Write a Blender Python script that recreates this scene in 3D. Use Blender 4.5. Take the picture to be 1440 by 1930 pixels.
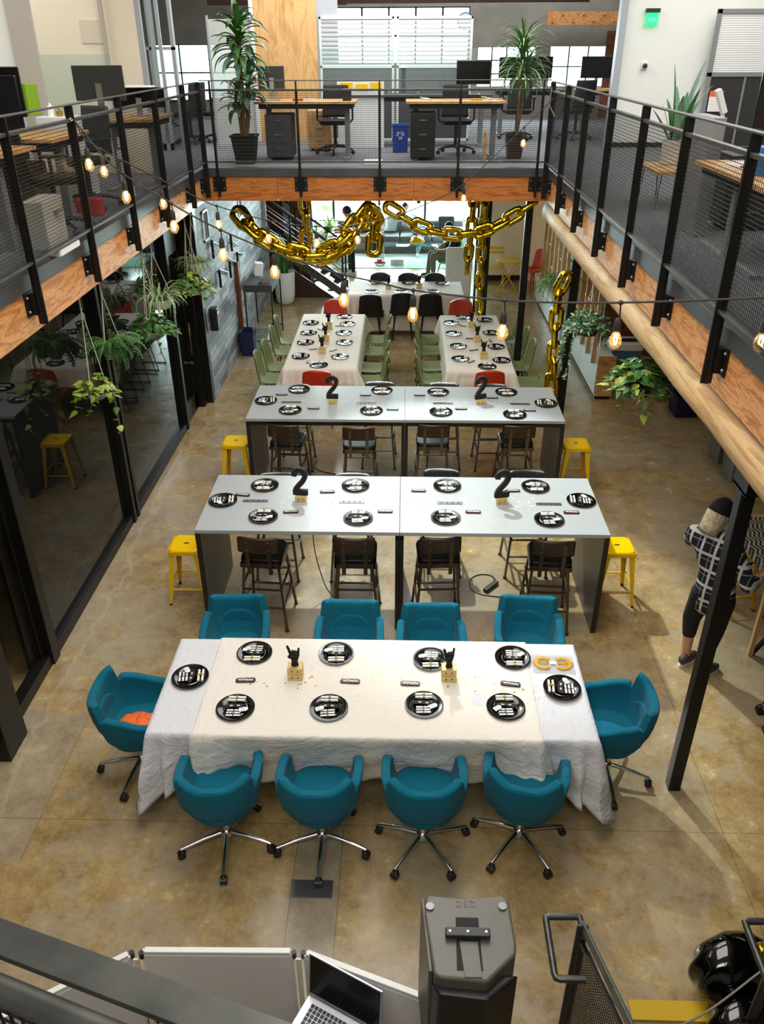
import bpy, math, random
from mathutils import Vector, Matrix, noise
random.seed(7)
S = bpy.context.scene
for o in list(bpy.data.objects): bpy.data.objects.remove(o)
COL = S.collection
R = math.radians
# ---------------------------------------------------------------- camera
cam = bpy.data.cameras.new('camera'); camo = bpy.data.objects.new('camera', cam); COL.objects.link(camo)
cam.sensor_fit = 'VERTICAL'; cam.sensor_height = 24; cam.lens = 1526.77/1930*24; cam.clip_start = .02; cam.clip_end = 200
def cam_matrix(p, y, r):
    cy, sy, cp, sp = math.cos(y), math.sin(y), math.cos(p), math.sin(p)
    f = Vector((sy*cp, cy*cp, -sp)); rt = Vector((cy, -sy, 0)); up = rt.cross(f)
    cr, sr = math.cos(r), math.sin(r)
    a = cr*rt+sr*up; b = -sr*rt+cr*up
    return Matrix(((a.x, b.x, -f.x), (a.y, b.y, -f.y), (a.z, b.z, -f.z)))
camo.matrix_world = Matrix.Translation((0, 0, 4.65)) @ cam_matrix(.52261, -.029481, -.0035587).to_4x4()
S.camera = camo
S.view_settings.view_transform = 'Standard'; S.view_settings.look = 'None'
S.view_settings.gamma = 1; S.view_settings.use_curve_mapping = False
S.view_settings.exposure = 0.68
# ---------------------------------------------------------------- daylight outside the windows
W = bpy.data.worlds.new('sky'); S.world = W; W.use_nodes = True
bg = W.node_tree.nodes['Background']; bg.inputs[0].default_value = (.80, .93, 1, 1); bg.inputs[1].default_value = 4.5
# ---------------------------------------------------------------- unseen area fills added to light the hall, daylight at the windows, one spotlight
def area(name, loc, size, power, col, tgt=None, spread=180):
    l = bpy.data.lights.new(name, 'AREA'); l.shape = 'RECTANGLE'; l.size, l.size_y = size; l.energy = power; l.color = col
    l.spread = R(spread)
    o = bpy.data.objects.new(name, l); COL.objects.link(o); o.location = loc
    if tgt: o.rotation_euler = (Vector(tgt)-Vector(loc)).to_track_quat('-Z', 'Y').to_euler()
    return o
area('hall_fill', (-.4, 5.5, 6.9), (3.4, 6.0), 210, (1, .96, .90))  # unseen overhead fill added below the closed roof, no skylight is built
area('hall_fill', (-.4, 12.5, 6.9), (3.4, 4), 110, (.95, .98, 1))  # second added overhead fill, farther down the hall
area('near_fill', (-.5, -1.2, 6.6), (3.5, 1.6), 110, (1, .93, .82), (-.3, 2.5, 0))  # unseen fill added behind the camera for the near floor
area('upper_office_fill', (-5, 9, 6.2), (1.6, 7), 85, (1, .97, .92))  # unseen fills added above the upper floor, this and the next three
area('upper_office_fill', (4.5, 9, 6.2), (2.5, 9), 150, (1, .98, .95))
area('upper_office_fill', (-.5, 14.5, 6.2), (6, 3), 110, (1, .98, .95))
area('upper_office_fill', (.8, 18.6, 6.6), (7, 1.4), 90, (1, .99, .97))  # added to brighten the concrete back wall
area('under_gallery_fill', (4.2, 9, 2.75), (.5, 6), 10, (1, .80, .55))  # unseen fills added to light the space under the gallery, three in all
area('under_gallery_fill', (3.2, 15.5, 2.75), (.6, 4), 26, (1, .74, .45))
area('under_gallery_fill', (-1.5, 14.2, 2.78), (.5, 2.5), 30, (.95, .97, 1))
area('window_daylight', (-.6, 24.2, 1.9), (5.5, 1.8), 2000, (.85, .96, 1), (-.4, 17, 0))
area('window_daylight', (2.2, 19.4, 4.5), (2.6, .9), 45, (.85, .96, 1), (1.8, 14, 3.4))
def spot(name, loc, tgt, power, ang, blend, r, col):
    l = bpy.data.lights.new(name, 'SPOT'); l.energy = power; l.spot_size = R(ang); l.spot_blend = blend; l.shadow_soft_size = r; l.color = col
    o = bpy.data.objects.new(name, l); COL.objects.link(o); o.location = loc
    o.rotation_euler = (Vector(tgt)-Vector(loc)).to_track_quat('-Z', 'Y').to_euler()
spot('track_spotlight', (-.6, 10.8, 6.3), (.8, 6.25, 0), 1600, 34, .5, .08, (.93, 1, .96))

# ---------------------------------------------------------------- materials
def lin(c):
    if isinstance(c, str): c = [int(c[i:i+2], 16)/255 for i in (0, 2, 4)]
    return tuple((x/12.92 if x <= .04045 else ((x+.055)/1.055)**2.4) for x in c)+(1,)
MATS = {}
def mat(name, col, rough=.5, metal=0, spec=.5, bump=0, bscale=60, var=0, vscale=4, **kw):
    if name in MATS: return MATS[name]
    m = bpy.data.materials.new(name); m.use_nodes = True; nt = m.node_tree; b = nt.nodes['Principled BSDF']
    c = lin(col); b.inputs['Base Color'].default_value = c; b.inputs['Roughness'].default_value = rough
    b.inputs['Metallic'].default_value = metal; b.inputs['Specular IOR Level'].default_value = spec
    tc = nt.nodes.new('ShaderNodeTexCoord')
    if var:
        n = nt.nodes.new('ShaderNodeTexNoise'); n.inputs['Scale'].default_value = vscale; n.inputs['Detail'].default_value = 5
        nt.links.new(tc.outputs['Object'], n.inputs['Vector'])
        r = nt.nodes.new('ShaderNodeValToRGB'); r.color_ramp.elements[0].position = .3; r.color_ramp.elements[1].position = .7
        r.color_ramp.elements[0].color = tuple(x*(1-var) for x in c[:3])+(1,); r.color_ramp.elements[1].color = tuple(min(1, x*(1+var)) for x in c[:3])+(1,)
        nt.links.new(n.outputs['Fac'], r.inputs[0]); nt.links.new(r.outputs[0], b.inputs['Base Color'])
    if bump:
        n = nt.nodes.new('ShaderNodeTexNoise'); n.inputs['Scale'].default_value = bscale; n.inputs['Detail'].default_value = 4
        nt.links.new(tc.outputs['Object'], n.inputs['Vector'])
        p = nt.nodes.new('ShaderNodeBump'); p.inputs['Strength'].default_value = bump; p.inputs['Distance'].default_value = .01
        nt.links.new(n.outputs['Fac'], p.inputs['Height']); nt.links.new(p.outputs[0], b.inputs['Normal'])
    for k, v in kw.items(): b.inputs[k.replace('_', ' ')].default_value = v
    MATS[name] = m; return m
class NT:
    def __init__(s, name):
        s.m = bpy.data.materials.new(name); s.m.use_nodes = True; s.t = s.m.node_tree; s.b = s.t.nodes['Principled BSDF']; MATS[name] = s.m
        s.tc = s.n('TexCoord').outputs['Object']
    def n(s, typ, **kw):
        x = s.t.nodes.new('ShaderNode'+typ)
        for k, v in kw.items():
            if hasattr(x, k): setattr(x, k, v)
            else: x.inputs[k.replace('_', ' ')].default_value = v
        return x
    def l(s, a, b): s.t.links.new(a, b)
    def map(s, scale=(1, 1, 1), rot=(0, 0, 0), loc=(0, 0, 0)):
        x = s.n('Mapping'); x.inputs['Scale'].default_value = scale; x.inputs['Rotation'].default_value = rot; x.inputs['Location'].default_value = loc
        s.l(s.tc, x.inputs['Vector']); return x.outputs[0]
    def noise(s, v, scale, detail=5, rough=.55, dist=0):
        x = s.n('TexNoise', Scale=scale, Detail=detail, Roughness=rough, Distortion=dist); s.l(v, x.inputs['Vector']); return x.outputs['Fac']
    def ramp(s, f, stops):
        x = s.n('ValToRGB'); e = x.color_ramp.elements
        e[0].position, e[0].color = stops[0][0], lin(stops[0][1]); e[1].position, e[1].color = stops[-1][0], lin(stops[-1][1])
        for p, c in stops[1:-1]:
            k = e.new(p); k.color = lin(c)
        s.l(f, x.inputs[0]); return x.outputs[0]
    def mix(s, f, a, b, mode='MIX'):
        x = s.n('Mix', data_type='RGBA', blend_type=mode)
        for i, v in ((0, f), (6, a), (7, b)):
            if isinstance(v, (int, float)): x.inputs[i].default_value = v
            elif isinstance(v, tuple): x.inputs[i].default_value = v
            else: s.l(v, x.inputs[i])
        return x.outputs[2]
    def math(s, op, a, b=0.):
        x = s.n('Math', operation=op)
        for i, v in ((0, a), (1, b)):
            if isinstance(v, (int, float)): x.inputs[i].default_value = v
            else: s.l(v, x.inputs[i])
        return x.outputs[0]
    def bump(s, h, st=.3, d=.01):
        x = s.n('Bump', Strength=st, Distance=d); s.l(h, x.inputs['Height']); s.l(x.outputs[0], s.b.inputs['Normal'])
    def col(s, c): s.l(c, s.b.inputs['Base Color'])

# polished, stained concrete
f = NT('concrete'); v = f.map()
big = f.noise(v, .8, 7, .66, .1); mid = f.noise(v, 4.5, 9, .72, .15); fine = f.noise(v, 38, 6, .7)
c = f.ramp(big, [(.30, '7d6d52'), (.45, 'a18f6c'), (.56, 'b7a683'), (.70, 'c6bba2')])
c = f.mix(.62, c, f.ramp(mid, [(.30, '6e5d44'), (.47, 'a5936e'), (.60, 'bcad8b'), (.72, 'd8ceb8')]), 'MIX')
spk = f.noise(v, 16, 8, .75, .2); c = f.mix(.55, c, f.ramp(spk, [(.30, '5c4d38'), (.47, '9f9075'), (.60, 'b3a68c'), (.72, 'efe6cf')]), 'SOFT_LIGHT')
c = f.mix(.40, c, f.ramp(fine, [(.3, '7c6d52'), (.5, 'a29173'), (.7, 'd0c4a8')]), 'SOFT_LIGHT')
reg = f.noise(v, .42, 4, .6, .2); pt = f.noise(f.map(loc=(7, 3, 1)), 1.7, 9, .75, .1)
c = f.mix(f.math('MULTIPLY', f.math('GREATER_THAN', f.math('ADD', pt, f.math('MULTIPLY', reg, .5)), .77), .35), c, lin('a39c8e')); c = f.mix(f.math('MULTIPLY', f.math('SMOOTH_MIN', f.math('MAXIMUM', f.math('SUBTRACT', reg, .45), 0), .3), 2.2), c, lin('96907f'))
sx = f.n('SeparateXYZ'); f.l(f.tc, sx.inputs[0]); X, Y = sx.outputs[0], sx.outputs[1]
def rect(x0, x1, y0, y1):
    a = f.math('MULTIPLY', f.math('GREATER_THAN', X, x0), f.math('LESS_THAN', X, x1))
    b = f.math('MULTIPLY', f.math('GREATER_THAN', Y, y0), f.math('LESS_THAN', Y, y1))
    return f.math('MULTIPLY', a, b)
patch = f.ramp(mid, [(.3, '7f7767'), (.7, 'a8a08e')])
for (a, b, c0, d, k) in ((-.68, -.38, -1, 3.75, .8), (-3.06, -2.5, 3.4, 4.75, .6), (-3.06, -2.2, 7.3, 8.1, .55), (-2.6, -1.9, 8.9, 10.4, .4), (1.35, 2.15, 3.2, 4.9, .35), (2.3, 3.6, 9.2, 10.0, .3), (-1.7, -.2, 6.2, 7.6, .35)):
    c = f.mix(f.math('MULTIPLY', rect(a, b, c0, d), k), c, patch)
# saw-cut joints and the two patched trench scars
for j, (a, b, c0, d) in enumerate(((-.684, -.676, -1, 3.75), (-.384, -.376, -1, 3.75), (-3.06, 4, 3.745, 3.752), (-8, 8, 8.80, 8.808), (-3.06, -2.2, 7.29, 7.297), (2.2, 2.207, 2, 12), (-2.5, -2.494, 3.4, 4.75))):
    c = f.mix(f.math('MULTIPLY', rect(a, b, c0, d), .45), c, lin('4c4234'))
wob = f.math('MULTIPLY', f.math('SUBTRACT', big, .5), .8)
line = f.math('ABSOLUTE', f.math('SUBTRACT', f.math('ADD', X, wob), f.math('ADD', f.math('MULTIPLY', Y, .10), 1.38)))
c = f.mix(f.math('MULTIPLY', f.math('LESS_THAN', line, .035), .3), c, lin('a5987f'))
line = f.math('ABSOLUTE', f.math('ADD', f.math('ADD', X, wob), 2.86))
c = f.mix(f.math('MULTIPLY', f.math('LESS_THAN', line, .022), .35), c, lin('b8aa8c'))
f.col(c); f.bump(fine, .12, .004)
rr = f.ramp(mid, [(.3, '747474'), (.7, '949494')]); f.l(rr, f.b.inputs['Roughness']); f.b.inputs['Specular IOR Level'].default_value = .45

def wood(name, c0, c1, c2, scale=(1, 1, 1), rough=.5, k=7, dist=3):
    w = NT(name); v = w.map(scale)
    g = w.noise(v, k, 7, .6, dist); h = w.noise(v, k*9, 4, .6, .3)
    c = w.ramp(g, [(.3, c0), (.48, c1), (.52, c2), (.7, c1)])
    c = w.mix(.35, c, w.ramp(h, [(.35, c0), (.65, c2)]), 'SOFT_LIGHT'); w.col(c); w.b.inputs['Roughness'].default_value = rough
    w.bump(h, .08, .004); return w.m
wood('ply', 'a5683a', 'cc935c', 'dfae78', (.9, .35, 2.2), .45, 4.2, 4)
wood('ply_far', '965824', 'be7a3a', 'd08d4c', (.3, 1, 2.4), .45, 5, 3)
wood('log', 'a98455', 'd0ac78', 'dcbf90', (3, .25, 3), .6, 4, 1.2)
wood('desk_wood', '9a7548', 'c79a66', 'd8b07c', (.5, 2, 2), .45, 6, 2)
wood('panel_wood', 'b28a58', 'c8a270', 'd3b07e', (2, 2, .4), .45, 3, 2)
wood('dark_wood', '2a1c12', '3f2b1d', '4b3525', (1, 3, 3), .35, 6, 2)
wood('brown_side', '5a3415', '7a4a22', '87552b', (2, 2, .5), .5, 5, 2)
# grey weathered wood planks on the left wall
f = NT('grey_planks'); v = f.map(rot=(0, 0, 0))
sp = f.n('SeparateXYZ'); f.l(f.tc, sp.inputs[0]); cb = f.n('CombineXYZ'); f.l(sp.outputs[1], cb.inputs[0]); f.l(sp.outputs[2], cb.inputs[1])
br = f.n('TexBrick', Scale=1.0); br.inputs['Brick Width'].default_value = .55; br.inputs['Row Height'].default_value = .105; br.inputs['Mortar Size'].default_value = .003
br.inputs['Color1'].default_value = lin('73777b'); br.inputs['Color2'].default_value = lin('c3c8cb'); br.inputs['Mortar'].default_value = lin('303234'); br.offset = .37
f.l(cb.outputs[0], br.inputs['Vector'])
g = f.noise(f.map((1, 2, 14)), 3, 6, .6, 1); c = f.mix(.6, br.outputs['Color'], f.ramp(g, [(.3, '6a6e72'), (.7, 'd8dcde')]), 'SOFT_LIGHT')
f.col(c); f.bump(br.outputs['Color'], .5, .02); f.b.inputs['Roughness'].default_value = .7

mat('black_metal', '151412', .42, .3, var=.2, vscale=9); mat('steel_edge', '55575a', .45, .5, var=.15); mat('rail_steel', '545553', .38, .7, var=.25, vscale=14)
mat('wire', '171614', .45, .5); mat('carpet', '6d6f72', .95, bump=.4, bscale=220, var=.28, vscale=60)
mat('soffit', '2b2623', .8, var=.2); mat('white_wall', 'e6e7e1', .85, bump=.03, bscale=160, var=.03, vscale=1.5); mat('cream_wall', 'eadfca', .85, var=.04, vscale=1.2)
mat('grey_frame', 'a6abb0', .5); mat('taupe_frame', 'b3ada2', .6); mat('wall_patch', 'd9cfbd', .8); mat('concrete_wall', '8d8a80', .9, bump=.25, bscale=14, var=.16, vscale=2.2); mat('brick', '7c4a3a', .9, var=.3, vscale=12)
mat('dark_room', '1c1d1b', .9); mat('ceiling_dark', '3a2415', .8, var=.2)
mat('teal', '0e657d', .95, spec=.15, bump=.35, bscale=420, var=.12, vscale=90, Sheen_Weight=.05, Sheen_Roughness=.5)
mat('chrome', 'd9dcde', .12, 1); mat('rubber', '141414', .55); mat('black_plastic', '1a1a1b', .42, var=.1, vscale=20); mat('black_matte', '141414', .75)

def clothm(name, c):
    f = NT(name); v = f.map((1, 1.6, 1.6), (0, 0, .5)); n1 = f.noise(v, 3.2, 5, .5, 1.6); n2 = f.noise(f.map((3, 1, 3), (0, 0, -.3)), 4.5, 3, .5, 1.0); h = f.math('ADD', f.math('ABSOLUTE', f.math('SUBTRACT', n1, .5)), f.math('MULTIPLY', n2, .5))
    f.b.inputs['Base Color'].default_value = lin(c); f.b.inputs['Roughness'].default_value = .9; f.bump(h, .55, .035)
clothm('cloth', 'e2ddd5'); clothm('cloth_cool', 'd3d5dc')
mat('cloth_far', 'e6ddd0', .88, bump=.1, bscale=9)
mat('laminate', 'a6acae', .24, var=.02); mat('table_side', '4b4a47', .35, var=.1); mat('table_edge', '1d1a18', .4)
mat('plate', '060606', .09, 0, .7); mat('paper', 'f1f0ec', .6); mat('ink', '0c0c0c', .4); mat('gold_ribbon', 'b08a3a', .35, .6)
mat('gold_foil', 'd8b52a', .18, 1, bump=.5, bscale=26, var=.08); mat('gold_box', 'dcc07e', .45, .15, var=.12, vscale=40); mat('gold_print', 'c9951b', .4, .3)
mat('yellow_paint', 'eebf05', .22); mat('yellow_soft', 'd9ab28', .5); mat('red_plastic', 'c2331b', .35); mat('green_shell', '7f8a5c', .7, bump=.15, bscale=300, var=.06); mat('sage_shell', '7f9b83', .7, var=.06)
mat('brown_metal', '6a5d50', .30, .85, var=.2, vscale=20); mat('leather', '0c0c0d', .32, bump=.1, bscale=90); mat('gunmetal', '6f7072', .32, .8)
mat('orange', 'e5641c', .6, bump=.2, bscale=20); mat('pot_white', 'c9c7bf', .6, var=.05); mat('cement', '8c8c88', .7, bump=.2, bscale=30, var=.15, vscale=14); mat('pot_black', '1c1c1c', .5)
mat('rope', 'cfc5b0', .8); mat('soil', '1b140e', .95); mat('steel_brushed', 'a9abac', .3, .9)
mat('leaf_dark', '3a6a2c', .45, var=.35, vscale=30); mat('leaf_mid', '4d7a35', .45, var=.35, vscale=30); mat('leaf_lime', '93a23c', .45, var=.35, vscale=26); mat('leaf_pale', '9db37c', .5, var=.35, vscale=30); mat('leaf_silver', '5f8a72', .38, var=.4, vscale=40); mat('stem', '6e6a3a', .7); mat('bark', '6b5535', .85, bump=.4, bscale=60, var=.2, vscale=30)
mat('blue_bin', '1b3f9e', .45); mat('navy_bin', '151d4e', .45); mat('grey_bin', '7d7f80', .5); mat('white_plastic', 'dfe1e0', .4); mat('bag_blue', '4a6f9c', .4)
mat('screen_back', '2c2d2b', .4, var=.05); mat('screen_black', '08080a', .18); mat('green_box', '74a018', .5); mat('mesh_fabric', '252526', .8); mat('grey_fabric', '4b4c4e', .9, var=.1, vscale=60)
mat('sofa', '625e5d', .9, var=.1, vscale=30); mat('white_fabric', 'dedcd6', .9, var=.05, vscale=20); mat('jeans', '6d9bbd', .85, var=.15, vscale=30); mat('skin', 'c08a68', .55, Subsurface_Weight=.1); mat('hair_dark', '14100d', .6); mat('hair_blonde', 'd8c8a8', .5, bump=.8, bscale=90, var=.4, vscale=45)
mat('black_cloth', '141316', .85); mat('grey_cloth', '8a9298', .85); mat('khaki', '6f6f5c', .85); mat('shoe', '3a3635', .6)
mat('speaker', '56544d', .36, var=.06, vscale=30, bump=.05, bscale=300); mat('alu', 'b9bdc4', .35, .6); mat('key', '2b2c2e', .5)
mat('booth', 'e4e0e2', .8, var=.05, vscale=2); mat('balloon', '050505', .05, 0, .8); mat('yellow_board', 'c9a416', .45); mat('rug', 'cfe6ee', .95, var=.1, vscale=5); mat('rug_green', 'b9e6bd', .95)
mat('cord', '2b2a28', .6); mat('cord_grey', '77726a', .5, .2); mat('red_soft', 'c22b28', .5); mat('blue_tape', '2a6fb0', .5)
def emis(name, col, st, mixc=None):
    m = bpy.data.materials.new(name); m.use_nodes = True; b = m.node_tree.nodes['Principled BSDF']
    b.inputs['Base Color'].default_value = lin(mixc or col); b.inputs['Emission Color'].default_value = lin(col); b.inputs['Emission Strength'].default_value = st; MATS[name] = m
emis('bulb', 'ffc98a', 2.2); emis('filament', 'ffdf9f', 30); emis('exit_green', '10ea6a', 1.5); emis('bulb_far', 'ffedc8', 3.5)
def glass(name, tint, rough=.02, tr=.9, spec=.5):
    n = NT(name); b = n.b; b.inputs['Base Color'].default_value = lin(tint); b.inputs['Roughness'].default_value = rough; b.inputs['Specular IOR Level'].default_value = spec
    t = n.n('BsdfTransparent'); t.inputs[0].default_value = lin(tint); ms = n.n('MixShader'); ms.inputs[0].default_value = tr
    fr0 = n.n('Fresnel', IOR=1.5); geo = n.n('NewGeometry'); fr = n.n('Math', operation='MULTIPLY'); sb_ = n.n('Math', operation='SUBTRACT'); sb_.inputs[0].default_value = 1; n.l(geo.outputs['Backfacing'], sb_.inputs[1]); n.l(fr0.outputs[0], fr.inputs[0]); n.l(sb_.outputs[0], fr.inputs[1]); gl = n.n('BsdfGlossy', Roughness=rough); m2 = n.n('MixShader')
    n.l(b.outputs[0], ms.inputs[1]); n.l(t.outputs[0], ms.inputs[2]); n.l(fr.outputs[0], m2.inputs[0]); n.l(ms.outputs[0], m2.inputs[1]); n.l(gl.outputs[0], m2.inputs[2])
    out = n.t.nodes['Material Output']; n.l(m2.outputs[0], out.inputs[0]); return n.m
glass('glass', 'e6f0ee', .01, .97); glass('plexi', 'eef6f4', .06, .93); glass('clear_bag', 'f4f4f4', .1, .85); glass('frosted', 'e3e6e2', .3, .35); glass('bulb_glass', 'ffe8c0', .02, .9)
glass('tinted', '5a615e', .01, .93)
# black and white plaid shirt, zigzag cloth
f = NT('plaid'); s3 = f.n('SeparateXYZ'); f.l(f.tc, s3.inputs[0])
u = f.math('FRACT', f.math('MULTIPLY', f.math('SUBTRACT', s3.outputs[0], s3.outputs[1]), 6.2)); w = f.math('FRACT', f.math('MULTIPLY', s3.outputs[2], 7.5))
k = f.math('MAXIMUM', f.math('LESS_THAN', f.math('ABSOLUTE', f.math('SUBTRACT', u, .5)), .09), f.math('LESS_THAN', f.math('ABSOLUTE', f.math('SUBTRACT', w, .5)), .09))
k2 = f.math('MAXIMUM', f.math('LESS_THAN', f.math('ABSOLUTE', f.math('SUBTRACT', u, .15)), .03), f.math('LESS_THAN', f.math('ABSOLUTE', f.math('SUBTRACT', w, .15)), .03))
f.col(f.mix(f.math('MAXIMUM', k, f.math('MULTIPLY', k2, .4)), lin('12131a'), lin('c9c8c8'))); f.b.inputs['Roughness'].default_value = .9
f = NT('zigzag'); s3 = f.n('SeparateXYZ'); f.l(f.tc, s3.inputs[0])
zz = f.math('PINGPONG', f.math('MULTIPLY', s3.outputs[1], 14), 1.); u = f.math('FRACT', f.math('ADD', f.math('MULTIPLY', s3.outputs[0], 26), f.math('MULTIPLY', zz, .8)))
f.col(f.mix(f.math('LESS_THAN', u, .5), lin('16130f'), lin('a79f8f'))); f.b.inputs['Roughness'].default_value = .9
# ribbed glass
f = NT('ribbed'); s3 = f.n('SeparateXYZ'); f.l(f.tc, s3.inputs[0]); rb = f.math('PINGPONG', f.math('MULTIPLY', s3.outputs[2], 32), 1.)
f.bump(rb, .6, .02); f.b.inputs['Roughness'].default_value = .35; f.b.inputs['Base Color'].default_value = lin('dfe6e6'); f.col(f.mix(rb, lin('bfc7c8'), lin('f1f4f3')))
tr = f.n('BsdfTransparent'); ms = f.n('MixShader'); f.l(f.b.outputs[0], ms.inputs[1]); f.l(tr.outputs[0], ms.inputs[2]); ms.inputs[0].default_value = .5
f.l(f.math('MULTIPLY', f.math('GREATER_THAN', rb, .35), .72), ms.inputs[0]); f.l(ms.outputs[0], f.t.nodes['Material Output'].inputs[0])
f = NT('ribbed_white'); s3 = f.n('SeparateXYZ'); f.l(f.tc, s3.inputs[0]); rb = f.math('PINGPONG', f.math('MULTIPLY', s3.outputs[2], 70), 1.); f.col(f.mix(rb, lin('c4c6c5'), lin('f0f0ee'))); f.bump(rb, .4, .01); f.b.inputs['Roughness'].default_value = .3
f = NT('outdoor_view'); v = f.map(); n1 = f.noise(v, 2.2, 6, .6, 1); f.col(f.ramp(n1, [(.3, '7c9a5c'), (.45, 'a9a79c'), (.6, 'dfe6e6'), (.7, 'b5714a')])); f.b.inputs['Roughness'].default_value = 1
M = MATS

# ---------------------------------------------------------------- mesh helpers
class MB:
    def __init__(s, off=(0, 0, 0)): s.v = []; s.f = []; s.mi = []; s.off = Vector(off); s.k = 0
    def add(s, vs, fs, M4=None):
        b = len(s.v)
        for p in vs:
            p = Vector(p)
            if M4 is not None: p = M4 @ p
            s.v.append(p-s.off)
        for q in fs: s.f.append(tuple(b+i for i in q)); s.mi.append(s.k)
        return s
    def box(s, c, d, rot=None, M4=None):
        x, y, z = (a/2 for a in d)
        vs = [(-x, -y, -z), (x, -y, -z), (x, y, -z), (-x, y, -z), (-x, -y, z), (x, -y, z), (x, y, z), (-x, y, z)]
        m = Matrix.Translation(c)
        if rot is not None:
            from mathutils import Euler
            m = m @ Euler(rot).to_matrix().to_4x4()
        if M4 is not None: m = M4 @ m
        return s.add(vs, [(0, 3, 2, 1), (4, 5, 6, 7), (0, 1, 5, 4), (1, 2, 6, 5), (2, 3, 7, 6), (3, 0, 4, 7)], m)
    def b2(s, a, b):
        a, b = Vector(a), Vector(b); d = b-a
        return s.box((a+b)/2, (abs(d.x), abs(d.y), abs(d.z)))
    def bar(s, p, q, w, h=None, up=(0, 0, 1)):
        p, q = Vector(p), Vector(q); h = h or w; d = q-p; L = d.length
        if L < 1e-6: return s
        z = d/L; u = Vector(up)
        if abs(z.dot(u)) > .98: u = Vector((0, 1, 0))
        x = u.cross(z).normalized(); y = z.cross(x)
        m = Matrix(((x.x, y.x, z.x, p.x), (x.y, y.y, z.y, p.y), (x.z, y.z, z.z, p.z), (0, 0, 0, 1)))
        return s.box((0, 0, L/2), (w, h, L), None, m)
    def tube(s, pts, r, n=8, closed=False, cap=True):
        pts = [Vector(p) for p in pts]; N = len(pts); rs = r if isinstance(r, (list, tuple)) else [r]*N
        vs = []; prev = None
        for i, p in enumerate(pts):
            if closed: t = pts[(i+1) % N]-pts[i-1]
            else: t = pts[min(i+1, N-1)]-pts[max(i-1, 0)]
            t.normalize()
            if prev is None:
                u = Vector((0, 0, 1)) if abs(t.z) < .9 else Vector((1, 0, 0))
                x = u.cross(t).normalized()
            else: x = (prev-t*prev.dot(t)).normalized()
            prev = x; y = t.cross(x)
            for k in range(n):
                a = 2*math.pi*k/n; vs.append(p+(x*math.cos(a)+y*math.sin(a))*rs[i])
        fs = []
        for i in range(N if closed else N-1):
            a, b = i*n, ((i+1) % N)*n
            for k in range(n): fs.append((a+k, a+(k+1) % n, b+(k+1) % n, b+k))
        if not closed and cap: fs += [tuple(range(n-1, -1, -1)), tuple((N-1)*n+k for k in range(n))]
        return s.add(vs, fs)
    def lathe(s, prof, c=(0, 0, 0), n=24, M4=None, sx=1, sy=1):
        vs = []; fs = []
        for r, z in prof:
            for k in range(n):
                a = 2*math.pi*k/n; vs.append((c[0]+r*math.cos(a)*sx, c[1]+r*math.sin(a)*sy, c[2]+z))
        for i in range(len(prof)-1):
            for k in range(n): fs.append((i*n+k, i*n+(k+1) % n, (i+1)*n+(k+1) % n, (i+1)*n+k))
        fs += [tuple(range(n-1, -1, -1)), tuple((len(prof)-1)*n+k for k in range(n))]
        return s.add(vs, fs, M4)
    def cyl(s, c, r, h, n=20, r2=None): return s.lathe([(r, 0), (r if r2 is None else r2, h)], c, n)
    def sph(s, c, r, n=16, m=10):
        r = r if isinstance(r, (tuple, list)) else (r, r, r)
        pr = [(math.sin(math.pi*(i+.02)/(m+.04)), -math.cos(math.pi*(i+.02)/(m+.04))) for i in range(m+1)]
        return s.lathe(pr, (0, 0, 0), n, Matrix.Translation(c) @ Matrix.Diagonal((r[0], r[1], r[2], 1)))
    def prism(s, poly, z0, z1, M4=None):
        n = len(poly); vs = [(x, y, z0) for x, y in poly]+[(x, y, z1) for x, y in poly]
        return s.add(vs, [tuple(range(n-1, -1, -1)), tuple(range(n, 2*n))]+[(i, (i+1) % n, n+(i+1) % n, n+i) for i in range(n)], M4)
    def grid(s, fn, nu, nv, M4=None):
        vs = [fn(i/nu, j/nv) for j in range(nv+1) for i in range(nu+1)]
        return s.add(vs, [(j*(nu+1)+i, j*(nu+1)+i+1, (j+1)*(nu+1)+i+1, (j+1)*(nu+1)+i) for j in range(nv) for i in range(nu)], M4)
    def rbox(s, c, d, r=.03, n=4, M4=None):
        # box with rounded vertical corners
        x, y = d[0]/2-r, d[1]/2-r; poly = []
        for cx, cy, a0 in ((x, y, 0), (-x, y, 90), (-x, -y, 180), (x, -y, 270)):
            for k in range(n+1):
                a = R(a0+90*k/n); poly.append((c[0]+cx+r*math.cos(a), c[1]+cy+r*math.sin(a)))
        return s.prism(poly, c[2]-d[2]/2, c[2]+d[2]/2, M4)
    def build(s, name, m, parent=None, smooth=False, bevel=0, seg=2, sub=0, solid=0, angle=40, rz=0):
        me = bpy.data.meshes.new(name); me.from_pydata([tuple(p) for p in s.v], [], s.f)
        ms = m if isinstance(m, (list, tuple)) else [m]
        for q in ms: me.materials.append(M[q] if isinstance(q, str) else q)
        if len(ms) > 1: me.polygons.foreach_set('material_index', s.mi)
        me.validate(); me.update()
        if smooth or sub:
            me.polygons.foreach_set('use_smooth', [True]*len(me.polygons))
            if not sub: me.set_sharp_from_angle(angle=R(angle))
        o = bpy.data.objects.new(name, me); COL.objects.link(o)
        if parent is not None: o.parent = parent
        if solid:
            md = o.modifiers.new('solid', 'SOLIDIFY'); md.thickness = solid; md.offset = 0
        if bevel:
            md = o.modifiers.new('bevel', 'BEVEL'); md.width = bevel; md.segments = seg; md.limit_method = 'ANGLE'; md.angle_limit = R(35)
            md.harden_normals = False
        if sub:
            md = o.modifiers.new('sub', 'SUBSURF'); md.levels = sub; md.render_levels = sub
        return o
LAB = {}; BAD = []
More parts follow.
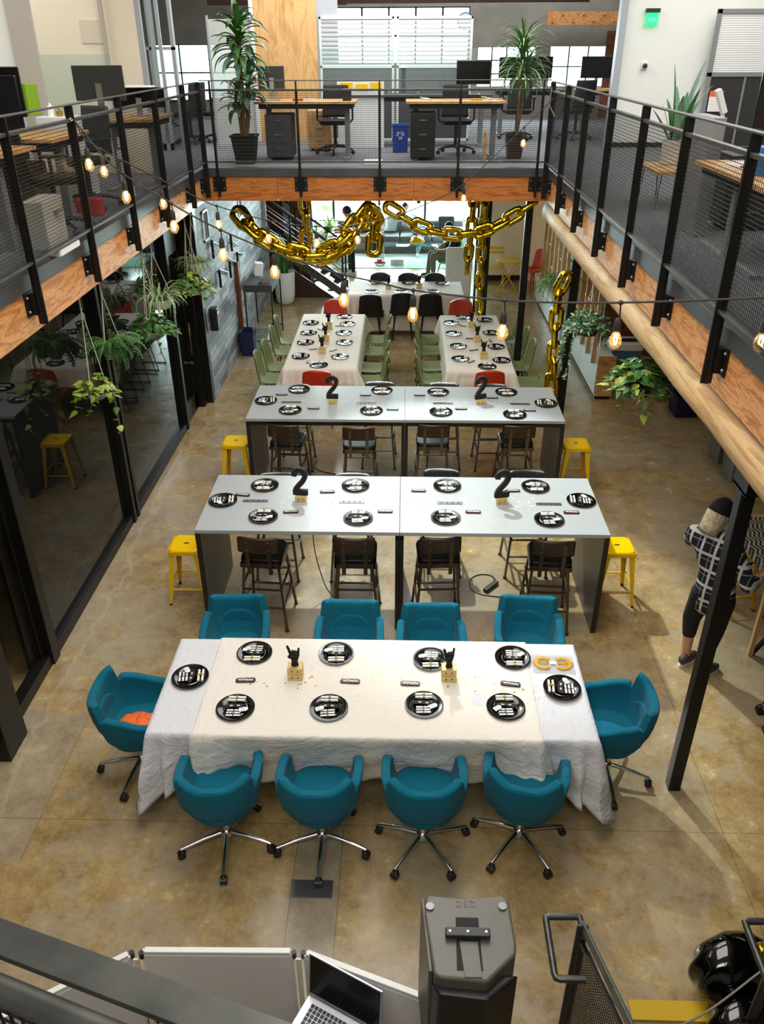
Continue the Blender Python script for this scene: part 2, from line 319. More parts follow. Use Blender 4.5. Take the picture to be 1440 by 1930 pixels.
def tag(o, label, cat, group=None, kind=None):
    if label and (len(label.split()) > 3 or not cat):
        n = len(label.split())
        if not 4 <= n <= 16: BAD.append((n, label))
        if label in LAB and LAB[label] != (group or 0) : BAD.append(label)
        if label in LAB and not group: BAD.append(label)
        LAB[label] = group or 0; o['label'] = label
    elif label: o['label'] = label
    if cat: o['category'] = cat
    if group: o['group'] = group
    if kind: o['kind'] = kind
    return o
def thing(name, label, cat, loc=(0, 0, 0), rz=0, group=None):
    o = bpy.data.objects.new(name, None); o.empty_display_size = .1; COL.objects.link(o); o.location = loc; o.rotation_euler = (0, 0, rz)
    return tag(o, label, cat, group)
def struct(mb, name, m, **kw):
    o = mb.build(name, m, **kw); o['kind'] = 'structure'; return o
def dup(root, loc, rz=0, label=None, group=None, scale=None):
    r = root.copy(); COL.objects.link(r); r.location = loc; r.rotation_euler = (0, 0, rz)
    if 'label' in r: del r['label']
    if scale: r.scale = scale
    tag(r, label, None, group)
    for ch in list(root.children):
        c = ch.copy(); COL.objects.link(c); c.parent = r
        for g in list(ch.children):
            d = g.copy(); COL.objects.link(d); d.parent = c
    return r
def movebase(o):
    # put the origin of a one-mesh thing at the centre of its base
    me = o.data; xs = [v.co.x for v in me.vertices]; ys = [v.co.y for v in me.vertices]; zs = [v.co.z for v in me.vertices]
    c = Vector(((min(xs)+max(xs))/2, (min(ys)+max(ys))/2, min(zs))); me.transform(Matrix.Translation(-c)); o.location = c; return o
def cat_rom(pts, n=6):
    P = [Vector(p) for p in pts]; P = [P[0]*2-P[1]]+P+[P[-1]*2-P[-2]]; out = []
    for i in range(1, len(P)-2):
        for k in range(n):
            t = k/n; a, b, c, d = P[i-1], P[i], P[i+1], P[i+2]
            out.append(.5*((2*b)+(c-a)*t+(2*a-5*b+4*c-d)*t*t+(3*b-a-3*c+d)*t**3))
    out.append(P[-2]); return out
def hang(p, q, sag, n=16):
    p, q = Vector(p), Vector(q); return [p.lerp(q, i/n)-Vector((0, 0, sag*4*(i/n)*(1-i/n))) for i in range(n+1)]

# ================================================================= THE SETTING
ZU = 3.25; ZS = 2.84; XL, XR, YF, YN = -2.70, 1.87, 11.50, .30
struct(MB().b2((-8, -3, -.1), (8, 26, 0)), 'floor', 'concrete')
def slab(a, b):
    struct(MB().b2((a[0], a[1], ZU-.012), (b[0], b[1], ZU)), 'floor_upper', 'carpet')
    struct(MB().b2((a[0], a[1], ZS+.02), (b[0], b[1], ZU-.012)), 'ceiling_lower', 'soffit')
slab((-8, YN), (XL-.03, 23)); slab((XR+.03, YN), (8, 23)); slab((XL-.03, YF+.03), (XR+.03, 23)); slab((-8, -3), (8, YN))
# plywood fascias and steel edge channel round the opening
def fascia(name, a, b, ax, m, joints):
    mb = MB(); 
    cuts = sorted([a[ax]]+list(joints)+[b[ax]])
    for p, q in zip(cuts, cuts[1:]):
        lo, hi = list(a), list(b); lo[ax] = p+.002; hi[ax] = q-.002; mb.b2(lo, hi)
    struct(mb, name, m)
fascia('trim_1', (XL-.035, YN, ZS), (XL, YF+.03, 3.145), 1, 'ply', (1.9, 3.1, 4.35, 5.62, 7.0, 8.6, 9.9))
fascia('trim_2', (XR, YN, ZS), (XR+.035, YF+.03, 3.145), 1, 'ply', (1.6, 3.72, 6.1, 8.5, 9.7))
fascia('trim_3', (XL, YF, ZS), (XR, YF+.035, 3.145), 0, 'ply_far', (-1.72, .1))
def channel(name, x0, x1, y0, y1):
    mb = MB(); mb.b2((x0, y0, 3.145), (x1, y1, 3.255)); struct(mb, name, 'steel_edge', bevel=.006)
channel('trim_4', XL-.10, XL+.03, YN, YF); channel('trim_5', XR-.03, XR+.10, YN, YF); channel('trim_6', XL+.03, XR-.03, YF-.03, YF+.10)
# big timber log under the right gallery
lg = MB(); pr = []
rnd = random.Random(3)
def logf(u, v):
    y = YN+(YF+.30-YN)*u; a = 2*math.pi*v; r = .185+.010*noise.noise((y*1.4, math.cos(a)*2, math.sin(a)*2))
    return (2.06+r*math.cos(a), y, 2.66+r*math.sin(a))
lg.grid(logf, 60, 20); lg.cyl((0, 0, 0), .001, .001, 4)
o = lg.build('ceiling_log', 'log', smooth=True); o['kind'] = 'structure'
# enclosing walls and roof
struct(MB().b2((-8.1, -3, 0), (-8, 26, 7.2)), 'wall_left', 'dark_room'); struct(MB().b2((8, -3, 0), (8.1, 26, 7.2)), 'wall_right', 'cream_wall')
struct(MB().b2((-8, -3.1, 0), (8, -3, 7.2)), 'wall_front', 'white_wall'); struct(MB().b2((-8, -3, 7.1), (8, 23.1, 7.2)), 'ceiling', 'white_wall')
# back wall: lower windows (Y 23) and upper windows (Y 20)
def wall_holes(name, y, t, x0, x1, z0, z1, holes, m):
    xs = sorted({x0, x1, *[h[0] for h in holes], *[h[1] for h in holes]}); zs = sorted({z0, z1, *[h[2] for h in holes], *[h[3] for h in holes]})
    mb = MB()
    for a, b in zip(xs, xs[1:]):
        for c, d in zip(zs, zs[1:]):
            if not any(h[0] <= (a+b)/2 <= h[1] and h[2] <= (c+d)/2 <= h[3] for h in holes): mb.b2((a, y, c), (b, y+t, d))
    return struct(mb, name, m)
wall_holes('wall_back', 23, .15, -8, 8, 0, 3.3, [(-3.2, 1.75, .5, 2.6)], 'white_wall')
wall_holes('wall_back_upper', 20, .2, -8, 8, 3.25, 7.1, [(-5.6, -2.4, 3.6, 4.68), (-1.55, 1.3, 4.3, 5.35), (1.5, 2.75, 3.85, 4.62), (3.05, 4.28, 3.85, 4.63)], 'concrete_wall')
def window(n, y, x0, x1, z0, z1, nx, nz, m='black_metal', g='glass', t=.04):
    mb = MB()
    for i in range(nx+1): x = x0+(x1-x0)*i/nx; mb.b2((x-t/2, y-.03, z0), (x+t/2, y+.03, z1))
    for j in range(nz+1): z = z0+(z1-z0)*j/nz; mb.b2((x0, y-.03, z-t/2), (x1, y+.03, z+t/2))
    o = struct(mb, 'window_%d' % n, m); MB().b2((x0, y, z0), (x1, y+.008, z1)).build('pane', g, o); return o
window(1, 23.08, -3.2, 1.75, .5, 2.6, 4, 1, t=.06); window(2, 20.1, -5.6, -2.4, 3.6, 4.68, 5, 2, t=.03); window(3, 20.1, -1.55, 1.3, 4.3, 5.35, 5, 2)
window(4, 20.1, 1.5, 2.75, 3.85, 4.62, 4, 3, t=.025); window(5, 20.1, 3.05, 4.28, 3.85, 4.63, 3, 2, t=.025)
# street wall and shrubs outside
struct(MB().b2((-6, 27.5, 0), (6, 27.7, 1.15)), 'wall_outside', 'outdoor_view')
# ---- lower left glass front
g0 = MB(); XG = -3.07
g0.b2((XG-.06, 4.55, 0), (XG+.05, 10.42, .10)); g0.b2((XG-.05, -3, 2.72), (XG+.05, 11.46, 2.84))
for y, w in ((4.62, .10), (5.42, .13), (7.80, .07), (7.93, .07), (10.36, .09)): g0.b2((XG-.06, y-w/2, 0), (XG+.07, y+w/2, 2.74))
g0.b2((XG-.03, 5.30, 0), (XG+.0, 5.36, 2.74)); g0.b2((XG-.08, 5.18, 0), (XG-.04, 5.30, 2.74))
g0.b2((XG-.05, 1.0, 0), (XG+.02, 4.55, .30)); g0.b2((XG-.02, 4.25, .0), (XG+.16, 4.55, 2.74))
struct(g0, 'trim_7', 'black_metal', bevel=.006)
for n, (a, b) in zip((6, 7, 8), ((1.0, 4.55), (5.46, 7.78), (7.97, 10.32))):
    struct(MB().b2((XG-.012, a, .1), (XG, b, 2.74)), 'window_%d' % n, 'tinted')
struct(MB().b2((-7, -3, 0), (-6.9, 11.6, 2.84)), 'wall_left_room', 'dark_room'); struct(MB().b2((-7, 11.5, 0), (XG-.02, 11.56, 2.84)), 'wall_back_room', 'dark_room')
# door beside the plank wall
d = MB(); d.b2((XG-.03, 10.42, 0), (XG+.02, 10.52, 2.4)); d.b2((XG-.03, 11.02, 0), (XG+.02, 11.14, 2.4)); d.b2((XG-.03, 10.42, 0), (XG+.02, 11.14, .26)); d.b2((XG-.03, 10.42, 2.3), (XG+.02, 11.14, 2.72))
d = struct(d, 'door_1', 'black_metal', bevel=.004); MB().b2((XG-.012, 10.52, .26), (XG, 11.02, 2.3)).build('pane', 'tinted', d)
MB().tube([(XG+.06, 10.98, .86), (XG+.06, 10.98, 1.32)], .013).build('door_handle', 'chrome', d, smooth=True)
MB().box((XG+.04, 11.0, .74), (.06, .03, .03)).build('door_lock', 'chrome', d)
struct(MB().b2((XG-.03, 11.14, 0), (-2.95, 11.30, 2.84)).b2((-3.07, 11.30, 0), (-2.86, 11.45, 2.84)), 'trim_8', 'black_metal', bevel=.004)
# plank wall and beyond
struct(MB().b2((-3.0, 11.45, 0), (-2.87, 16.9, 2.84)), 'wall_left_planks', 'grey_planks')
struct(MB().b2((-2.95, 16.9, 0), (-2.80, 17.0, 2.84)).b2((-2.66, 18.3, 0), (-2.52, 18.42, 2.84)), 'trim_9', 'grey_frame')
struct(MB().b2((-5, 18.5, 0), (-2.1, 18.6, 2.84)), 'wall_back_left', 'brown_side'); struct(MB().b2((-2.14, 18.44, 0), (-2.04, 18.62, 2.84)), 'trim_10', 'grey_frame')
struct(MB().b2((-5, 16.95, 0), (-4.9, 23, 2.84)), 'wall_left_lounge', 'white_wall')
# right side: cream wall, slatted partition, ply wall
struct(MB().b2((1.62, 18.7, 0), (8, 18.8, 2.84)), 'wall_cream', 'cream_wall'); struct(MB().b2((1.62, 18.68, 0), (2.75, 18.7, .12)), 'baseboard_cream', 'black_matte')
struct(MB().b2((1.62, 18.8, 0), (1.72, 23, 2.84)), 'wall_right_lounge', 'white_wall')
sl = MB(); y = 11.75
while y < 17.2: sl.b2((2.80, y, .5), (2.86, y+.035, 2.84)); y += .44
y = 11.95; k = 0
while y < 17.2: sl.b2((2.82, y, .9+.35*(k % 3)), (2.85, y+.40, .93+.35*(k % 3))); y += .44; k += 1
struct(sl, 'trim_11', 'panel_wood'); struct(MB().b2((2.92, 14.1, .5), (2.93, 17.2, 2.84)), 'wall_partition', 'cream_wall')
struct(MB().b2((2.90, 11.75, .6), (2.91, 14.05, 2.84)), 'window_9', 'glass')
struct(MB().b2((3.0, 12.35, 0), (5.2, 12.45, 2.84)), 'wall_ply', 'brown_side')
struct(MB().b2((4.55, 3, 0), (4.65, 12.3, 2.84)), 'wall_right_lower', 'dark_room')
# columns
def column(x, y, z1, w, label):
    t = thing('steel_column', label, 'column', (x, y, 0)); m = MB()
    m.b2((-w/2, -w/2, 0), (w/2, w/2, z1)); m.build('post', 'black_metal', t, bevel=.006)
    MB().b2((-w*.56, -.10, z1-.02), (-w*.5, .10, z1+.14)).b2((w*.5, -.10, z1-.02), (w*.56, .10, z1+.14)).b2((-w*.56, -.10, z1-.015), (w*.56, .10, z1)).build('beam_bracket', 'black_metal', t)
column(1.97, 4.14, 2.46, .085, 'square black steel column in the right foreground, beside the person in plaid')
column(2.0, 9.75, 2.47, .10, 'black steel column wrapped by the foil chain and trailing ivy')
column(1.73, 12.02, 2.86, .10, 'slim black steel column right of the hanging foil garland end')
column(1.36, 14.0, 2.86, .09, 'black steel column behind the right long table, left of the yellow bistro set')
# ---- upper level walls
struct(MB().b2((-8, 9.0, ZU), (-3.72, 9.1, 7.1)), 'wall_upper_left', 'white_wall'); struct(MB().b2((-3.84, 8.96, ZU), (-3.60, 9.0, 7.1)).b2((-3.58, 10.9, ZU), (-3.54, 10.95, 7.1)), 'trim_12', 'taupe_frame')
struct(MB().b2((-4.9, 11.0, ZU), (-3.19, 11.1, 7.1)), 'wall_upper_cream', 'cream_wall')
struct(MB().b2((-3.19, 11.0, ZU), (-3.13, 11.06, 7.1)).b2((-3.88, 13.9, ZU), (-3.80, 14.0, 7.1)).b2((-3.55, 13.9, ZU), (-3.50, 14.0, 7.1)).b2((-4.1, 13.9, 4.60), (-3.5, 13.95, 4.64)), 'trim_13', 'grey_frame')
struct(MB().b2((-2.46, 15, ZU), (-1.46, 15.1, 7.1)), 'wall_upper_wood', 'panel_wood'); struct(MB().b2((-2.52, 14.97, ZU), (-2.46, 15.1, 7.1)), 'trim_14', 'white_plastic')
struct(MB().b2((-1.46, 15.02, ZU), (-1.12, 15.06, 7.1)), 'trim_15', 'grey_frame')
struct(MB().b2((3.17, 14, ZU), (8, 14.12, 7.1)), 'wall_upper_right', 'white_wall'); struct(MB().b2((3.10, 13.95, ZU), (3.20, 14.12, 7.1)), 'trim_16', 'grey_frame'); struct(MB().b2((3.20, 13.985, ZU), (4.1, 14, ZU+.07)), 'baseboard_upper', 'black_matte')
struct(MB().b2((-1.1, 17.0, 5.30), (3.2, 17.2, 7.1)), 'ceiling_beam', 'ceiling_dark')
struct(MB().b2((-3.6, 17.0, 5.28), (-1.1, 17.2, 7.1)), 'ceiling_beam', 'ceiling_dark')
struct(MB().b2((4.2, 19.9, ZU), (6, 19.98, 4.9)), 'wall_brick', 'brick')
t = thing('timber_beam', 'short bolted timber beam above the far upper right window', 'beam', (3.7, 19.5, 5.0)); MB().b2((-.85, 0, 0), (.85, .15, .24)).build('beam', 'ply', t)
for i in range(8): MB().sph((-.75+.21*i, -.01, .06+.12*(i % 2)), .02, 8, 6).build('bolt', 'steel_brushed', t)

# ================================================================= RAILINGS
def railing(label, ax, fixed, posts, zt, side, cut=0, ends=None, wirev=.0243):
    # ax=1: runs along Y at X=fixed; ax=0: runs along X at Y=fixed ; side=+1/-1 where the fascia is
    base = (fixed, posts[0], ZU) if ax else (posts[0], fixed, ZU)
    t = thing('railing', label, 'railing', base); off = base
    def P(u, w, z): return (fixed+w, u, z) if ax else (u, fixed+w, z)
    a, b = posts[0], posts[-1]
    if ends: a, b = ends
    MB(off).b2(P(a, -.022, zt-.012), P(b, .022, zt)).build('top_rail', 'rail_steel', t, bevel=.003)
    MB(off).b2(P(a, -.02, zt-.125), P(b, .02, zt-.10)).build('middle_rail', 'rail_steel', t, bevel=.003)
    MB(off).b2(P(a, -.02, ZU+.075), P(b, .02, ZU+.095)).build('bottom_rail', 'rail_steel', t, bevel=.003)
    for p in posts:
        MB(off).b2(P(p-.008, -.032, 2.90), P(p+.008, .032, zt-.012)).b2(P(p-.016, -.012, 2.90), P(p+.016, .012, zt-.1)).build('post', 'black_metal', t, bevel=.002)
        pl = MB(off).b2(P(p-.085, side*.072, 2.965), P(p+.085, side*.060, 3.135)).b2(P(p-.03, side*.062, 2.97), P(p+.03, side*.02, 3.12)).build('mounting_plate', 'black_metal', t)
        for du in (-.06, .06):
            for z in (3.0, 3.10): MB(off).sph(P(p+du, side*.058, z), .011, 8, 6).build('bolt', 'steel_brushed', pl)
    z0, z1 = ZU+.095, zt-.125
    for p, q in zip(posts, posts[1:]):
        m = MB(off); n = max(2, round((q-p)/wirev)); h = .0013
        for i in range(1, n): u = p+(q-p)*i/n; m.b2(P(u-h, -h, z0), P(u+h, h, z1))
        nz = round((z1-z0)/.0243)
        for j in range(1, nz): z = z0+(z1-z0)*j/nz; m.b2(P(p, -h*1.3, z-h*1.3), P(q, h*1.3, z+h*1.3))
        m.build('wire_mesh', 'wire', t)
    return t
railing('black steel railing with wire mesh along the left gallery edge', 1, XL+.075, [2.15, 3.35, 4.53, 5.73, 6.93, 8.14, 9.33, 10.55, 11.35], 4.265, -1)
railing('black steel railing with wire mesh along the right gallery edge', 1, XR-.075, [2.2, 3.4, 4.62, 5.75, 6.82, 7.95, 9.1, 10.2, 11.3], 4.265, 1)
railing('black steel railing with wire mesh across the far end, facing the camera', 0, YF-.075, [-2.49, -1.40, -.35, .67, 1.70], 4.28, 1, ends=(-2.62, 1.79))

# ================================================================= DINING TABLE WITH TEAL CHAIRS
def folds(seed): 
    return lambda x, y, s=1.: noise.noise((x*s+seed, y*s, seed*1.7))
def cloth_table(label, tlabel, x0, x1, y0, y1, z, drop, m, cat_group=None, corner=True, seed=0., fl=.035, near_drop=None):
    cx, cy = (x0+x1)/2, (y0+y1)/2; t = None
    if tlabel:
      t = thing('folding_table', tlabel, 'table', ((x0+x1)/2, (y0+y1)/2, 0))
      MB((cx, cy, 0)).b2((x0+.01, y0+.01, z-.04), (x1-.01, y1-.01, z-.005)).build('tabletop', 'white_plastic', t)
    for sx in (x0+.2, x1-.2) if tlabel else ():
        for sy in (y0+.12, y1-.12): MB((cx, cy, 0)).tube([(sx, sy, 0), (sx, sy, z-.04)], .014).build('leg', 'gunmetal', t, smooth=True)
    corner_or_mid = near_drop is not None
    # the cloth: top grid plus a pleated skirt
    m4 = MB((cx, cy, 0)); W, D = x1-x0, y1-y0; per = []
    n1, n2 = int(W/.02), int(D/.02)
    for i in range(n1): per.append((x0+W*i/n1, y0, 0, -1))
    for i in range(n2): per.append((x1, y0+D*i/n2, 1, 0))
    for i in range(n1): per.append((x1-W*i/n1, y1, 0, 1))
    for i in range(n2): per.append((x0, y1-D*i/n2, -1, 0))
    N = len(per); rows = 16; cs = [(x0, y0), (x1, y0), (x1, y1), (x0, y1)]
    vs = []; INS = [1-.02]+[1-k/22 for k in range(1, 22)]+[.022, .012]
    for f_ in INS:
        for (x, y, nx, ny) in per:
            px, py = cx+(x-cx)*(1-f_), cy+(y-cy)*(1-f_); hh = (.007*noise.noise((px*4+seed, py*3, 1))+.004*noise.noise((px*13, py*2.5, seed)))*min(1, f_*6)
            vs.append((px, py, z+.0045+hh-(.0012 if f_ == .012 else 0)))
    for j in range(rows+1):
        q = j/rows
        for i, (x, y, nx, ny) in enumerate(per):
            ce = min(math.hypot(x-a, y-b) for a, b in cs); cor = max(0, 1-ce/.30)
            s = (i/N)*2*(W+D); wv = noise.noise((s*2.1+seed, q*1.2, seed))*.6+noise.noise((s*6.5+seed, q*.7, 3.3))*.45+noise.noise(((s+q*.5)*9+seed, q*5, 9.3))*.16
            if ny == -1: diag = noise.noise(((x-z*0+q*.7)*2.6+seed, q*3.2, 7.7)); wv += diag*.55*math.sin(q*2.6)
            out = .004+(0 if tlabel or abs(ny) else -.01)+q*(.025+fl*wv*1.6)+cor*cor*q*.07*(1+.8*math.sin(ce*42+seed))
            if ny == -1 and corner_or_mid: out -= q*(.10 if tlabel else .115)*(1-min(1, cor*2))
            ox, oy = nx, ny
            if cor > 0:
                c = min(cs, key=lambda k: math.hypot(x-k[0], y-k[1])); dx, dy = (1 if c[0] == x1 else -1), (1 if c[1] == y1 else -1)
                k = cor*.5; ox, oy = nx*(1-k)+dx*k, ny*(1-k)+dy*k
                out += cor*q*.05*math.sin(ce*60)
            dr = (near_drop(x) if near_drop and ny == -1 else drop)+.02*noise.noise((s*1.5, seed, 0))+cor**2*(.14 if corner else .03)
            dr = min(dr, z-.015)
            e = .012*(1-math.exp(-q*14))
            vs.append((x+ox*(out+e), y+oy*(out+e), z-.001-dr*q))
    fs = [(j*N+i, (j+1)*N+i, (j+1)*N+(i+1) % N, j*N+(i+1) % N) for j in range(rows+len(INS)) for i in range(N)]+[tuple(range(N))]
    m4.add(vs, fs)
    o = m4.build('tablecloth', m, smooth=True, angle=75); tag(o, label, 'tablecloth'); o.location = (cx, cy, 0)
    md = o.modifiers.new('solid', 'SOLIDIFY'); md.thickness = .0025; md.offset = 1
    return t
cloth_table('wide cool-white tablecloth showing at both ends of the front table', 'long front table hidden under the white cloths', -1.665, 1.285, 3.83, 4.80, .75, .52, 'cloth_cool', seed=2.2, near_drop=lambda x: .44, fl=.055)
cloth_table('creased warm-white tablecloth laid over the middle of the front table', None, -1.37, .93, 3.815, 4.812, .7565, .40, 'cloth', seed=4.6, near_drop=lambda x: .47, fl=.05, corner=False)

def shell_section(th, W=.262, D=.25):
    # th from -1 (left arm tip) over 0 (back) to 1 (right arm tip); returns plan point and outward normal, back at -Y
    A = abs(th); sg = 1 if th >= 0 else -1
    if A < .62:
        a = A/.62*R(90); s, c = math.sin(a), math.cos(a)
        return sg*W*s**.80, -D*max(c, 0)**.80
    q = (A-.62)/.38
    return sg*(W+.006*math.sin(q*3.14)-.012*q*q), .205*q
def armchair():
    t = thing('swivel_armchair', 'blue upholstered swivel armchair, leftmost of the near row', 'chair')
    m = MB(); NU = 120; prof = []
    def smooth(a, b, x): q = max(0, min(1, (x-a)/(b-a))); return q*q*(3-2*q)
    vs = []; L = 0
    for i in range(NU+1):
        th = -1+2*i/NU; x, y = shell_section(th); x2, y2 = shell_section(th+.002); tx, ty = x2-x, y2-y; l = math.hypot(tx, ty); nx, ny = ty/l, -tx/l
        A = abs(th)
        back = 1-smooth(.365, .415, A)                       # 1 on the back, 0 on the arms
        arm = .712-.065*smooth(.45, .92, A)-.03*smooth(.95, 1, A)                  # arm rises to its tip
        dip = -.028*math.exp(-((A-.425)/.028)**2)
        h = back*(.770+.042*smooth(.05, .35, A))+(1-back)*(arm)+dip
        tipx = smooth(.9, 1, A)
        th_w = .058
        ring = []
        # outer side upward
        for q in (0, .12, .28, .46, .64, .82, .95):
            zz = .335+(h-.335)*q; flare = .50+.50*(1-(1-q)**3.0)+.04*q
            if A > .6: flare = flare*(1)+0
            ring.append((x*flare, y*flare*(1+.04*q*back), zz-(.0)))
        fx, fy = x*1.04+(0), y*(1.04+.03*back)
        ring.append((fx-nx*0, fy, h-.012)); ring.append((fx-nx*.010, fy-ny*.010, h)); ring.append((fx-nx*(th_w-.012), fy-ny*(th_w-.012), h)); ring.append((fx-nx*th_w, fy-ny*th_w, h-.012))
        for q in (.9, .7, .45, .2, 0):
            zz = .40+(h-.40)*q; flare = .62+.42*(1-(1-q)**3.0)
            ring.append((x*flare-nx*th_w, y*flare-ny*th_w, zz))
        L = len(ring); vs += ring
    fs = []
    for i in range(NU):
        for k in range(L): fs.append((i*L+k, i*L+(k+1) % L, (i+1)*L+(k+1) % L, (i+1)*L+k))
    fs.append(tuple(range(L))); fs.append(tuple(NU*L+k for k in range(L-1, -1, -1)))
    m.add(vs, fs); m.build('shell', 'teal', t, smooth=True, angle=50)
    b = MB(); b.lathe([(.001, .30), (.10, .305), (.15, .325), (.20, .37), (.225, .42), (.2, .44)], (0, .01, 0), 36, None, 1.0, .92); b.build('seat_base', 'teal', t, smooth=True, angle=60)
    b = MB()
    def se(u, v):
        a = 2*math.pi*u; s, c = math.sin(a), math.cos(a); x = .222*math.copysign(abs(s)**.8, s)*min(1, v*1.6 if v < .625 else 1)
        y = .222*math.copysign(abs(c)**.8, c)*min(1, v*1.6 if v < .625 else 1)
        z = .475+.008*(1-min(1, v*1.6)) if v < .6 else .475-.06*((v-.6)/.4)
        if .5 < v < .75: z -= .004
        return (x, .045+y, z)
    b.grid(se, 40, 12); b.build('seat_cushion', 'teal', t, smooth=True, angle=60)
    b = MB()
    def bc(u, v):
        th = -.42+.84*u; x, y = shell_section(th); q = v; top = .665-.17*(abs(th)/.42)**2.4
        k = .80-.03*math.sin(math.pi*q)
        return (x*k, y*k+.0, .455+(top-.455)*q)
    b.grid(bc, 30, 8); b.build('lumbar_pad', 'teal', t, smooth=True, solid=.02)
    MB().tube([(0, 0, .11), (0, 0, .31)], .026, 14).build('gas_column', 'chrome', t, smooth=True)
    MB().lathe([(.03, .085), (.042, .09), (.042, .125), (.03, .14)], (0, 0, 0), 20).build('hub', 'chrome', t, smooth=True)
    for k in range(5):
        a = R(270+72*k); c, s = math.cos(a), math.sin(a)
        MB().tube([(c*.02, s*.02, .118), (c*.15, s*.15, .108), (c*.31, s*.31, .078)], [.016, .014, .011], 10).build('base_leg', 'chrome', t, smooth=True)
        w = MB(); w.tube([(c*.31-s*.022, s*.31+c*.022, .026), (c*.31+s*.022, s*.31-c*.022, .026)], .0255, 16); w.sph((c*.30, s*.30, .045), (.022, .022, .018), 12, 8)
        w.build('caster', 'black_plastic', t, smooth=True)
    return t
ch = armchair(); ch.location = (-1.15, 3.59, 0); ch.rotation_euler = (0, 0, R(6)); G1 = 'blue armchairs round the front table'; ch['group'] = G1
LAB[ch['label']] = G1
def star(root, a):
    for c in root.children:
        if c.name.startswith(('base_leg', 'caster')): c.rotation_euler = (0, 0, R(a))
star(ch, 0)
for x, y, rz, st, lab in ((-.51, 3.59, 0, 0, 'blue upholstered swivel armchair, second from left in the near row'),
  (.157, 3.60, 0, 36, 'blue upholstered swivel armchair, third from left in the near row'),
  (.80, 3.645, -13, 44, 'blue upholstered swivel armchair, rightmost of the near row'),
  (-1.32, 5.11, 183, 10, 'blue swivel armchair behind the front table, leftmost of the far row'),
  (-.41, 5.06, 180, 30, 'blue swivel armchair behind the front table, second from left in the far row'),
  (.235, 5.03, 181, 50, 'blue swivel armchair behind the front table, third from left in the far row'),
  (1.01, 5.15, 177, 20, 'blue swivel armchair behind the front table, rightmost of the far row'),
  (-1.90, 4.22, -86, 4, 'blue swivel armchair at the left end of the front table, orange hat on it'),
  (1.50, 4.24, 84, -12, 'empty blue swivel armchair at the right end of the front table')):
    star(dup(ch, (x, y, 0), R(rz), lab, G1), st)

# ================================================================= BAR TABLES, BAR CHAIRS, YELLOW STOOLS
def bar_table(x0, x1, y0, y1, side, label, group):
    cx, cy = (x0+x1)/2, (y0+y1)/2; t = thing('bar_table', label, 'table', (cx, cy, 0), 0, group); o = (cx, cy, 0); z = 1.05
    m = MB(o); m.b2((x0, y0, z-.035), (x1, y1, z)); m.build('tabletop', 'laminate', t, bevel=.003)
    MB(o).b2((x0+.01, y0+(.02 if y0 > 7 else .16), z-.085), (x1-.01, y0+(.05 if y0 > 7 else .19), z-.036)).b2((x0+.01, y1-.05, z-.085), (x1-.01, y1-.02, z-.036)).build('apron', 'table_edge', t)
    xs = x0 if side < 0 else x1
    MB(o).b2((xs-side*.045, y0+.01, 0), (xs, y1-.01, z-.036)).build('side_panel', ['table_side'], t, bevel=.002)
    MB(o).b2((xs-side*.045, y0, 0), (xs, y0+.012, z-.036)).build('panel_edge', 'table_edge', t)
    xi = x1-.0 if side < 0 else x0
    MB(o).b2((xi, y0+.01, 0), (xi+side*.035, y1-.01, z-.085)).build('inner_panel', 'table_edge', t)
    return t
GB = {2: 'front pair of white bar tables', 1: 'rear pair of white bar tables'}
bar_table(-1.787, -.0265, 5.90, 6.935, -1, 'tall white-topped bar table, left half of the front bar pair', GB[2])
bar_table(-.0235, 1.765, 5.90, 6.935, 1, 'tall white-topped bar table, right half of the front bar pair', GB[2])
bar_table(-1.765, .0105, 8.30, 9.32, -1, 'tall white-topped bar table, left half of the rear bar pair', GB[1])
bar_table(.0135, 1.785, 8.30, 9.32, 1, 'tall white-topped bar table, right half of the rear bar pair', GB[1])
def legs4(m, top, bot, zt, zb, r0, r1, rect=False):
    out = []
    for sx in (-1, 1):
        for sy in (-1, 1): out.append(((sx*top[0], sy*top[1], zt), (sx*bot[0], sy*bot[1], zb)))
    return out
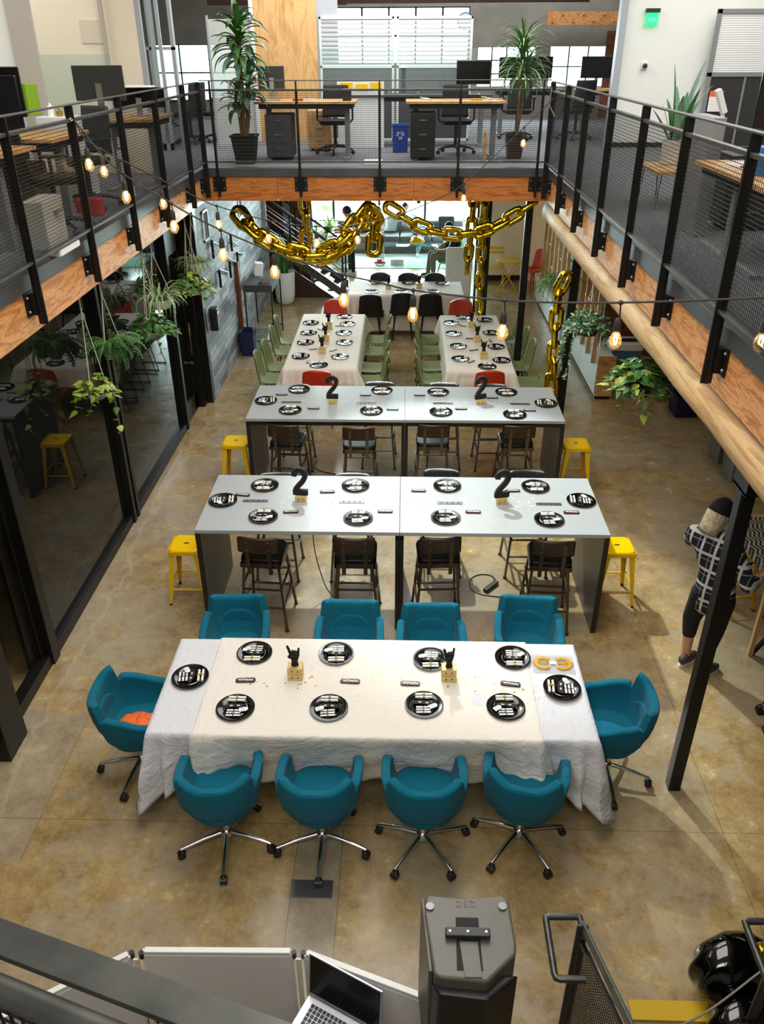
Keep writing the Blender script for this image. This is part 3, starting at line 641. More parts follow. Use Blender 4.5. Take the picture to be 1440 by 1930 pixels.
def bar_chair(label, wood_m, frame_m, seat_m, name='bar_chair'):
    t = thing(name, label, 'bar chair'); zs = .70
    m = MB(); m.rbox((0, .02, zs+.02), (.37, .36, .045), .06, 5); m.build('seat', seat_m, t, smooth=True, bevel=.012, seg=3)
    MB().b2((-.18, -.165, zs-.045), (.18, -.135, zs-.002)).b2((-.18, .165, zs-.045), (.18, .195, zs-.002)).b2((-.185, -.165, zs-.045), (-.16, .195, zs-.002)).b2((.16, -.165, zs-.045), (.185, .195, zs-.002)).build('seat_frame', frame_m, t, bevel=.003)
    for sx in (-1, 1):
        for sy in (-1, 1):
            tp = (sx*.155, .015+sy*.15, zs-.03); bt = (sx*.205, .015+sy*.215, .012)
            MB().bar(tp, bt, .030, .022, (1, 0, 0)).build('leg', frame_m, t, bevel=.002)
            MB().cyl((bt[0], bt[1], 0), .02, .012, 12).build('foot', 'black_plastic', t)
    for z, k in ((.24, .19), (.43, .18)):
        q = .015
        MB().bar((-k, q-k*1.02, z), (k, q-k*1.02, z), .02, .012).build('stretcher', frame_m, t); MB().bar((-k, q+k*1.02, z), (k, q+k*1.02, z), .02, .012).build('stretcher', frame_m, t)
        MB().bar((-k, q-k*1.02, z+.03), (-k, q+k*1.02, z+.03), .02, .012).build('stretcher', frame_m, t); MB().bar((k, q-k*1.02, z+.03), (k, q+k*1.02, z+.03), .02, .012).build('stretcher', frame_m, t)
    for sx in (-1, 1):
        MB().tube([(sx*.095, -.13, zs-.10), (sx*.095, -.175, zs-.09), (sx*.095, -.185, zs), (sx*.095, -.20, zs+.26)], .012, 6).bar((sx*.095, -.19, zs-.09), (sx*.095, -.216, zs+.25), .034, .008).build('back_strut', frame_m, t)
    def bk(u, v):
        a = -1+2*u; x = .178*a; y = -.215+.035*a*a*1.0; z = zs+.14+.155*v-.012*abs(a)**6*(1-v)*1
        e = abs(a)**10; z = zs+.2175+(z-zs-.2175)*(1-.16*e); return (x, y, z)
    MB().grid(bk, 22, 6).build('backrest', wood_m, t, smooth=True, solid=.014)
    for sx in (-1, 1):
        for z in (.18, .255): MB().sph((sx*.095, -.226, zs+z), .007, 8, 6).build('rivet', 'gunmetal', t)
    return t
GC = 'dark bar chairs with curved wooden backs'; GM = 'grey metal-backed bar chairs on the far sides of the bar tables'
bc = bar_chair('dark bar chair at the near side of the front bar table, leftmost', 'dark_wood', 'brown_metal', 'leather'); bc.location = (-1.235, 6.075, 0); bc.rotation_euler = (0, 0, R(-4)); bc['group'] = GC; LAB[bc['label']] = GC
for x, y, rz, lab in ((-.415, 6.090, 0, 'dark bar chair at the near side of the front bar table, second from left'),
  (.32, 6.115, 3, 'dark bar chair at the near side of the front bar table, third from left'), (1.31, 6.085, -4, 'dark bar chair at the near side of the front bar table, rightmost'),
  (-1.33, 8.460, -5, 'brown bar chair at the near side of the rear bar table, leftmost'), (-.50, 8.410, 0, 'brown bar chair at the near side of the rear bar table, second from left'),
  (.335, 8.500, 0, 'brown bar chair at the near side of the rear bar table, third from left'), (1.285, 8.500, 2, 'brown bar chair at the near side of the rear bar table, rightmost')):
    dup(bc, (x, y, 0), R(rz), lab, GC)
bm = bar_chair('grey metal bar chair behind the front bar table, leftmost', 'gunmetal', 'gunmetal', 'leather', 'metal_bar_chair'); bm.location = (-1.24, 6.89, 0); bm.rotation_euler = (0, 0, R(180)); bm['group'] = GM; LAB[bm['label']] = GM
for x, y, rz, lab in ((-.50, 6.89, 180, 'grey metal bar chair behind the front bar table, second from left'), (.38, 7.0, 179, 'grey metal bar chair behind the front bar table, third from left'), (1.235, 7.0, 181, 'grey metal bar chair behind the front bar table, rightmost'),
  (-1.35, 9.30, 181, 'grey metal bar chair behind the rear bar table, leftmost'), (-.31, 9.40, 179, 'grey metal bar chair behind the rear bar table, second from left'),
  (.50, 9.38, 180, 'grey metal bar chair behind the rear bar table, third from left'), (1.10, 9.36, 182, 'grey metal bar chair behind the rear bar table, rightmost')):
    dup(bm, (x, y, 0), R(rz), lab, GM)
def stool():
    t = thing('metal_stool', 'yellow metal stool at the left end of the front bar table', 'stool'); z = .59
    def top(u, v):
        x, y = (-1+2*u), (-1+2*v); e = max(abs(x), abs(y)); r = .150; k = (abs(x)**5+abs(y)**5)**.2 if e > 0 else 1; q = e/k if k else 1
        return (x*r*q*(1 if e < .99 else 1), y*r*q, z-.004*(1-e**6)-.012*(e > .95))
    m = MB(); m.grid(top, 20, 20); m.build('seat', 'yellow_paint', t, smooth=True, angle=60, solid=.004)
    ap = MB()
    for s in (-1, 1): ap.b2((-.14, s*.148-.003, z-.05), (.14, s*.148+.003, z-.008)).b2((s*.148-.003, -.14, z-.05), (s*.148+.003, .14, z-.008))
    ap.build('seat_rim', 'yellow_paint', t, bevel=.002)
    MB().rbox((0, 0, z-.002), (.05, .02, .004), .009).build('hand_hole', 'black_matte', t)
    for sx in (-1, 1):
        for sy in (-1, 1):
            a, b = Vector((sx*.134, sy*.134, z-.01)), Vector((sx*.185, sy*.185, .01)); m = MB()
            for dx, dy in ((1, 0), (0, 1)):
                w0, w1 = .055, .022
                p = [a, a-Vector((sx*dx*w0, sy*dy*w0, 0)), b-Vector((sx*dx*w1, sy*dy*w1, 0)), b]
                m.add(p, [(0, 1, 2, 3)])
            m.build('leg', 'yellow_paint', t, solid=.004); MB().box((b.x-sx*.008, b.y-sy*.008, .008), (.026, .026, .016)).build('foot', 'rubber', t)
    for s in (-1, 1):
        MB().bar((-.160, s*.164, .17), (.160, s*.164, .17), .018, .006).build('stretcher', 'yellow_paint', t); MB().bar((s*.164, -.160, .20), (s*.164, .160, .20), .018, .006).build('stretcher', 'yellow_paint', t)
    return t
st = stool(); st.location = (-2.035, 6.42, 0); GS = 'yellow metal stools at the ends of the bar tables'; st['group'] = GS; LAB[st['label']] = GS
dup(st, (2.01, 6.48, 0), R(2), 'yellow metal stool at the right end of the front bar table', GS)
dup(st, (-1.99, 8.72, 0), R(-1), 'yellow metal stool at the left end of the rear bar table', GS)
dup(st, (2.03, 8.73, 0), R(1), 'yellow metal stool at the right end of the rear bar table', GS)
dup(st, (3.12, 6.42, 0), R(10), 'yellow metal stool behind the person in plaid, under the zigzag cloth', None)

# ================================================================= LONG CLOTHED TABLES AND SHELL CHAIRS
cloth_table('white cloth on the left of the two long rear tables', 'long rear table under a white cloth, left of the pair', -1.69, -.67, 10.72, 13.38, .75, .27, 'cloth_far', seed=5.1, corner=False, fl=.02)
cloth_table('white cloth on the right of the two long rear tables', 'long rear table under a white cloth, right of the pair', .60, 1.52, 10.66, 13.34, .75, .27, 'cloth_far', seed=9.4, corner=False, fl=.02)
cloth_table('white cloth on the crosswise table nearest the lounge', 'crosswise rear table under a white cloth before the lounge', -1.03, 1.06, 14.61, 15.55, .75, .66, 'cloth_far', seed=12.4, corner=False, fl=.02)
def shell_chair(name, label, m, legm, style, group, back=.42, wide=.42):
    t = thing(name, label, 'chair', (0, 0, 0), 0, group)
    prof = [(.235, .455), (.20, .448), (.10, .435), (-.05, .43), (-.15, .445), (-.195, .49), (-.215, .60), (-.235, .75), (-.25, .455+back)]
    def sh(u, v):
        i = v*(len(prof)-1); a = min(int(i), len(prof)-2); q = i-a; y = prof[a][0]*(1-q)+prof[a+1][0]*q; z = prof[a][1]*(1-q)+prof[a+1][1]*q
        s = -1+2*u; w = wide/2*(1-.20*max(0, v-.55)/.45-.10*max(0, .15-v)/.15); e = abs(s)**2.6
        z += e*(.035 if v < .5 else 0); y += e*(.05 if v > .55 else 0); rnd_ = max(0, v-.88)/.12; z -= rnd_*e*.05
        return (w*s, y, z)
    sh_ = MB().grid(sh, 16, 24).build('seat_shell', m, t, smooth=True, solid=.014, sub=0)
    if style == 'wire':
        for s in (-1, 1):
            MB().tube([(s*.19, .20, .0), (s*.17, .13, .42), (s*.17, -.12, .42), (s*.19, -.22, .0)], .007, 6).build('leg_frame', legm, t, smooth=True)
            MB().tube([(s*.19, .20, .008), (s*.19, -.22, .008)], .007, 6).build('runner', legm, t)
        MB().tube([(-.17, .0, .42), (.17, .0, .42)], .007, 6).build('crossbar', legm, t)
    else:
        for sx in (-1, 1):
            for sy in (-1, 1): MB().tube([(sx*.13, sy*.13-.0, .44), (sx*.185, sy*.19, 0)], [.02, .011], 8).build('leg', legm, t, smooth=True)
    return t
GG = 'green shell chairs along the long rear tables'
gc = shell_chair('shell_chair', 'green shell chair left of the left long table, nearest the camera', 'green_shell', 'wire', 'wire', GG); gc.location = (-1.905, 11.12, 0); gc.rotation_euler = (0, 0, R(-90)); LAB[gc['label']] = GG
for c in gc.children:
    if c.name.startswith(('leg_frame', 'runner', 'crossbar')): c.data.materials[0] = M['black_metal']
ordn = ('nearest the camera', 'second from the near end', 'third from the near end', 'farthest from the camera')
for k, y in enumerate((11.12, 11.62, 12.33, 12.88)):
    if k: dup(gc, (-1.87, y, 0), R(-90+(2, -3, 1, 3)[k]), 'green shell chair left of the left long table, '+ordn[k], GG)
    dup(gc, (-.47, y-.06+.04*k, 0), R(90+(3, -2, 2, -3)[k]), 'green shell chair right of the left long table, '+ordn[k], GG)
    dup(gc, (.40, y+.02+.03*k, 0), R(-90+(2, 3, -2, 1)[k]), 'green shell chair left of the right long table, '+ordn[k], GG)
    dup(gc, ((1.84, 1.70, 1.68, 1.65)[k], (11.05, 11.72, 12.32, 12.98)[k], 0), R(90+(8, 2, -2, 3)[k]), 'green shell chair right of the right long table, '+ordn[k], GG)
GK = 'black shell chairs at the crosswise table'
bk = shell_chair('black_shell_chair', 'black shell chair before the crosswise table, left of three', 'black_plastic', 'black_plastic', 'leg', GK, wide=.46); bk.location = (-.61, 14.42, 0); LAB[bk['label']] = GK
for x, y, rz, lab in ((-.05, 14.54, 2, 'black shell chair before the crosswise table, middle of three'), (.46, 14.50, -2, 'black shell chair before the crosswise table, right of three'),
  (-.48, 15.52, 180, 'black shell chair behind the crosswise table, left of three'), (.06, 15.50, 182, 'black shell chair behind the crosswise table, middle of three'), (.56, 15.50, 178, 'black shell chair behind the crosswise table, right of three')):
    dup(bk, (x, y, 0), R(rz), lab, GK)
GR = 'red shell chairs at the ends of the long rear tables'
rc = shell_chair('red_shell_chair', 'red shell chair at the near end of the left long table', 'red_plastic', 'red_plastic', 'leg', GR, wide=.46); rc.location = (-1.18, 10.58, 0); LAB[rc['label']] = GR
for x, y, rz, lab in ((1.16, 10.62, 0, 'red shell chair at the near end of the right long table'), (-1.20, 13.62, 180, 'red shell chair at the far end of the left long table'), (.96, 13.64, 180, 'red shell chair at the far end of the right long table')):
    dup(rc, (x, y, 0), R(rz), lab, GR)
dup(rc, (2.74, 17.75, 0), R(120), 'red shell chair beside the yellow bistro table against the cream wall', None)
# yellow bistro set
t = thing('bistro_table', 'round yellow folding bistro table by the cream wall', 'table', (2.18, 17.45, 0))
MB().cyl((0, 0, .72), .28, .02, 36).build('tabletop', 'yellow_soft', t, smooth=True)
for s in (-1, 1):
    MB().tube([(-.24*s, -.14, 0), (.20*s, -.12, .72)], .012, 8).build('leg', 'yellow_soft', t); MB().tube([(-.24*s, .16, 0), (.20*s, .14, .72)], .012, 8).build('leg', 'yellow_soft', t)
t = thing('bistro_chair', 'yellow slatted folding bistro chair behind the round yellow table', 'chair', (1.95, 18.05, 0))
m = MB()
for k in range(4): m.b2((-.19, -.16+.085*k, .44), (.19, -.10+.085*k, .455))
m.build('seat', 'yellow_soft', t); MB().b2((-.20, .16, .70), (.20, .175, .76)).b2((-.20, .16, .79), (.20, .175, .85)).build('backrest', 'yellow_soft', t)
for s in (-1, 1):
    MB().tube([(s*.19, .17, .86), (s*.19, -.18, 0)], .01, 6).build('leg', 'yellow_soft', t); MB().tube([(s*.18, -.14, .44), (s*.18, .20, 0)], .01, 6).build('leg', 'yellow_soft', t)

# ================================================================= PLACE SETTINGS
def plate():
    t = thing('plate', 'black round plate', 'plate')
    MB().lathe([(.001, .002), (.07, .001), (.078, .004), (.118, .013), (.130, .014), (.131, .0165), (.117, .0165), (.080, .008), (.076, .0055), (.001, .0055)], (0, 0, 0), 40).build('plate_body', 'plate', t, smooth=True)
    MB().tube([(.079*math.cos(2*math.pi*k/36), .079*math.sin(2*math.pi*k/36), .0085) for k in range(36)], .0011, 5, closed=True).build('rim_line', 'chrome', t, smooth=True)
    return t
def napkin():
    t = thing('napkin', 'ribboned napkin', 'napkin'); m = MB()
    for k in range(2):
        m.tube([(-.058, .028*k, 0), (-.02, .028*k, .001), (.02, .028*k, .001), (.058, .028*k, 0)], .0082, 8)
    m.build('cloth_rolls', 'paper', t, smooth=True)
    MB().tube([(0, -.012, -.004), (0, -.012, .010), (0, .014, .0125), (0, .04, .010), (0, .04, -.004)], .004, 6).sph((0, .014, .014), (.010, .007, .004), 10, 6).build('ribbon', 'gold_ribbon', t, smooth=True)
    return t
def paperb():
    t = thing('printed_paper', 'folded printed paper', 'paper'); MB().b2((-.05, -.035, 0), (.05, .035, .004)).build('sheet', 'ink', t)
    for k in range(3):
        y = -.024+.024*k; m = MB().b2((-.048, y-.0062, .004), (-.004, y+.0062, .0048)).b2((.004, y-.0062, .004), (.048, y+.0062, .0048)).build('white_band', 'paper', t)
    m = MB()
    for k in range(5): m.box((-.04+.009*k, -.012+.006*(k % 2), .005), (.005, .016, .001), (0, 0, .6*(-1)**k))
    m.build('print', 'ink', t); return t
def mask():
    t = thing('eye_mask', 'black eye mask', 'mask'); m = MB(); pts = []
    for k in range(40):
        a = 2*math.pi*k/40; x = .066*math.cos(a); y = .026*math.sin(a)*(1+.35*math.cos(2*a+.3))-.006*math.cos(2*a)*abs(math.sin(a)); pts.append((x, y))
    m.prism(pts, 0, .005); m.build('mask_body', 'black_matte', t)
    for s in (-1, 1):
        e = MB().lathe([(.0095, 0), (.0095, .0009)], (0, 0, 0), 14, Matrix.Translation((s*.024, .002, .0052)) @ Matrix.Diagonal((1.15, .62, 1, 1))).build('eye_hole', 'paper', t)
        MB().cyl((s*.024+.002, .003, .0062), .0035, .0006, 10).build('pupil', 'ink', e)
    return t
def gtag():
    t = thing('paper_tag', 'white paper tag', 'tag'); MB().prism([(-.028, -.018), (.02, -.018), (.032, -.004), (.032, .008), (.02, .018), (-.028, .018)], 0, .0012).build('card', 'paper', t)
    MB().b2((-.018, -.011, .0012), (-.006, -.007, .0016)).b2((0, -.011, .0012), (.010, -.007, .0016)).build('print', 'ink', t)
    MB().b2((-.016, .006, .0012), (.006, .009, .0016)).build('print', 'ink', t); return t
PR = {'plate': plate(), 'napkin': napkin(), 'paper': paperb(), 'mask': mask(), 'tag': gtag()}
USED = {k: False for k in PR}
def put(kind, loc, rz, label, group):
    o = PR[kind]
    if not USED[kind]:
        USED[kind] = True; o.location = loc; o.rotation_euler = (0, 0, rz); LAB.pop(o['label'], None); tag(o, label, None, group); return o
    return dup(o, loc, rz, label, group)
ORD5 = ['leftmost', 'second from left', 'third from left', 'rightmost']
def setting(x, y, z, face, where, full, tname, jitter):
    rn = random.Random(jitter); rz = R(face)
    def L(px, py, dz): return (x+px*math.cos(rz)-py*math.sin(rz), y+px*math.sin(rz)+py*math.cos(rz), z+dz)
    put('plate', (x, y, z), rz, 'round black plate on the %s, %s' % (tname, where), 'plates on the '+tname)
    put('napkin', L(rn.uniform(-.006, .006), .062, .022), rz+rn.uniform(-.06, .06), 'ribboned white napkin on plate, %s, %s' % (tname, where), 'napkins on the '+tname)
    if full:
        put('paper', L(-.004, -.048, .010), rz+rn.uniform(-.12, .12), 'folded printed paper on plate, %s, %s' % (tname, where), 'printed papers on the '+tname)
        put('mask', L(rn.uniform(-.005, .005), .008, .018), rz+rn.uniform(-.1, .1), 'black eye mask on plate, %s, %s' % (tname, where), 'eye masks on the '+tname)
        sx = rn.choice((-1, 1)) if full == 2 else 1
        put('tag', L(.06*sx, -.018-.012*rn.random(), .0245), rz+rn.uniform(.2, .7), 'white paper tag on plate, %s, %s' % (tname, where), 'paper tags on the '+tname)
    else:
        put('paper', L(-.004, -.03, .010), rz+rn.uniform(-.12, .12), 'folded printed paper on plate, %s, %s' % (tname, where), 'printed papers on the '+tname)
def table_set(tname, z, far, near, left, right, full):
    for k, (x, y) in enumerate(far): setting(x, y, z, 180, 'far side, '+ORD5[k], full, tname, k)
    for k, (x, y) in enumerate(near): setting(x, y, z, 0, 'near side, '+ORD5[k], full, tname, 10+k)
    setting(left[0], left[1], z, -84, 'left end', full, tname, 20); setting(right[0], right[1], z, 84, 'right end', full, tname, 21)
table_set('front clothed table', .7625, [(-1.08, 4.628), (-.477, 4.636), (.217, 4.588), (.815, 4.62)], [(-1.116, 4.054), (-.484, 4.069), (.159, 4.115), (.711, 4.108)], (-1.494, 4.357), (1.122, 4.306), 2)
table_set('front bar table', 1.051, [(-1.302, 6.71), (-.447, 6.725), (.416, 6.74), (1.241, 6.74)], [(-1.228, 6.13), (-.39, 6.122), (.377, 6.149), (1.278, 6.132)], (-1.64, 6.41), (1.62, 6.48), 1)
table_set('rear bar table', 1.051, [(-1.263, 9.165), (-.265, 9.151), (.408, 9.112), (1.218, 9.129)], [(-1.291, 8.526), (-.368, 8.529), (.419, 8.514), (1.243, 8.455)], (-1.61, 8.805), (1.64, 8.79), 1)
rows_ = ('at its near end', 'first row from the near end', 'second row from the near end', 'third row from the near end', 'fourth row from the near end')
for nm, lst in (('left long rear table', [(-1.2, 10.86, 0, 0), (-1.496, 11.22, 1, -90), (-.927, 11.207, 1, 90), (-1.495, 11.846, 2, -90), (-.91, 11.857, 2, 90), (-1.497, 12.315, 3, -90), (-.95, 12.325, 3, 90), (-1.519, 12.844, 4, -90), (-.922, 12.797, 4, 90)]),
                ('right long rear table', [(1.154, 10.84, 0, 0), (.80, 11.15, 1, -90), (1.38, 11.1, 1, 90), (.80, 11.715, 2, -90), (1.36, 11.701, 2, 90), (.761, 12.328, 3, -90), (1.34, 12.366, 3, 90), (.745, 12.884, 4, -90), (1.30, 13.05, 4, 90)])):
    for x, y, r, a in lst: setting(x, y, .756, a, rows_[r]+('' if r == 0 else (', left' if a < 0 else ', right')), 0, nm, int(x*100)+r)
setting(-1.0, 13.21, .756, 180, 'at its far end', 0, 'left long rear table', 3); setting(.95, 13.21, .756, 180, 'at its far end', 0, 'right long rear table', 3)
for k, (x, y) in enumerate(((-.583, 15.42), (.062, 15.42), (.693, 15.40), (-.616, 14.80), (-.074, 14.81), (.497, 14.82))):
    setting(x, y, .756, 180 if k < 3 else 0, ('far side, ' if k < 3 else 'near side, ')+('left', 'middle', 'right')[k % 3], 0, 'crosswise rear table', k)
# ---- centrepieces
def goldbox(w, h, tiers):
    t = thing('gold_box', 'gold box', 'box')
    for k in range(tiers):
        m = MB().b2((-w/2, -w/2*.8, h*k+.002), (w/2, w/2*.8, h*(k+1)-.001)).build('block', 'gold_box', t, bevel=.003)
        for sx in (-1, 1): MB().tube([(sx*w*.2, -w*.4-.0015, h*(k+.5)), (sx*w*.2, -w*.4+.004, h*(k+.5))], .0055, 8).build('peg_hole', 'black_matte', m)
    return t
def hand():
    t = MB(); 
    t.lathe([(.020, 0), (.019, .012), (.0165, .03), (.019, .045), (.024, .06)], (0, 0, 0), 16, None, 1.15, .8)
    t.lathe([(.020, .048), (.027, .062), (.031, .08), (.030, .098), (.020, .104)], (0, 0, 0), 16, None, 1.05, .55)
    t.tube(cat_rom([(-.025, 0, .092), (-.030, -.001, .115), (-.036, -.002, .136), (-.040, -.002, .150)], 3), [.0085]*4+[.0082]*3+[.0075]*2+[.005], 9)
    t.tube(cat_rom([(.024, 0, .090), (.027, 0, .108), (.028, -.001, .122), (.029, -.001, .134)], 3), [.0075]*4+[.007]*3+[.0065]*2+[.0045], 9)
    for x, zz in ((-.008, .112), (.009, .109)):
        t.tube(cat_rom([(x, 0, .092), (x, -.004, zz), (x, -.019, zz-.004), (x, -.021, zz-.020), (x, -.012, zz-.026)], 3), .0082, 9)
    t.tube(cat_rom([(-.026, -.004, .062), (-.030, -.016, .078), (-.015, -.027, .088), (.002, -.030, .092)], 3), [.0095]*4+[.009]*4+[.008, .006], 9)
    return t.build('hand_sculpture', 'black_matte', smooth=True, angle=60)
gb = goldbox(.105, .055, 2); gb.location = (-.746, 4.385, .763); LAB.pop('gold box', None); tag(gb, 'gold wooden box under the black hand, left on the front clothed table', None, 'gold boxes on the front table')
dup(gb, (.337, 4.395, .763), 0, 'gold wooden box under the black hand, right on the front clothed table', 'gold boxes on the front table')
hd = hand(); hd.location = (-.746, 4.385, .873); hd.scale = (1.15,)*3; tag(hd, 'black rock-sign hand sculpture on the left gold box, front clothed table', 'sculpture', 'black hand sculptures on the front table')
def copy1(o, loc, rz, label, group=None, scale=None):
    c = o.copy(); COL.objects.link(c); c.location = loc; c.rotation_euler = (0, 0, rz)
    if 'label' in c: del c['label']
    if scale: c.scale = scale
    return tag(c, label, None, group)
copy1(hd, (.337, 4.395, .873), R(25), 'black rock-sign hand sculpture on the right gold box, front clothed table', 'black hand sculptures on the front table')
sb = goldbox(.10, .055, 1); LAB.pop('gold box', None)
def two():
    m = MB(); pts = cat_rom([(-.046, .168), (-.040, .205), (0, .226), (.040, .205), (.042, .168), (.022, .125), (-.012, .085), (-.040, .048)], 7); w = .021
    vs = []; N = len(pts); P = [Vector((p[0], p[1])) for p in [(q.x, q.y) for q in [Vector((a[0], a[1], 0)) for a in pts]]]
    for i, p in enumerate(P):
        d = (P[min(i+1, N-1)]-P[max(i-1, 0)]).normalized(); n = Vector((-d.y, d.x))
        for yy in (-.014, .014): vs += [(p.x+n.x*w, yy, p.y+n.y*w), (p.x-n.x*w, yy, p.y-n.y*w)]
    fs = []
    for i in range(N-1):
        a, b = i*4, i*4+4; fs += [(a, b, b+1, a+1), (a+2, a+3, b+3, b+2), (a, a+2, b+2, b), (a+1, b+1, b+3, a+3)]
    fs += [(0, 1, 3, 2), (N*4-4, N*4-2, N*4-1, N*4-3)]
    m.add(vs, fs); m.b2((-.062, -.0145, 0), (.060, .0145, .050)); return m.build('number_two', 'black_matte', bevel=.002)
tw = None
for k, (x, y, z, nm) in enumerate(((-.93, 6.45, 1.051, 'left half of the front bar table'), (.894, 6.447, 1.051, 'right half of the front bar table'), (-.828, 8.772, 1.051, 'left half of the rear bar table'), (.884, 8.80, 1.051, 'right half of the rear bar table'))):
    if k == 0: sb.location = (x, y, z); tag(sb, 'small gold box holding the black 2, '+nm, None, 'gold boxes under the black twos')
    else: dup(sb, (x, y, z), 0, 'small gold box holding the black 2, '+nm, 'gold boxes under the black twos')
    if tw is None: tw = two(); tw.location = (x, y, z+.055); tw.rotation_euler = (0, 0, R(-6)); tw.scale = (1.12,)*3; tag(tw, 'standing black number 2 on its gold box, '+nm, 'number', 'black number twos on the bar tables')
    else: copy1(tw, (x, y, z+.055), R((-6, 12, 0, 22)[k]), 'standing black number 2 on its gold box, '+nm, 'black number twos on the bar tables')
hg = 'dark hands on the rear tables'
for nm, L in (('left long rear table', ((-1.205, 12.594), (-1.197, 11.927), (-1.2, 11.388))), ('right long rear table', ((1.055, 12.662), (1.095, 11.944), (1.131, 11.2)))):
    for (x, y), w in zip(L, ('far', 'middle', 'near')):
        dup(gb, (x, y, .756), 0, '%s gold box with black hand on the %s' % (w, nm), 'gold boxes on the rear tables'); copy1(hd, (x, y, .866), R(random.uniform(-30, 30)), 'black hand sculpture on the %s gold box, %s' % (w, nm), hg)
for (x, y), w in zip(((-.31, 14.97), (.258, 15.02)), ('left', 'right')):
    dup(gb, (x, y, .756), 0, '%s gold box on the crosswise rear table' % w, 'gold boxes on the rear tables'); copy1(hd, (x, y, .866), 0, 'black hand sculpture on the %s gold box, crosswise rear table' % w, hg)
# candy bars (wrapped bars with scribbled lettering)
def bar():
    t = thing('candy_bar', 'candy bar', 'candy bar'); MB().rbox((0, 0, .006), (.125, .042, .012), .006, 2).b2((-.070, -.019, .004), (.070, .019, .006)).build('wrapper', 'ink', t, bevel=.002)
    m = MB(); rn = random.Random(5)
    for k in range(7): x = -.045+.015*k; m.box((x, rn.uniform(-.004, .004), .0125), (.005, .022, .001), (0, 0, rn.choice((-.5, .4, .9, -.9)))); m.box((x+.005, rn.uniform(-.008, .008), .0127), (.012, .005, .001), (0, 0, rn.uniform(-.4, .4)))
    m.build('lettering', 'paper', t); MB().b2((-.06, -.0195, .0122), (.06, -.0175, .0128)).build('stripe', 'red_soft', t); return t
br_ = bar(); LAB.pop('candy bar', None); first = True
BARS = [(-1.096, 4.334, .763, 4, 'front clothed table, leftmost of four'), (-.357, 4.341, .763, 0, 'front clothed table, second of four from left'), (.066, 4.329, .763, -2, 'front clothed table, third of four from left'), (.769, 4.341, .763, -8, 'front clothed table, rightmost of four')]
bl = {'front bar table': [(-1.481, 6.525, -8), (-.996, 6.221, 4), (-.702, 6.603, 3), (-.156, 6.249, 0), (.146, 6.643, 0), (.626, 6.257, -2), (1.02, 6.66, 4), (1.495, 6.267, 0)], 'rear bar table': [(-1.453, 9.007, 0), (-1.032, 8.593, 0), (-.456, 9.01, 2), (-.128, 8.58, -2), (.186, 9.023, 0), (.652, 8.612, 0), (1.039, 8.957, 3), (1.425, 8.581, -4)]}
cn = ['first', 'second', 'third', 'fourth', 'fifth', 'sixth', 'seventh', 'eighth']
for tn, L in bl.items():
    for k, (x, y, a) in enumerate(L): BARS.append((x, y, 1.051, a, '%s, %s from the left' % (tn, cn[k])))
for x, y, z, a, w in BARS:
    lab = 'small wrapped candy bar on the '+w
    if first: br_.location = (x, y, z); br_.rotation_euler = (0, 0, R(a)); tag(br_, lab, None, 'candy bars'); first = False
    else: dup(br_, (x, y, z), R(a), lab, 'candy bars')
for nm, L in (('left long rear table', ((-1.33, 12.5), (-1.05, 12.7), (-1.35, 11.55), (-1.05, 11.5), (-1.37, 11.0))), ('right long rear table', ((.93, 12.75), (.99, 12.1), (1.02, 11.55), (.95, 11.05), (1.3, 12.0)))):
    for k, (x, y) in enumerate(L): dup(br_, (x, y, .756), R(90 if k == 4 else 30*k-40), 'small candy bar on the %s, %s from its far end' % (nm, cn[k]), 'candy bars')
# flush power sockets in the bar tops
def outlet():
    t = thing('power_outlet', 'power outlet', 'outlet'); MB().b2((-.115, -.023, 0), (.115, .023, .004)).build('cover', 'gunmetal', t, bevel=.001)
    for k in range(4): MB().cyl((-.075+.05*k, 0, .004), .008, .001, 12).build('socket', 'black_matte', t)
    return t
ol = outlet(); LAB.pop('power outlet', None); first = True
for nm, y, xs in (('front bar table', 6.42, (-1.345, -.464, .427, 1.319)), ('rear bar table', 8.78, (-1.311, -.433, .453, 1.341))):
    for k, x in enumerate(xs):
        lab = 'grey power outlet strip in the %s, %s' % (nm, ORD5[k])
        if first: ol.location = (x, y, 1.0505); tag(ol, lab, None, 'power outlets in the bar tops'); first = False
        else: dup(ol, (x, y, 1.0505), 0, lab, 'power outlets in the bar tops')
# confetti: small round dots scattered down the middle
def confetti(label, z, spans, m, n, seed, r=.0105):
    rn = random.Random(seed); mb = MB()
    for i in range(n):
        a, b, y, w = spans[i % len(spans)]; x = rn.uniform(a, b); yy = y+rn.gauss(0, w); rr = r*rn.uniform(.5, 1.15)
        mb.lathe([(rr, 0), (rr, .0008)], (x, yy, z), 9)
    o = mb.build('confetti', m); tag(o, label, 'confetti', kind='stuff'); movebase(o)
confetti('scattered dull gold confetti dots down the middle of the front clothed table', .7635, [(-1.33, -.6, 4.32, .04), (-.62, .2, 4.34, .05), (.1, .95, 4.33, .05)], 'gold_ribbon', 50, 1, .010)
confetti('pale shiny confetti dots scattered along the front bar table', 1.0515, [(-1.1, -.5, 6.42, .05), (-.45, .3, 6.45, .07), (0, .5, 6.46, .06), (.4, 1.25, 6.46, .06), (1, 1.3, 6.45, .05)], 'white_plastic', 130, 2, .0095)
confetti('pale confetti dots scattered along the rear bar table', 1.0515, [(-1.2, 1.5, 8.78, .05)], 'white_plastic', 90, 3, .008)
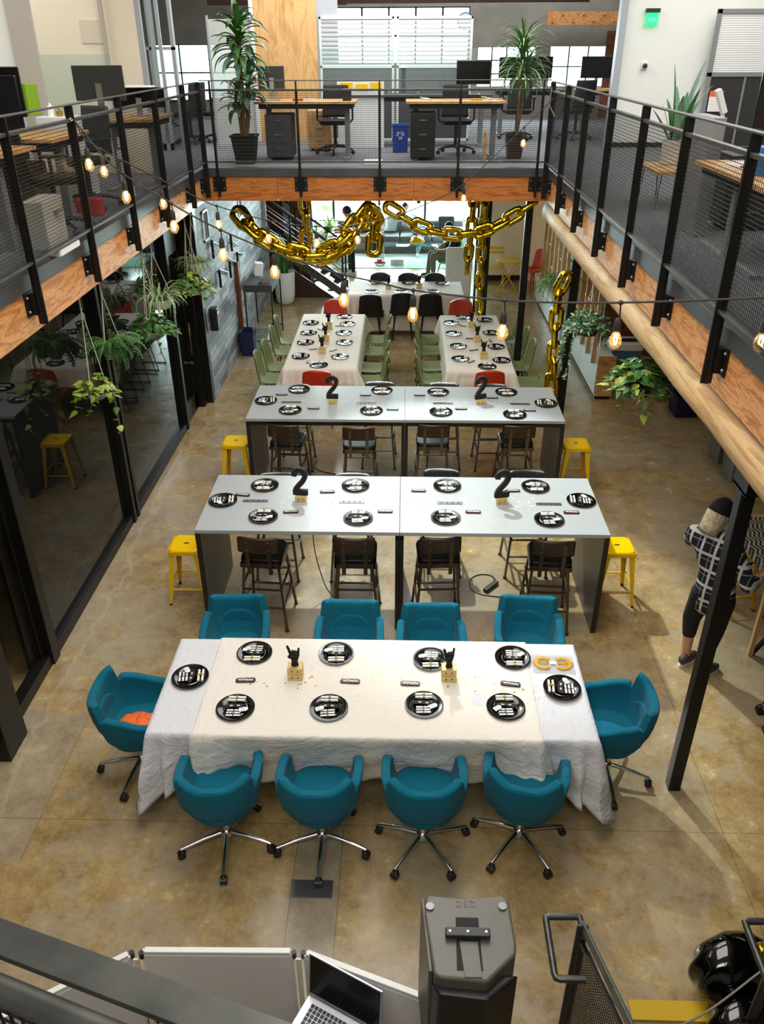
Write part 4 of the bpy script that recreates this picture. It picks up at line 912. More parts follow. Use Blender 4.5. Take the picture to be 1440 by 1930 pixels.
# foil currency balloons in their bag
t = thing('balloon_bag', 'clear bag of two flat gold currency-sign balloons on the front clothed table', 'bag', (1.10, 4.57, .763), R(-3)); MB().b2((-.15, -.10, 0), (.15, .10, .004)).build('bag', 'clear_bag', t)
for s in (-1, 1):
    m = MB(); pts = [(s*.068+.052*math.cos(a), .052*math.sin(a)) for a in [R(q) for q in range(40, 325, 12)]] if s < 0 else [(s*.068-.052*math.cos(a), -.052*math.sin(a)) for a in [R(q) for q in range(40, 325, 12)]]
    N = len(pts); vs = []
    for i, p in enumerate(pts):
        c = Vector((s*.068, 0)); d = (Vector(p)-c).normalized(); 
        for z in (.0045, .0085): vs += [(p[0]+d.x*.016, p[1]+d.y*.016, z), (p[0]-d.x*.012, p[1]-d.y*.012, z)]
    fs = []
    for i in range(N-1): a, b = 4*i, 4*i+4; fs += [(a, b, b+1, a+1), (a+2, a+3, b+3, b+2), (a, a+2, b+2, b), (a+1, b+1, b+3, a+3)]
    fs += [(0, 1, 3, 2), (4*N-4, 4*N-2, 4*N-1, 4*N-3)]
    m.add(vs, fs)
    for yy in (-.012, .008): m.b2((min(s*.145, s*.03), yy, .0045), (max(s*.145, s*.03), yy+.009, .0088))
    m.build('foil_balloon', 'gold_print', t, bevel=.001)
MB().b2((-.022, -.014, .009), (.018, .016, .0095)).build('sticker', 'paper', t)
# orange hat on the left chair
t = thing('orange_hat', 'crumpled orange hat lying on the left blue armchair', 'hat', (-1.85, 4.13, .478), R(20)); t.scale = (1.1, 1.25, 1.3)
def hatf(u, v):
    a = 2*math.pi*u; r = .115*math.sin(math.pi*.5*min(1, v*1.0)); z = .062*math.cos(math.pi*.5*v)**.7; n = noise.noise((math.cos(a)*2, math.sin(a)*2, v*3))*.016
    return (r*math.cos(a)*1.15+n, r*math.sin(a)*.85+n, z+n*.6+.012)
MB().grid(hatf, 32, 10).build('crown', 'orange', t, smooth=True, solid=.004)
MB().lathe([(.08, .012), (.12, .004), (.135, .006), (.125, .012), (.09, .018)], (0, 0, 0), 28, None, 1.1, .8).build('brim', 'orange', t, smooth=True)
# power strip and cord on the floor under the front bar table
t = thing('power_strip', 'black power strip with coiled cord on the floor under the front bar table', 'power strip', (0.879, 6.591, 0.000)); 
MB().box((0, 0, .02), (.05, .20, .035), (0, 0, -.7)).build('strip_body', 'black_plastic', t, bevel=.004)
MB().tube(cat_rom([(.06, .08, .03), (.02, .20, .01), (-.10, .22, .006), (-.20, .12, .006), (-.19, -.04, .006), (-.10, -.12, .006), (.03, -.15, .006), (.16, -.17, .006), (.3, -.2, .006)], 6), .005, 6).build('cord', 'black_plastic', t, smooth=True)
o = MB().tube(cat_rom([(-.72, 6.5, 1.0), (-.85, 6.55, .6), (-.75, 6.42, .15), (-.62, 6.35, .006), (-.55, 6.3, .006)], 6), .005, 6).build('extension_cord', 'black_plastic', smooth=True); tag(o, 'thin black cord hanging from the left half of the front bar table', 'cord')
o = MB().tube(cat_rom([(-1.110, 9.371, 0.006), (-1.133, 9.188, 0.006), (-1.034, 9.072, 0.006), (-0.793, 8.975, 0.006)], 6), .006, 6).build('extension_cord', 'black_plastic', smooth=True); tag(o, 'short black cord on the floor beneath the rear bar table', 'cord')
o = MB().b2((-.135, -.065, 0), (.135, .065, .006)).build('floor_box', 'gunmetal', bevel=.002); o.location = (-0.554, 3.253, 0.000); tag(o, 'square dark metal floor box cover in the grey concrete strip', 'floor box')

# ================================================================= STRING LIGHTS
def bulb_mesh():
    return [(.001, -.112), (.012, -.110), (.027, -.098), (.036, -.078), (.038, -.062), (.034, -.042), (.024, -.020), (.016, -.004), (.015, .004)]
bulb_protos = {}
def string_light(label, path, bulbs, r, thick=.006):
    pts = cat_rom(path, 4); o0 = Vector(path[0]); t = thing('string_lights', label, 'string lights', o0)
    MB(o0).tube(pts, thick, 6).build('cord', 'cord', t, smooth=True)
    for b in bulbs:
        b = Vector(b); q = min(pts, key=lambda p: (p.x-b.x)**2+(p.y-b.y)**2)
        i = pts.index(q); j = i+1 if i+1 < len(pts) and ((pts[i+1]-q).to_2d().dot((b-q).to_2d()) > 0) else max(i-1, 0)
        d = (pts[j]-q).to_2d(); k = 0 if d.length < 1e-6 else max(0, min(1, (b-q).to_2d().dot(d)/d.length_squared)); c = q.lerp(pts[j], k)
        top = Vector((b.x, b.y, b.z+.055*r/.038)); s = r/.038
        MB(o0).sph(c, (.016, .016, .014), 10, 6).build('cord_clip', 'cord', t)
        sk = MB(o0).tube([c, c.lerp(top, .5)+Vector((.006, 0, 0)), top+Vector((0, 0, .065*s))], .0045, 6).lathe([(.006, .075*s), (.016*s, .066*s), (.021*s, .045*s), (.022*s, .0), (.017*s, -.006*s)], top, 16).build('socket', 'cord', t, smooth=True)
        key = round(s, 3)
        if key not in bulb_protos:
            g = MB().lathe([(a*s, z*s) for a, z in bulb_mesh()], (0, 0, 0), 20).build('bulb', 'bulb_glass', sk, smooth=True)
            f = MB(); 
            for n_ in range(4): a = n_*math.pi/2; f.tube([(.008*s*math.cos(a), .008*s*math.sin(a), -.02*s), (.014*s*math.cos(a+.5), .014*s*math.sin(a+.5), -.055*s), (.006*s*math.cos(a), .006*s*math.sin(a), -.085*s)], .0032*s, 5)
            f = f.build('filament', 'filament', sk); bulb_protos[key] = (g, f)
        else:
            g, f = [x.copy() for x in bulb_protos[key]]; COL.objects.link(g); COL.objects.link(f); g.parent = sk; f.parent = sk
        g.location = top-o0; f.location = top-o0
    return t
string_light('long cord of glowing bulbs crossing the hall nearest the camera', [(-2.60, 6.93, 4.155), (-2.331, 6.750, 3.892), (-2.098, 6.595, 3.759), (-1.827, 6.414, 3.657), (-1.633, 6.284, 3.580), (-1.341, 6.090, 3.489), (-0.908, 5.801, 3.391), (-0.669, 5.641, 3.356), (-0.441, 5.489, 3.325), (-0.151, 5.295, 3.312), (0.052, 5.160, 3.303), (0.589, 4.802, 3.339), (0.996, 4.530, 3.401), (1.195, 4.397, 3.441), (1.448, 4.228, 3.497), (1.761, 4.020, 3.572), (1.79, 4.0, 3.58)],
  [(-2.516, 6.874, 3.839), (-2.186, 6.654, 3.631), (-1.761, 6.370, 3.462), (-1.348, 6.095, 3.315), (-0.927, 5.813, 3.260), (-0.416, 5.472, 3.155), (0.051, 5.161, 3.150), (0.590, 4.801, 3.150), (1.171, 4.413, 3.229), (1.788, 4.001, 3.353)], .036)
string_light('thinner cord of glowing bulbs crossing the hall to the far right railing corner', [(-2.60, 6.95, 4.14), (-2.533, 6.992, 3.993), (-2.312, 7.197, 3.813), (-2.013, 7.474, 3.589), (-1.833, 7.641, 3.458), (-1.715, 7.751, 3.382), (-1.317, 8.119, 3.191), (-0.924, 8.484, 3.071), (-0.571, 8.811, 3.021), (-0.111, 9.238, 3.043), (0.416, 9.726, 3.170), (0.707, 9.996, 3.302), (1.367, 10.608, 3.788), (1.77, 10.98, 4.10)],
  [(-2.468, 7.052, 3.766), (-2.110, 7.385, 3.463), (-1.725, 7.741, 3.221), (-1.332, 8.105, 3.027), (-0.906, 8.500, 2.907), (-0.510, 8.868, 2.865), (0.665, 9.957, 3.112), (1.389, 10.628, 3.631)], .034, .005)
o = MB().tube([(1.76, 11.2, 4.2), (1.74, 11.1, 4.0), (1.78, 10.9, 3.9)], .006, 6).build('cable_tie', 'cord_grey'); tag(o, 'thin grey cable tie on the far right railing corner', 'cable')
t = thing('carabiner', 'silver carabiner clipped to the left railing post', 'carabiner', (-2.60, 6.90, 4.16)); MB().tube([(0, -.02-.02*math.cos(a), .0+.012*math.sin(a)) for a in [2*math.pi*k/14 for k in range(14)]], .004, 6, closed=True).build('hook', 'chrome', t, smooth=True)

# ================================================================= GOLD FOIL CHAIN GARLANDS
def link_mesh(L, W, r):
    pts = []; a = L/2-W/2
    for k in range(14): th = R(-90+180*k/13); pts.append((a+(W/2-r)*math.cos(th), (W/2-r)*math.sin(th), 0))
    for k in range(14): th = R(90+180*k/13); pts.append((-a+(W/2-r)*math.cos(th), (W/2-r)*math.sin(th), 0))
    m = MB(); rs = [r*(1+.10*math.sin(k*5.1)) for k in range(len(pts))]; m.tube(pts, rs, 14, closed=True); return m
link0 = None
def garland(label, path, L=.34, W=.205, r=.038, flat=0, seed=1, step=.60):
    global link0
    P = cat_rom(path, 14); t = thing('foil_chain_garland', label, 'garland', P[0]); rn = random.Random(seed); d = 0; acc = [0]
    for a, b in zip(P, P[1:]): acc.append(acc[-1]+(b-a).length)
    tot = acc[-1]; n = max(1, int(tot/(L*step))); 
    for k in range(n):
        s = (k+.5)*tot/n; i = max(j for j in range(len(acc)) if acc[j] <= s); i = min(i, len(P)-2)
        q = (s-acc[i])/max(1e-6, acc[i+1]-acc[i]); c = P[i].lerp(P[i+1], q); x = (P[i+1]-P[i]).normalized()
        up = Vector((0, -1, 0)) if abs(x.y) < .9 else Vector((0, 0, 1)); y = up.cross(x).normalized(); z = x.cross(y)
        rot = Matrix((x, y, z)).transposed().to_4x4() @ Matrix.Rotation(R(90*(k % 2)+rn.uniform(-25, 25)+flat), 4, 'X')
        if link0 is None: link0 = o = link_mesh(.34, .205, .038).build('foil_link', 'gold_foil', t, smooth=True, angle=80)
        else: o = link0.copy(); COL.objects.link(o); o.parent = t
        f = L/.34; o.matrix_local = Matrix.Translation(c-P[0]) @ rot @ Matrix.Diagonal((f, W/.205, f, 1))
    return t
garland('gold foil chain drooping in a deep swag from the plank wall, left', [(-2.371, 11.900, 2.625), (-2.153, 11.750, 2.425), (-1.898, 11.700, 2.249), (-1.531, 11.700, 2.119), (-1.194, 11.700, 2.106), (-0.888, 11.700, 2.295), (-0.663, 11.750, 2.570), (-0.538, 11.800, 2.729)], seed=1, step=.5, L=.42, W=.27)
garland('second gold foil chain bunched below the left swag', [(-1.994, 11.850, 2.262), (-1.701, 11.850, 2.116), (-1.326, 11.850, 2.013), (-0.942, 11.850, 2.103), (-0.694, 11.850, 2.388), (-0.519, 11.850, 2.651)], seed=5, step=.5, L=.40, W=.25)
garland('short gold foil chain tail hanging under the far beam at the centre', [(-0.527, 11.700, 2.704), (-0.426, 11.700, 2.558), (-0.435, 11.700, 2.346), (-0.451, 11.700, 2.137)], seed=2, step=.42, L=.38, W=.27)
garland('gold foil chain drooping in a shallow swag on the right of the far beam', [(-0.265, 11.700, 2.739), (-0.148, 11.700, 2.677), (0.072, 11.700, 2.538), (0.405, 11.700, 2.412), (0.775, 11.700, 2.370), (1.102, 11.700, 2.428), (1.420, 11.700, 2.582), (1.749, 11.700, 2.790)], seed=3)
garland('gold foil chain hanging straight down inside the left swag', [(-1.43, 11.95, 2.85), (-1.417, 11.950, 2.547), (-1.437, 11.950, 2.147)], seed=4, W=.19)
garland('gold foil chain hanging straight down left of the slim columns, shorter one', [(.94, 12.2, 2.855), (0.956, 12.200, 2.652), (0.945, 12.200, 2.435), (0.926, 12.200, 2.064), (0.910, 12.200, 1.743)], seed=6, W=.17, L=.30)
garland('gold foil chain hanging straight down beside the slim column, longer one', [(1.13, 12.4, 2.855), (1.134, 12.400, 2.605), (1.127, 12.400, 2.324), (1.127, 12.400, 1.790), (1.136, 12.400, 1.067)], seed=7, W=.15, L=.30)
garland('gold foil chain hanging down the column wrapped with ivy', [(1.93, 9.60, 2.28), (1.84, 9.60, 2.22), (1.81, 9.61, 1.95), (1.82, 9.61, 1.4), (1.84, 9.62, .9), (1.83, 9.62, .45)], seed=8, W=.19)

# ================================================================= PLANTS
def strap(mb, b, az, el, L, w, droop, n=7, fold=.25, taper=1., m=0):
    mb.k = m; b = Vector(b); h = Vector((math.cos(az), math.sin(az), 0)); s = Vector((-math.sin(az), math.cos(az), 0)); p = b.copy(); vs = []; e = el
    for i in range(n+1):
        q = i/n; ww = w*(math.sin(math.pi*min(.98, .12+.86*q))**.7 if taper == 1 else (1-q)**.6)*.5; dn = Vector((0, 0, -1))
        vs += [p-s*ww+Vector((0, 0, fold*ww)), p, p+s*ww+Vector((0, 0, fold*ww))]
        e -= droop/n*(1+q); p = p+(h*math.cos(e)+Vector((0, 0, 1))*math.sin(e))*(L/n)
    mb.add(vs, [f for i in range(n) for f in ((3*i, 3*i+1, 3*i+4, 3*i+3), (3*i+1, 3*i+2, 3*i+5, 3*i+4))])
def heart(mb, b, az, el, L, w, roll=0., m=0):
    mb.k = m; b = Vector(b); h = Vector((math.cos(az)*math.cos(el), math.sin(az)*math.cos(el), math.sin(el))); s = Vector((-math.sin(az), math.cos(az), 0)); u = s.cross(h)*-1
    s = s*math.cos(roll)+u*math.sin(roll); u = s.cross(h)
    out = [(-.08, .0), (-.12, .22), (.02, .46), (.28, .5), (.62, .34), (1.0, 0)]
    vs = [b, b+h*L*.5-Vector((0, 0, .05*L)), b+h*L-Vector((0, 0, .16*L))]; R_ = []; L_ = []
    for a, c in out[1:-1]: R_.append(b+h*L*a+s*w*c+u*(.12*w)); L_.append(b+h*L*a-s*w*c+u*(.12*w))
    vs += R_+L_; n = len(R_)
    fs = [(0, 3, 4, 1), (1, 4, 5, 2), (2, 5, 6), (0, 1, 3+n+1, 3+n), (1, 2, 3+n+2, 3+n+1), (2, 3+n+3, 3+n+2)]
    mb.add(vs, fs)
def vine(mb, st, pts, n, L, w, ms, rn, r=.0022):
    P = cat_rom(pts, 8); st.tube(P, r, 5)
    for k in range(n):
        i = int((k+.5)/n*(len(P)-1)); q = P[i]
        heart(mb, q, rn.uniform(0, 6.28), rn.uniform(-1.2, .1), L*rn.uniform(.7, 1.2), w*rn.uniform(.7, 1.15), rn.uniform(-.5, .5), rn.choice(ms))
def hanging_plant(label, loc, pot, kind, spread, seed, hang_z=2.84, mats=('leaf_dark', 'leaf_mid', 'leaf_lime'), strings=3, potm='cement', trail=(), rope='rope', scale=1., sx=1., nleaf=1., hx=None):
    rn = random.Random(seed); t = thing('hanging_plant', label, 'hanging plant', loc); pr, ph = pot
    if potm == 'cement': prof = [(.001, -ph), (pr*.45, -ph*.95), (pr*.85, -ph*.6), (pr, -ph*.1), (pr*.97, 0), (pr*.88, 0), (pr*.86, -ph*.15)]
    else: prof = [(.001, -ph), (pr*.80, -ph), (pr*.92, -ph*.6), (pr, 0), (pr*.93, 0), (pr*.9, -ph*.3)]
    MB().lathe(prof, (0, 0, 0), 28, None, sx, 1).build('pot', potm, t, smooth=True, angle=50)
    MB().lathe([(pr*.92, -.02), (pr*.5, -.008)], (0, 0, 0), 20, None, sx, 1).build('soil', 'soil', t)
    if strings:
        hz = hang_z-loc[2]; hx = hx or (0, 0); kn = Vector((hx[0]*.9, hx[1]*.9, hz-.16))
        m = MB()
        for k in range(strings):
            a = 2*math.pi*k/strings+.4; e = Vector((pr*.98*math.cos(a)*sx, pr*.98*math.sin(a), -.005)); m.tube([kn, e], .0035 if rope == 'rope' else .0012, 5)
        m.tube([(hx[0], hx[1], hz), kn], .005 if rope == 'rope' else .0015, 5); m.sph(kn, .009 if rope == 'rope' else .003, 8, 6); m.build('hanger', rope, t)
    m = MB(); st = MB(); nl = nleaf
    if kind == 'spider':
        for k in range(int(70*nl)):
            a = rn.uniform(0, 6.28); el = rn.uniform(.35, 1.45); strap(m, (pr*.4*math.cos(a)*sx, pr*.4*math.sin(a), 0), a+rn.uniform(-.5, .5), el, spread*rn.uniform(.6, 1.25), .014*scale, rn.uniform(1.0, 2.4), 8, .5, 1, rn.choice((0, 1, 2, 2)))
    elif kind == 'pothos':
        for k in range(int(150*nl)):
            a = rn.uniform(0, 6.28); rr = spread*math.sqrt(rn.random()); z = (.10+.09*rn.random())*scale*(1-(rr/spread)**2*1.1)
            p = (rr*math.cos(a)*sx, rr*math.sin(a), z); st.tube([(pr*.3*math.cos(a)*sx, pr*.3*math.sin(a), 0), p], .0018, 4)
            heart(m, p, a+rn.uniform(-.7, .7), rn.uniform(-.9, .3), .075*scale*rn.uniform(.7, 1.2), .056*scale*rn.uniform(.7, 1.2), rn.uniform(-.4, .4), rn.choice((0, 0, 1, 2)))
    elif kind == 'fern':
        for k in range(int(60*nl)):
            a = rn.uniform(0, 6.28); el = rn.uniform(.1, 1.2); L = spread*rn.uniform(.6, 1.15); h = Vector((math.cos(a), math.sin(a), 0)); p = Vector((pr*.3*math.cos(a), pr*.3*math.sin(a), 0)); e = el; n = 11; pts = [p.copy()]
            for i in range(n): e -= 1.9/n; p = p+(h*math.cos(e)+Vector((0, 0, math.sin(e))))*(L/n); pts.append(p.copy())
            st.tube(pts, .0016, 4)
            for i in range(2, n+1):
                for sg in (-1, 1): strap(m, pts[i], a+sg*1.1, .1, .05*scale*(1.2-i/n*.7), .018*scale, .8, 2, .2, 1, rn.choice((0, 0, 1)))
    elif kind == 'small':
        for k in range(int(330*nl)):
            a = rn.uniform(0, 6.28); rr = spread*rn.random()**.5; z = .11*scale*(1-(rr/spread)**2)*rn.uniform(.3, 1.2)-max(0, rr-pr)*.7*rn.random()
            heart(m, (rr*math.cos(a)*sx, rr*math.sin(a), z), rn.uniform(0, 6.28), rn.uniform(-.8, .6), .036*scale*rn.uniform(.7, 1.3), .026*scale*rn.uniform(.7, 1.2), rn.uniform(-.6, .6), rn.choice((0, 0, 1, 2)))
    for (pts, n, L, w) in trail: vine(m, st, [Vector(p) for p in pts], n, L, w, (0, 1, 2, 2) if kind != 'small' else (0, 0, 1), rn)
    m.build('foliage', mats, t, smooth=True, angle=80)
    if st.v: st.build('stems', 'stem', t)
    return t
XH = -2.80
hanging_plant('lime trailing pothos in a shallow grey bowl, lowest hanging pot by the glass front', (-2.800, 6.867, 1.925), (.105, .075), 'pothos', .17, 11, mats=('leaf_lime', 'leaf_mid', 'leaf_lime'), scale=.95, nleaf=.55,
  trail=[([(.05, .02, 0), (.14, .02, -.08), (.15, .0, -.25), (.16, 0, -.42)], 9, .07, .055), ([(-.06, -.05, 0), (-.17, -.06, -.05), (-.20, -.08, -.2)], 6, .075, .055), ([(.02, -.08, 0), (-.03, -.12, -.10), (-.08, -.12, -.20)], 4, .07, .05)])
hanging_plant('dark fern in a round grey hanging pot, second from the camera', (-2.800, 7.401, 2.214), (.10, .17), 'fern', .30, 12, mats=('leaf_dark', 'leaf_dark', 'leaf_mid'), scale=1.1, nleaf=1.0)
hanging_plant('dark broad-leaved plant in a tilted grey bowl, third hanging pot', (-2.800, 8.740, 1.916), (.14, .11), 'pothos', .24, 13, mats=('leaf_dark', 'leaf_dark', 'leaf_mid'), scale=1.15, nleaf=.9, trail=[([(.05, -.05, 0), (.10, -.14, -.1), (.10, -.15, -.25)], 5, .07, .05)])
hanging_plant('spider plant in a wide ribbed white hanging pot, fourth from the camera', (-2.800, 9.097, 2.173), (.17, .10), 'spider', .34, 14, mats=('leaf_mid', 'leaf_pale', 'leaf_pale'), potm='pot_white', sx=.95)
hanging_plant('yellow-green pothos spilling over a white hanging pot, before the grey planks', (-2.800, 10.630, 1.912), (.15, .09), 'pothos', .27, 15, mats=('leaf_mid', 'leaf_lime', 'leaf_lime'), potm='pot_white', scale=1.1, trail=[([(.1, 0, 0), (.22, .0, -.04), (.27, 0, -.16)], 8, .08, .06), ([(.1, -.1, 0), (.18, -.12, -.04), (.2, -.12, -.18)], 7, .08, .06)])
hanging_plant('spider plant in a white hanging pot, farthest one on the left side', (-2.800, 10.937, 2.150), (.13, .11), 'spider', .30, 16, mats=('leaf_pale', 'leaf_mid', 'leaf_pale'), potm='pot_white')
t = hanging_plant('airy green plant in a ribbed white pot hanging near the slatted partition', (1.980, 10.803, 1.970), (.11, .13), 'fern', .36, 21, mats=('leaf_mid', 'leaf_dark', 'leaf_silver'), potm='pot_white', nleaf=.9, scale=1.1, hang_z=2.62)
hanging_plant('silvery small-leaved ivy trailing from a black hanging basket in front of the column', (1.950, 8.533, 2.064), (.125, .10), 'small', .24, 22, mats=('leaf_silver', 'leaf_pale', 'leaf_dark'), potm='pot_black', scale=1.35, hang_z=2.60, nleaf=1.1,
  trail=[([(-.1, .0, .02), (-.22, .0, -.06), (-.26, .0, -.22), (-.27, 0, -.38)], 46, .045, .034), ([(-.1, .1, .02), (-.18, .08, -.10), (-.22, .08, -.3), (-.22, .08, -.52)], 50, .045, .034), ([(-.12, -.05, 0), (-.16, -.06, -.2), (-.17, -.06, -.42), (-.2, -.06, -.60)], 40, .042, .032), ([(.12, .0, 0), (.20, 0, -.06), (.22, 0, -.16)], 24, .045, .034), ([(.1, -.1, 0), (.16, -.12, -.06), (.18, -.12, -.2)], 24, .045, .034)])
hanging_plant('big glossy pothos hanging on thin wires over the blue-bagged bin', (1.970, 6.507, 2.180), (.12, .10), 'pothos', .25, 23, mats=('leaf_dark', 'leaf_dark', 'leaf_lime'), scale=1.25, nleaf=1.1, potm='pot_black', rope='wire', strings=3, hang_z=2.62,
  trail=[([(-.1, 0, .0), (-.24, .0, .0), (-.3, 0, -.08)], 6, .09, .06), ([(.1, 0, 0), (.22, 0, -.06), (.25, 0, -.2)], 9, .09, .065), ([(0, -.1, 0), (.03, -.16, -.1), (.04, -.16, -.26)], 7, .10, .07), ([(-.1, -.1, 0), (-.16, -.14, -.08), (-.15, -.14, -.2)], 6, .09, .065)])
for loc, lab in (((1.930, 5.696, 2.688), 'empty wire hook on the log, nearest the camera'), ((1.930, 8.519, 2.689), 'wire hook on the log above the silvery ivy')):
    o = MB().tube([(0, 0, .05), (-.02, 0, .03), (-.03, 0, 0), (-.015, -.005, -.015), (.0, -.01, .0)], .004, 6).build('ceiling_hook', 'black_metal'); o.location = loc; tag(o, lab, 'hook')

# ================================================================= LOWER LEVEL, LEFT AND BACK
t = thing('zigzag_wall_hooks', 'black metal zigzag hook sculpture on the grey plank wall', 'wall hooks', (-2.87, 13.0, 1.8))
for (a, b) in (((-2.840, 12.115, 2.184), (-2.840, 12.608, 2.029)), ((-2.840, 13.409, 1.946), (-2.840, 14.047, 1.722)), ((-2.840, 13.863, 1.648), (-2.840, 14.541, 1.484)), ((-2.840, 13.121, 1.726), (-2.840, 13.871, 1.472)), ((-2.840, 12.477, 1.695), (-2.840, 13.093, 1.500))):
    MB((-2.87, 13, 1.8)).tube([a, b], .012, 6).build('hook_bar', 'black_metal', t)
for p in ((-2.830, 12.153, 2.063), (-2.830, 13.503, 1.877), (-2.830, 13.890, 1.521), (-2.830, 13.229, 1.518), (-2.830, 12.439, 1.561)):
    p = Vector(p); MB((-2.87, 13, 1.8)).tube([p+Vector((0, 0, .13)), p-Vector((0, 0, .13))], .022, 6).build('hook_leaf', 'black_metal', t)
for (y, z, lab) in ((12.0, 2.43, 'white-framed picture on the grey plank wall, nearer one'), (14.65, 2.28, 'white-framed picture on the grey plank wall, farther one')):
    t = thing('picture_frame', lab, 'picture', (-2.87, y, z)); w, h = .34, .42
    MB().b2((0, -w/2, -h/2), (.02, -w/2+.03, h/2)).b2((0, w/2-.03, -h/2), (.02, w/2, h/2)).b2((0, -w/2, -h/2), (.02, w/2, -h/2+.03)).b2((0, -w/2, h/2-.03), (.02, w/2, h/2)).build('frame', 'white_plastic', t)
    MB().b2((.001, -w/2+.03, -h/2+.03), (.008, w/2-.03, h/2-.03)).build('print', 'grey_fabric', t)
t = thing('wall_dispenser', 'black rounded dispenser box on the grey plank wall', 'dispenser', (-2.87, 11.72, 1.0)); MB().rbox((.06, 0, .16), (.12, .17, .33), .04).build('housing', 'black_plastic', t, bevel=.012)
MB().b2((.118, -.05, .23), (.122, .05, .27)).build('window', 'steel_brushed', t)
t = thing('tall_side_board', 'tall brown board standing against the plank wall beside the grey console', 'board', (-2.83, 13.75, 0)); MB().b2((-.03, -.05, 0), (.03, .05, 1.52)).build('board', 'brown_side', t)
t = thing('console_table', 'narrow grey console table on thin black legs by the plank wall', 'table', (-2.52, 14.35, 0))
MB().b2((-.25, -.55, 1.0), (.25, .55, 1.12)).build('tabletop', 'grey_fabric', t, bevel=.004)
for sx in (-.23, .23):
    for sy in (-.52, .52): MB().b2((sx-.012, sy-.012, 0), (sx+.012, sy+.012, 1.0)).build('leg', 'black_metal', t)
MB().b2((-.23, -.52, .12), (.23, -.50, .14)).b2((-.23, .50, .12), (.23, .52, .14)).build('stretcher', 'black_metal', t)
for (x, y, m, lab, hh) in ((-2.40, 13.95, 'steel_brushed', 'shiny silver box on the near end of the console table', .09), (-2.6, 14.5, 'paper', 'white papers leaning on the console table', .22)):
    o = MB().box((0, 0, hh/2), (.14, .18, hh), (0, .12, .3)).build('small_box' if m != 'paper' else 'paper_stack', m, bevel=.004); o.location = (x, y, 1.12); tag(o, lab, 'box' if m != 'paper' else 'papers')
def bin_(name, label, loc, w, d, h, m, taper=.85, liner=None, rz=0):
    t = thing(name, label, 'bin', loc, rz); x, y = w/2, d/2; k = taper; a = .012; mb = MB()
    out = [(-x, -y), (x, -y), (x, y), (-x, y)]; vs = [(p*k, q*k, 0) for p, q in out]+[(p, q, h) for p, q in out]+[((p-math.copysign(a, p)), (q-math.copysign(a, q)), h) for p, q in out]+[((p-math.copysign(a, p))*k, (q-math.copysign(a, q))*k, .02) for p, q in out]
    fs = [(3, 2, 1, 0)]+[(i, (i+1) % 4, 4+(i+1) % 4, 4+i) for i in range(4)]+[(4+i, 4+(i+1) % 4, 8+(i+1) % 4, 8+i) for i in range(4)]+[(8+i, 8+(i+1) % 4, 12+(i+1) % 4, 12+i) for i in range(4)]+[(12, 13, 14, 15)]
    mb.add(vs, fs).build('bin_body', m, t, bevel=.004); MB().b2((-x-.008, -y-.008, h-.02), (x+.008, -y, h)).b2((-x-.008, y, h-.02), (x+.008, y+.008, h)).b2((-x-.008, -y, h-.02), (-x, y, h)).b2((x, -y, h-.02), (x+.008, y, h)).build('rim', m, t)
    if liner: MB().lathe([(.5, -.12), (.52, -.02), (.53, .02), (.49, .02), (.45, -.1)], (0, 0, h), 4, Matrix.Rotation(R(45), 4, 'Z') @ Matrix.Diagonal((w*1.36, d*1.36, 1, 1))).build('liner', liner, t)
    return t
bin_('recycling_bin', 'dark blue rectangular bin on the floor below the plank wall', (-2.70, 13.55, 0), .24, .34, .42, 'navy_bin')
bin_('waste_bin', 'clear plastic waste bin with liner behind the dark blue bin', (-2.50, 13.78, 0), .26, .30, .42, 'plexi', liner='clear_bag')
t = thing('planter', 'tall rounded white planter with snake plant beside the stairs', 'planter', (-2.48, 16.72, 0)); MB().lathe([(.001, 0), (.12, .0), (.17, .05), (.20, .2), (.215, .6), (.21, .66), (.19, .66), (.19, .55)], (0, 0, 0), 28).build('pot', 'white_plastic', t, smooth=True, angle=50)
m = MB(); rn = random.Random(4)
for k in range(16): strap(m, (rn.uniform(-.09, .09), rn.uniform(-.09, .09), .55), rn.uniform(0, 6.28), rn.uniform(1.25, 1.5), rn.uniform(.55, .95), .075, rn.uniform(-.05, .15), 6, .3, 1, rn.choice((0, 1)))
m.build('foliage', ('leaf_dark', 'leaf_mid'), t, smooth=True)
# stairs rising to the left behind the planks
SX, SY0, SY1 = -1.25, 17.05, 17.95; sl_ = .69
t = thing('staircase', 'steel staircase with tube handrails rising to the left of the lounge', 'stairs', (SX, SY0, 0)); o3 = (SX, SY0, 0)
for y in (SY0, SY1):
    MB(o3).add([(SX, y-.02, 0), (SX, y+.02, 0), (SX-4.4, y+.02, 4.4*sl_), (SX-4.4, y-.02, 4.4*sl_), (SX, y-.02, .18), (SX, y+.02, .18), (SX-4.4, y+.02, 4.4*sl_+.26), (SX-4.4, y-.02, 4.4*sl_+.26)], [(0, 1, 2, 3), (4, 7, 6, 5), (0, 4, 5, 1), (3, 2, 6, 7), (0, 3, 7, 4), (1, 5, 6, 2)]).build('stringer', 'rail_steel', t)
    for h, r, m in ((.92, .022, 'black_metal'), (.72, .011, 'steel_brushed'), (.54, .011, 'steel_brushed'), (.36, .011, 'steel_brushed')):
        MB(o3).tube([(SX+.03, y, h), (SX-4.3, y, h+4.3*sl_)], r, 8).build('handrail' if r > .02 else 'rail', m, t, smooth=True)
    for k in range(4): x = SX-.05-1.05*k; MB(o3).b2((x-.02, y-.012, .0+(SX-x)*sl_), (x+.02, y+.012, .92+(SX-x)*sl_)).build('baluster', 'black_metal', t)
for k in range(15): z = .2*(k+1); x = SX-.08-.2/sl_*k; MB(o3).b2((x-.30, SY0+.03, z-.04), (x, SY1-.03, z)).build('tread', 'dark_wood', t)
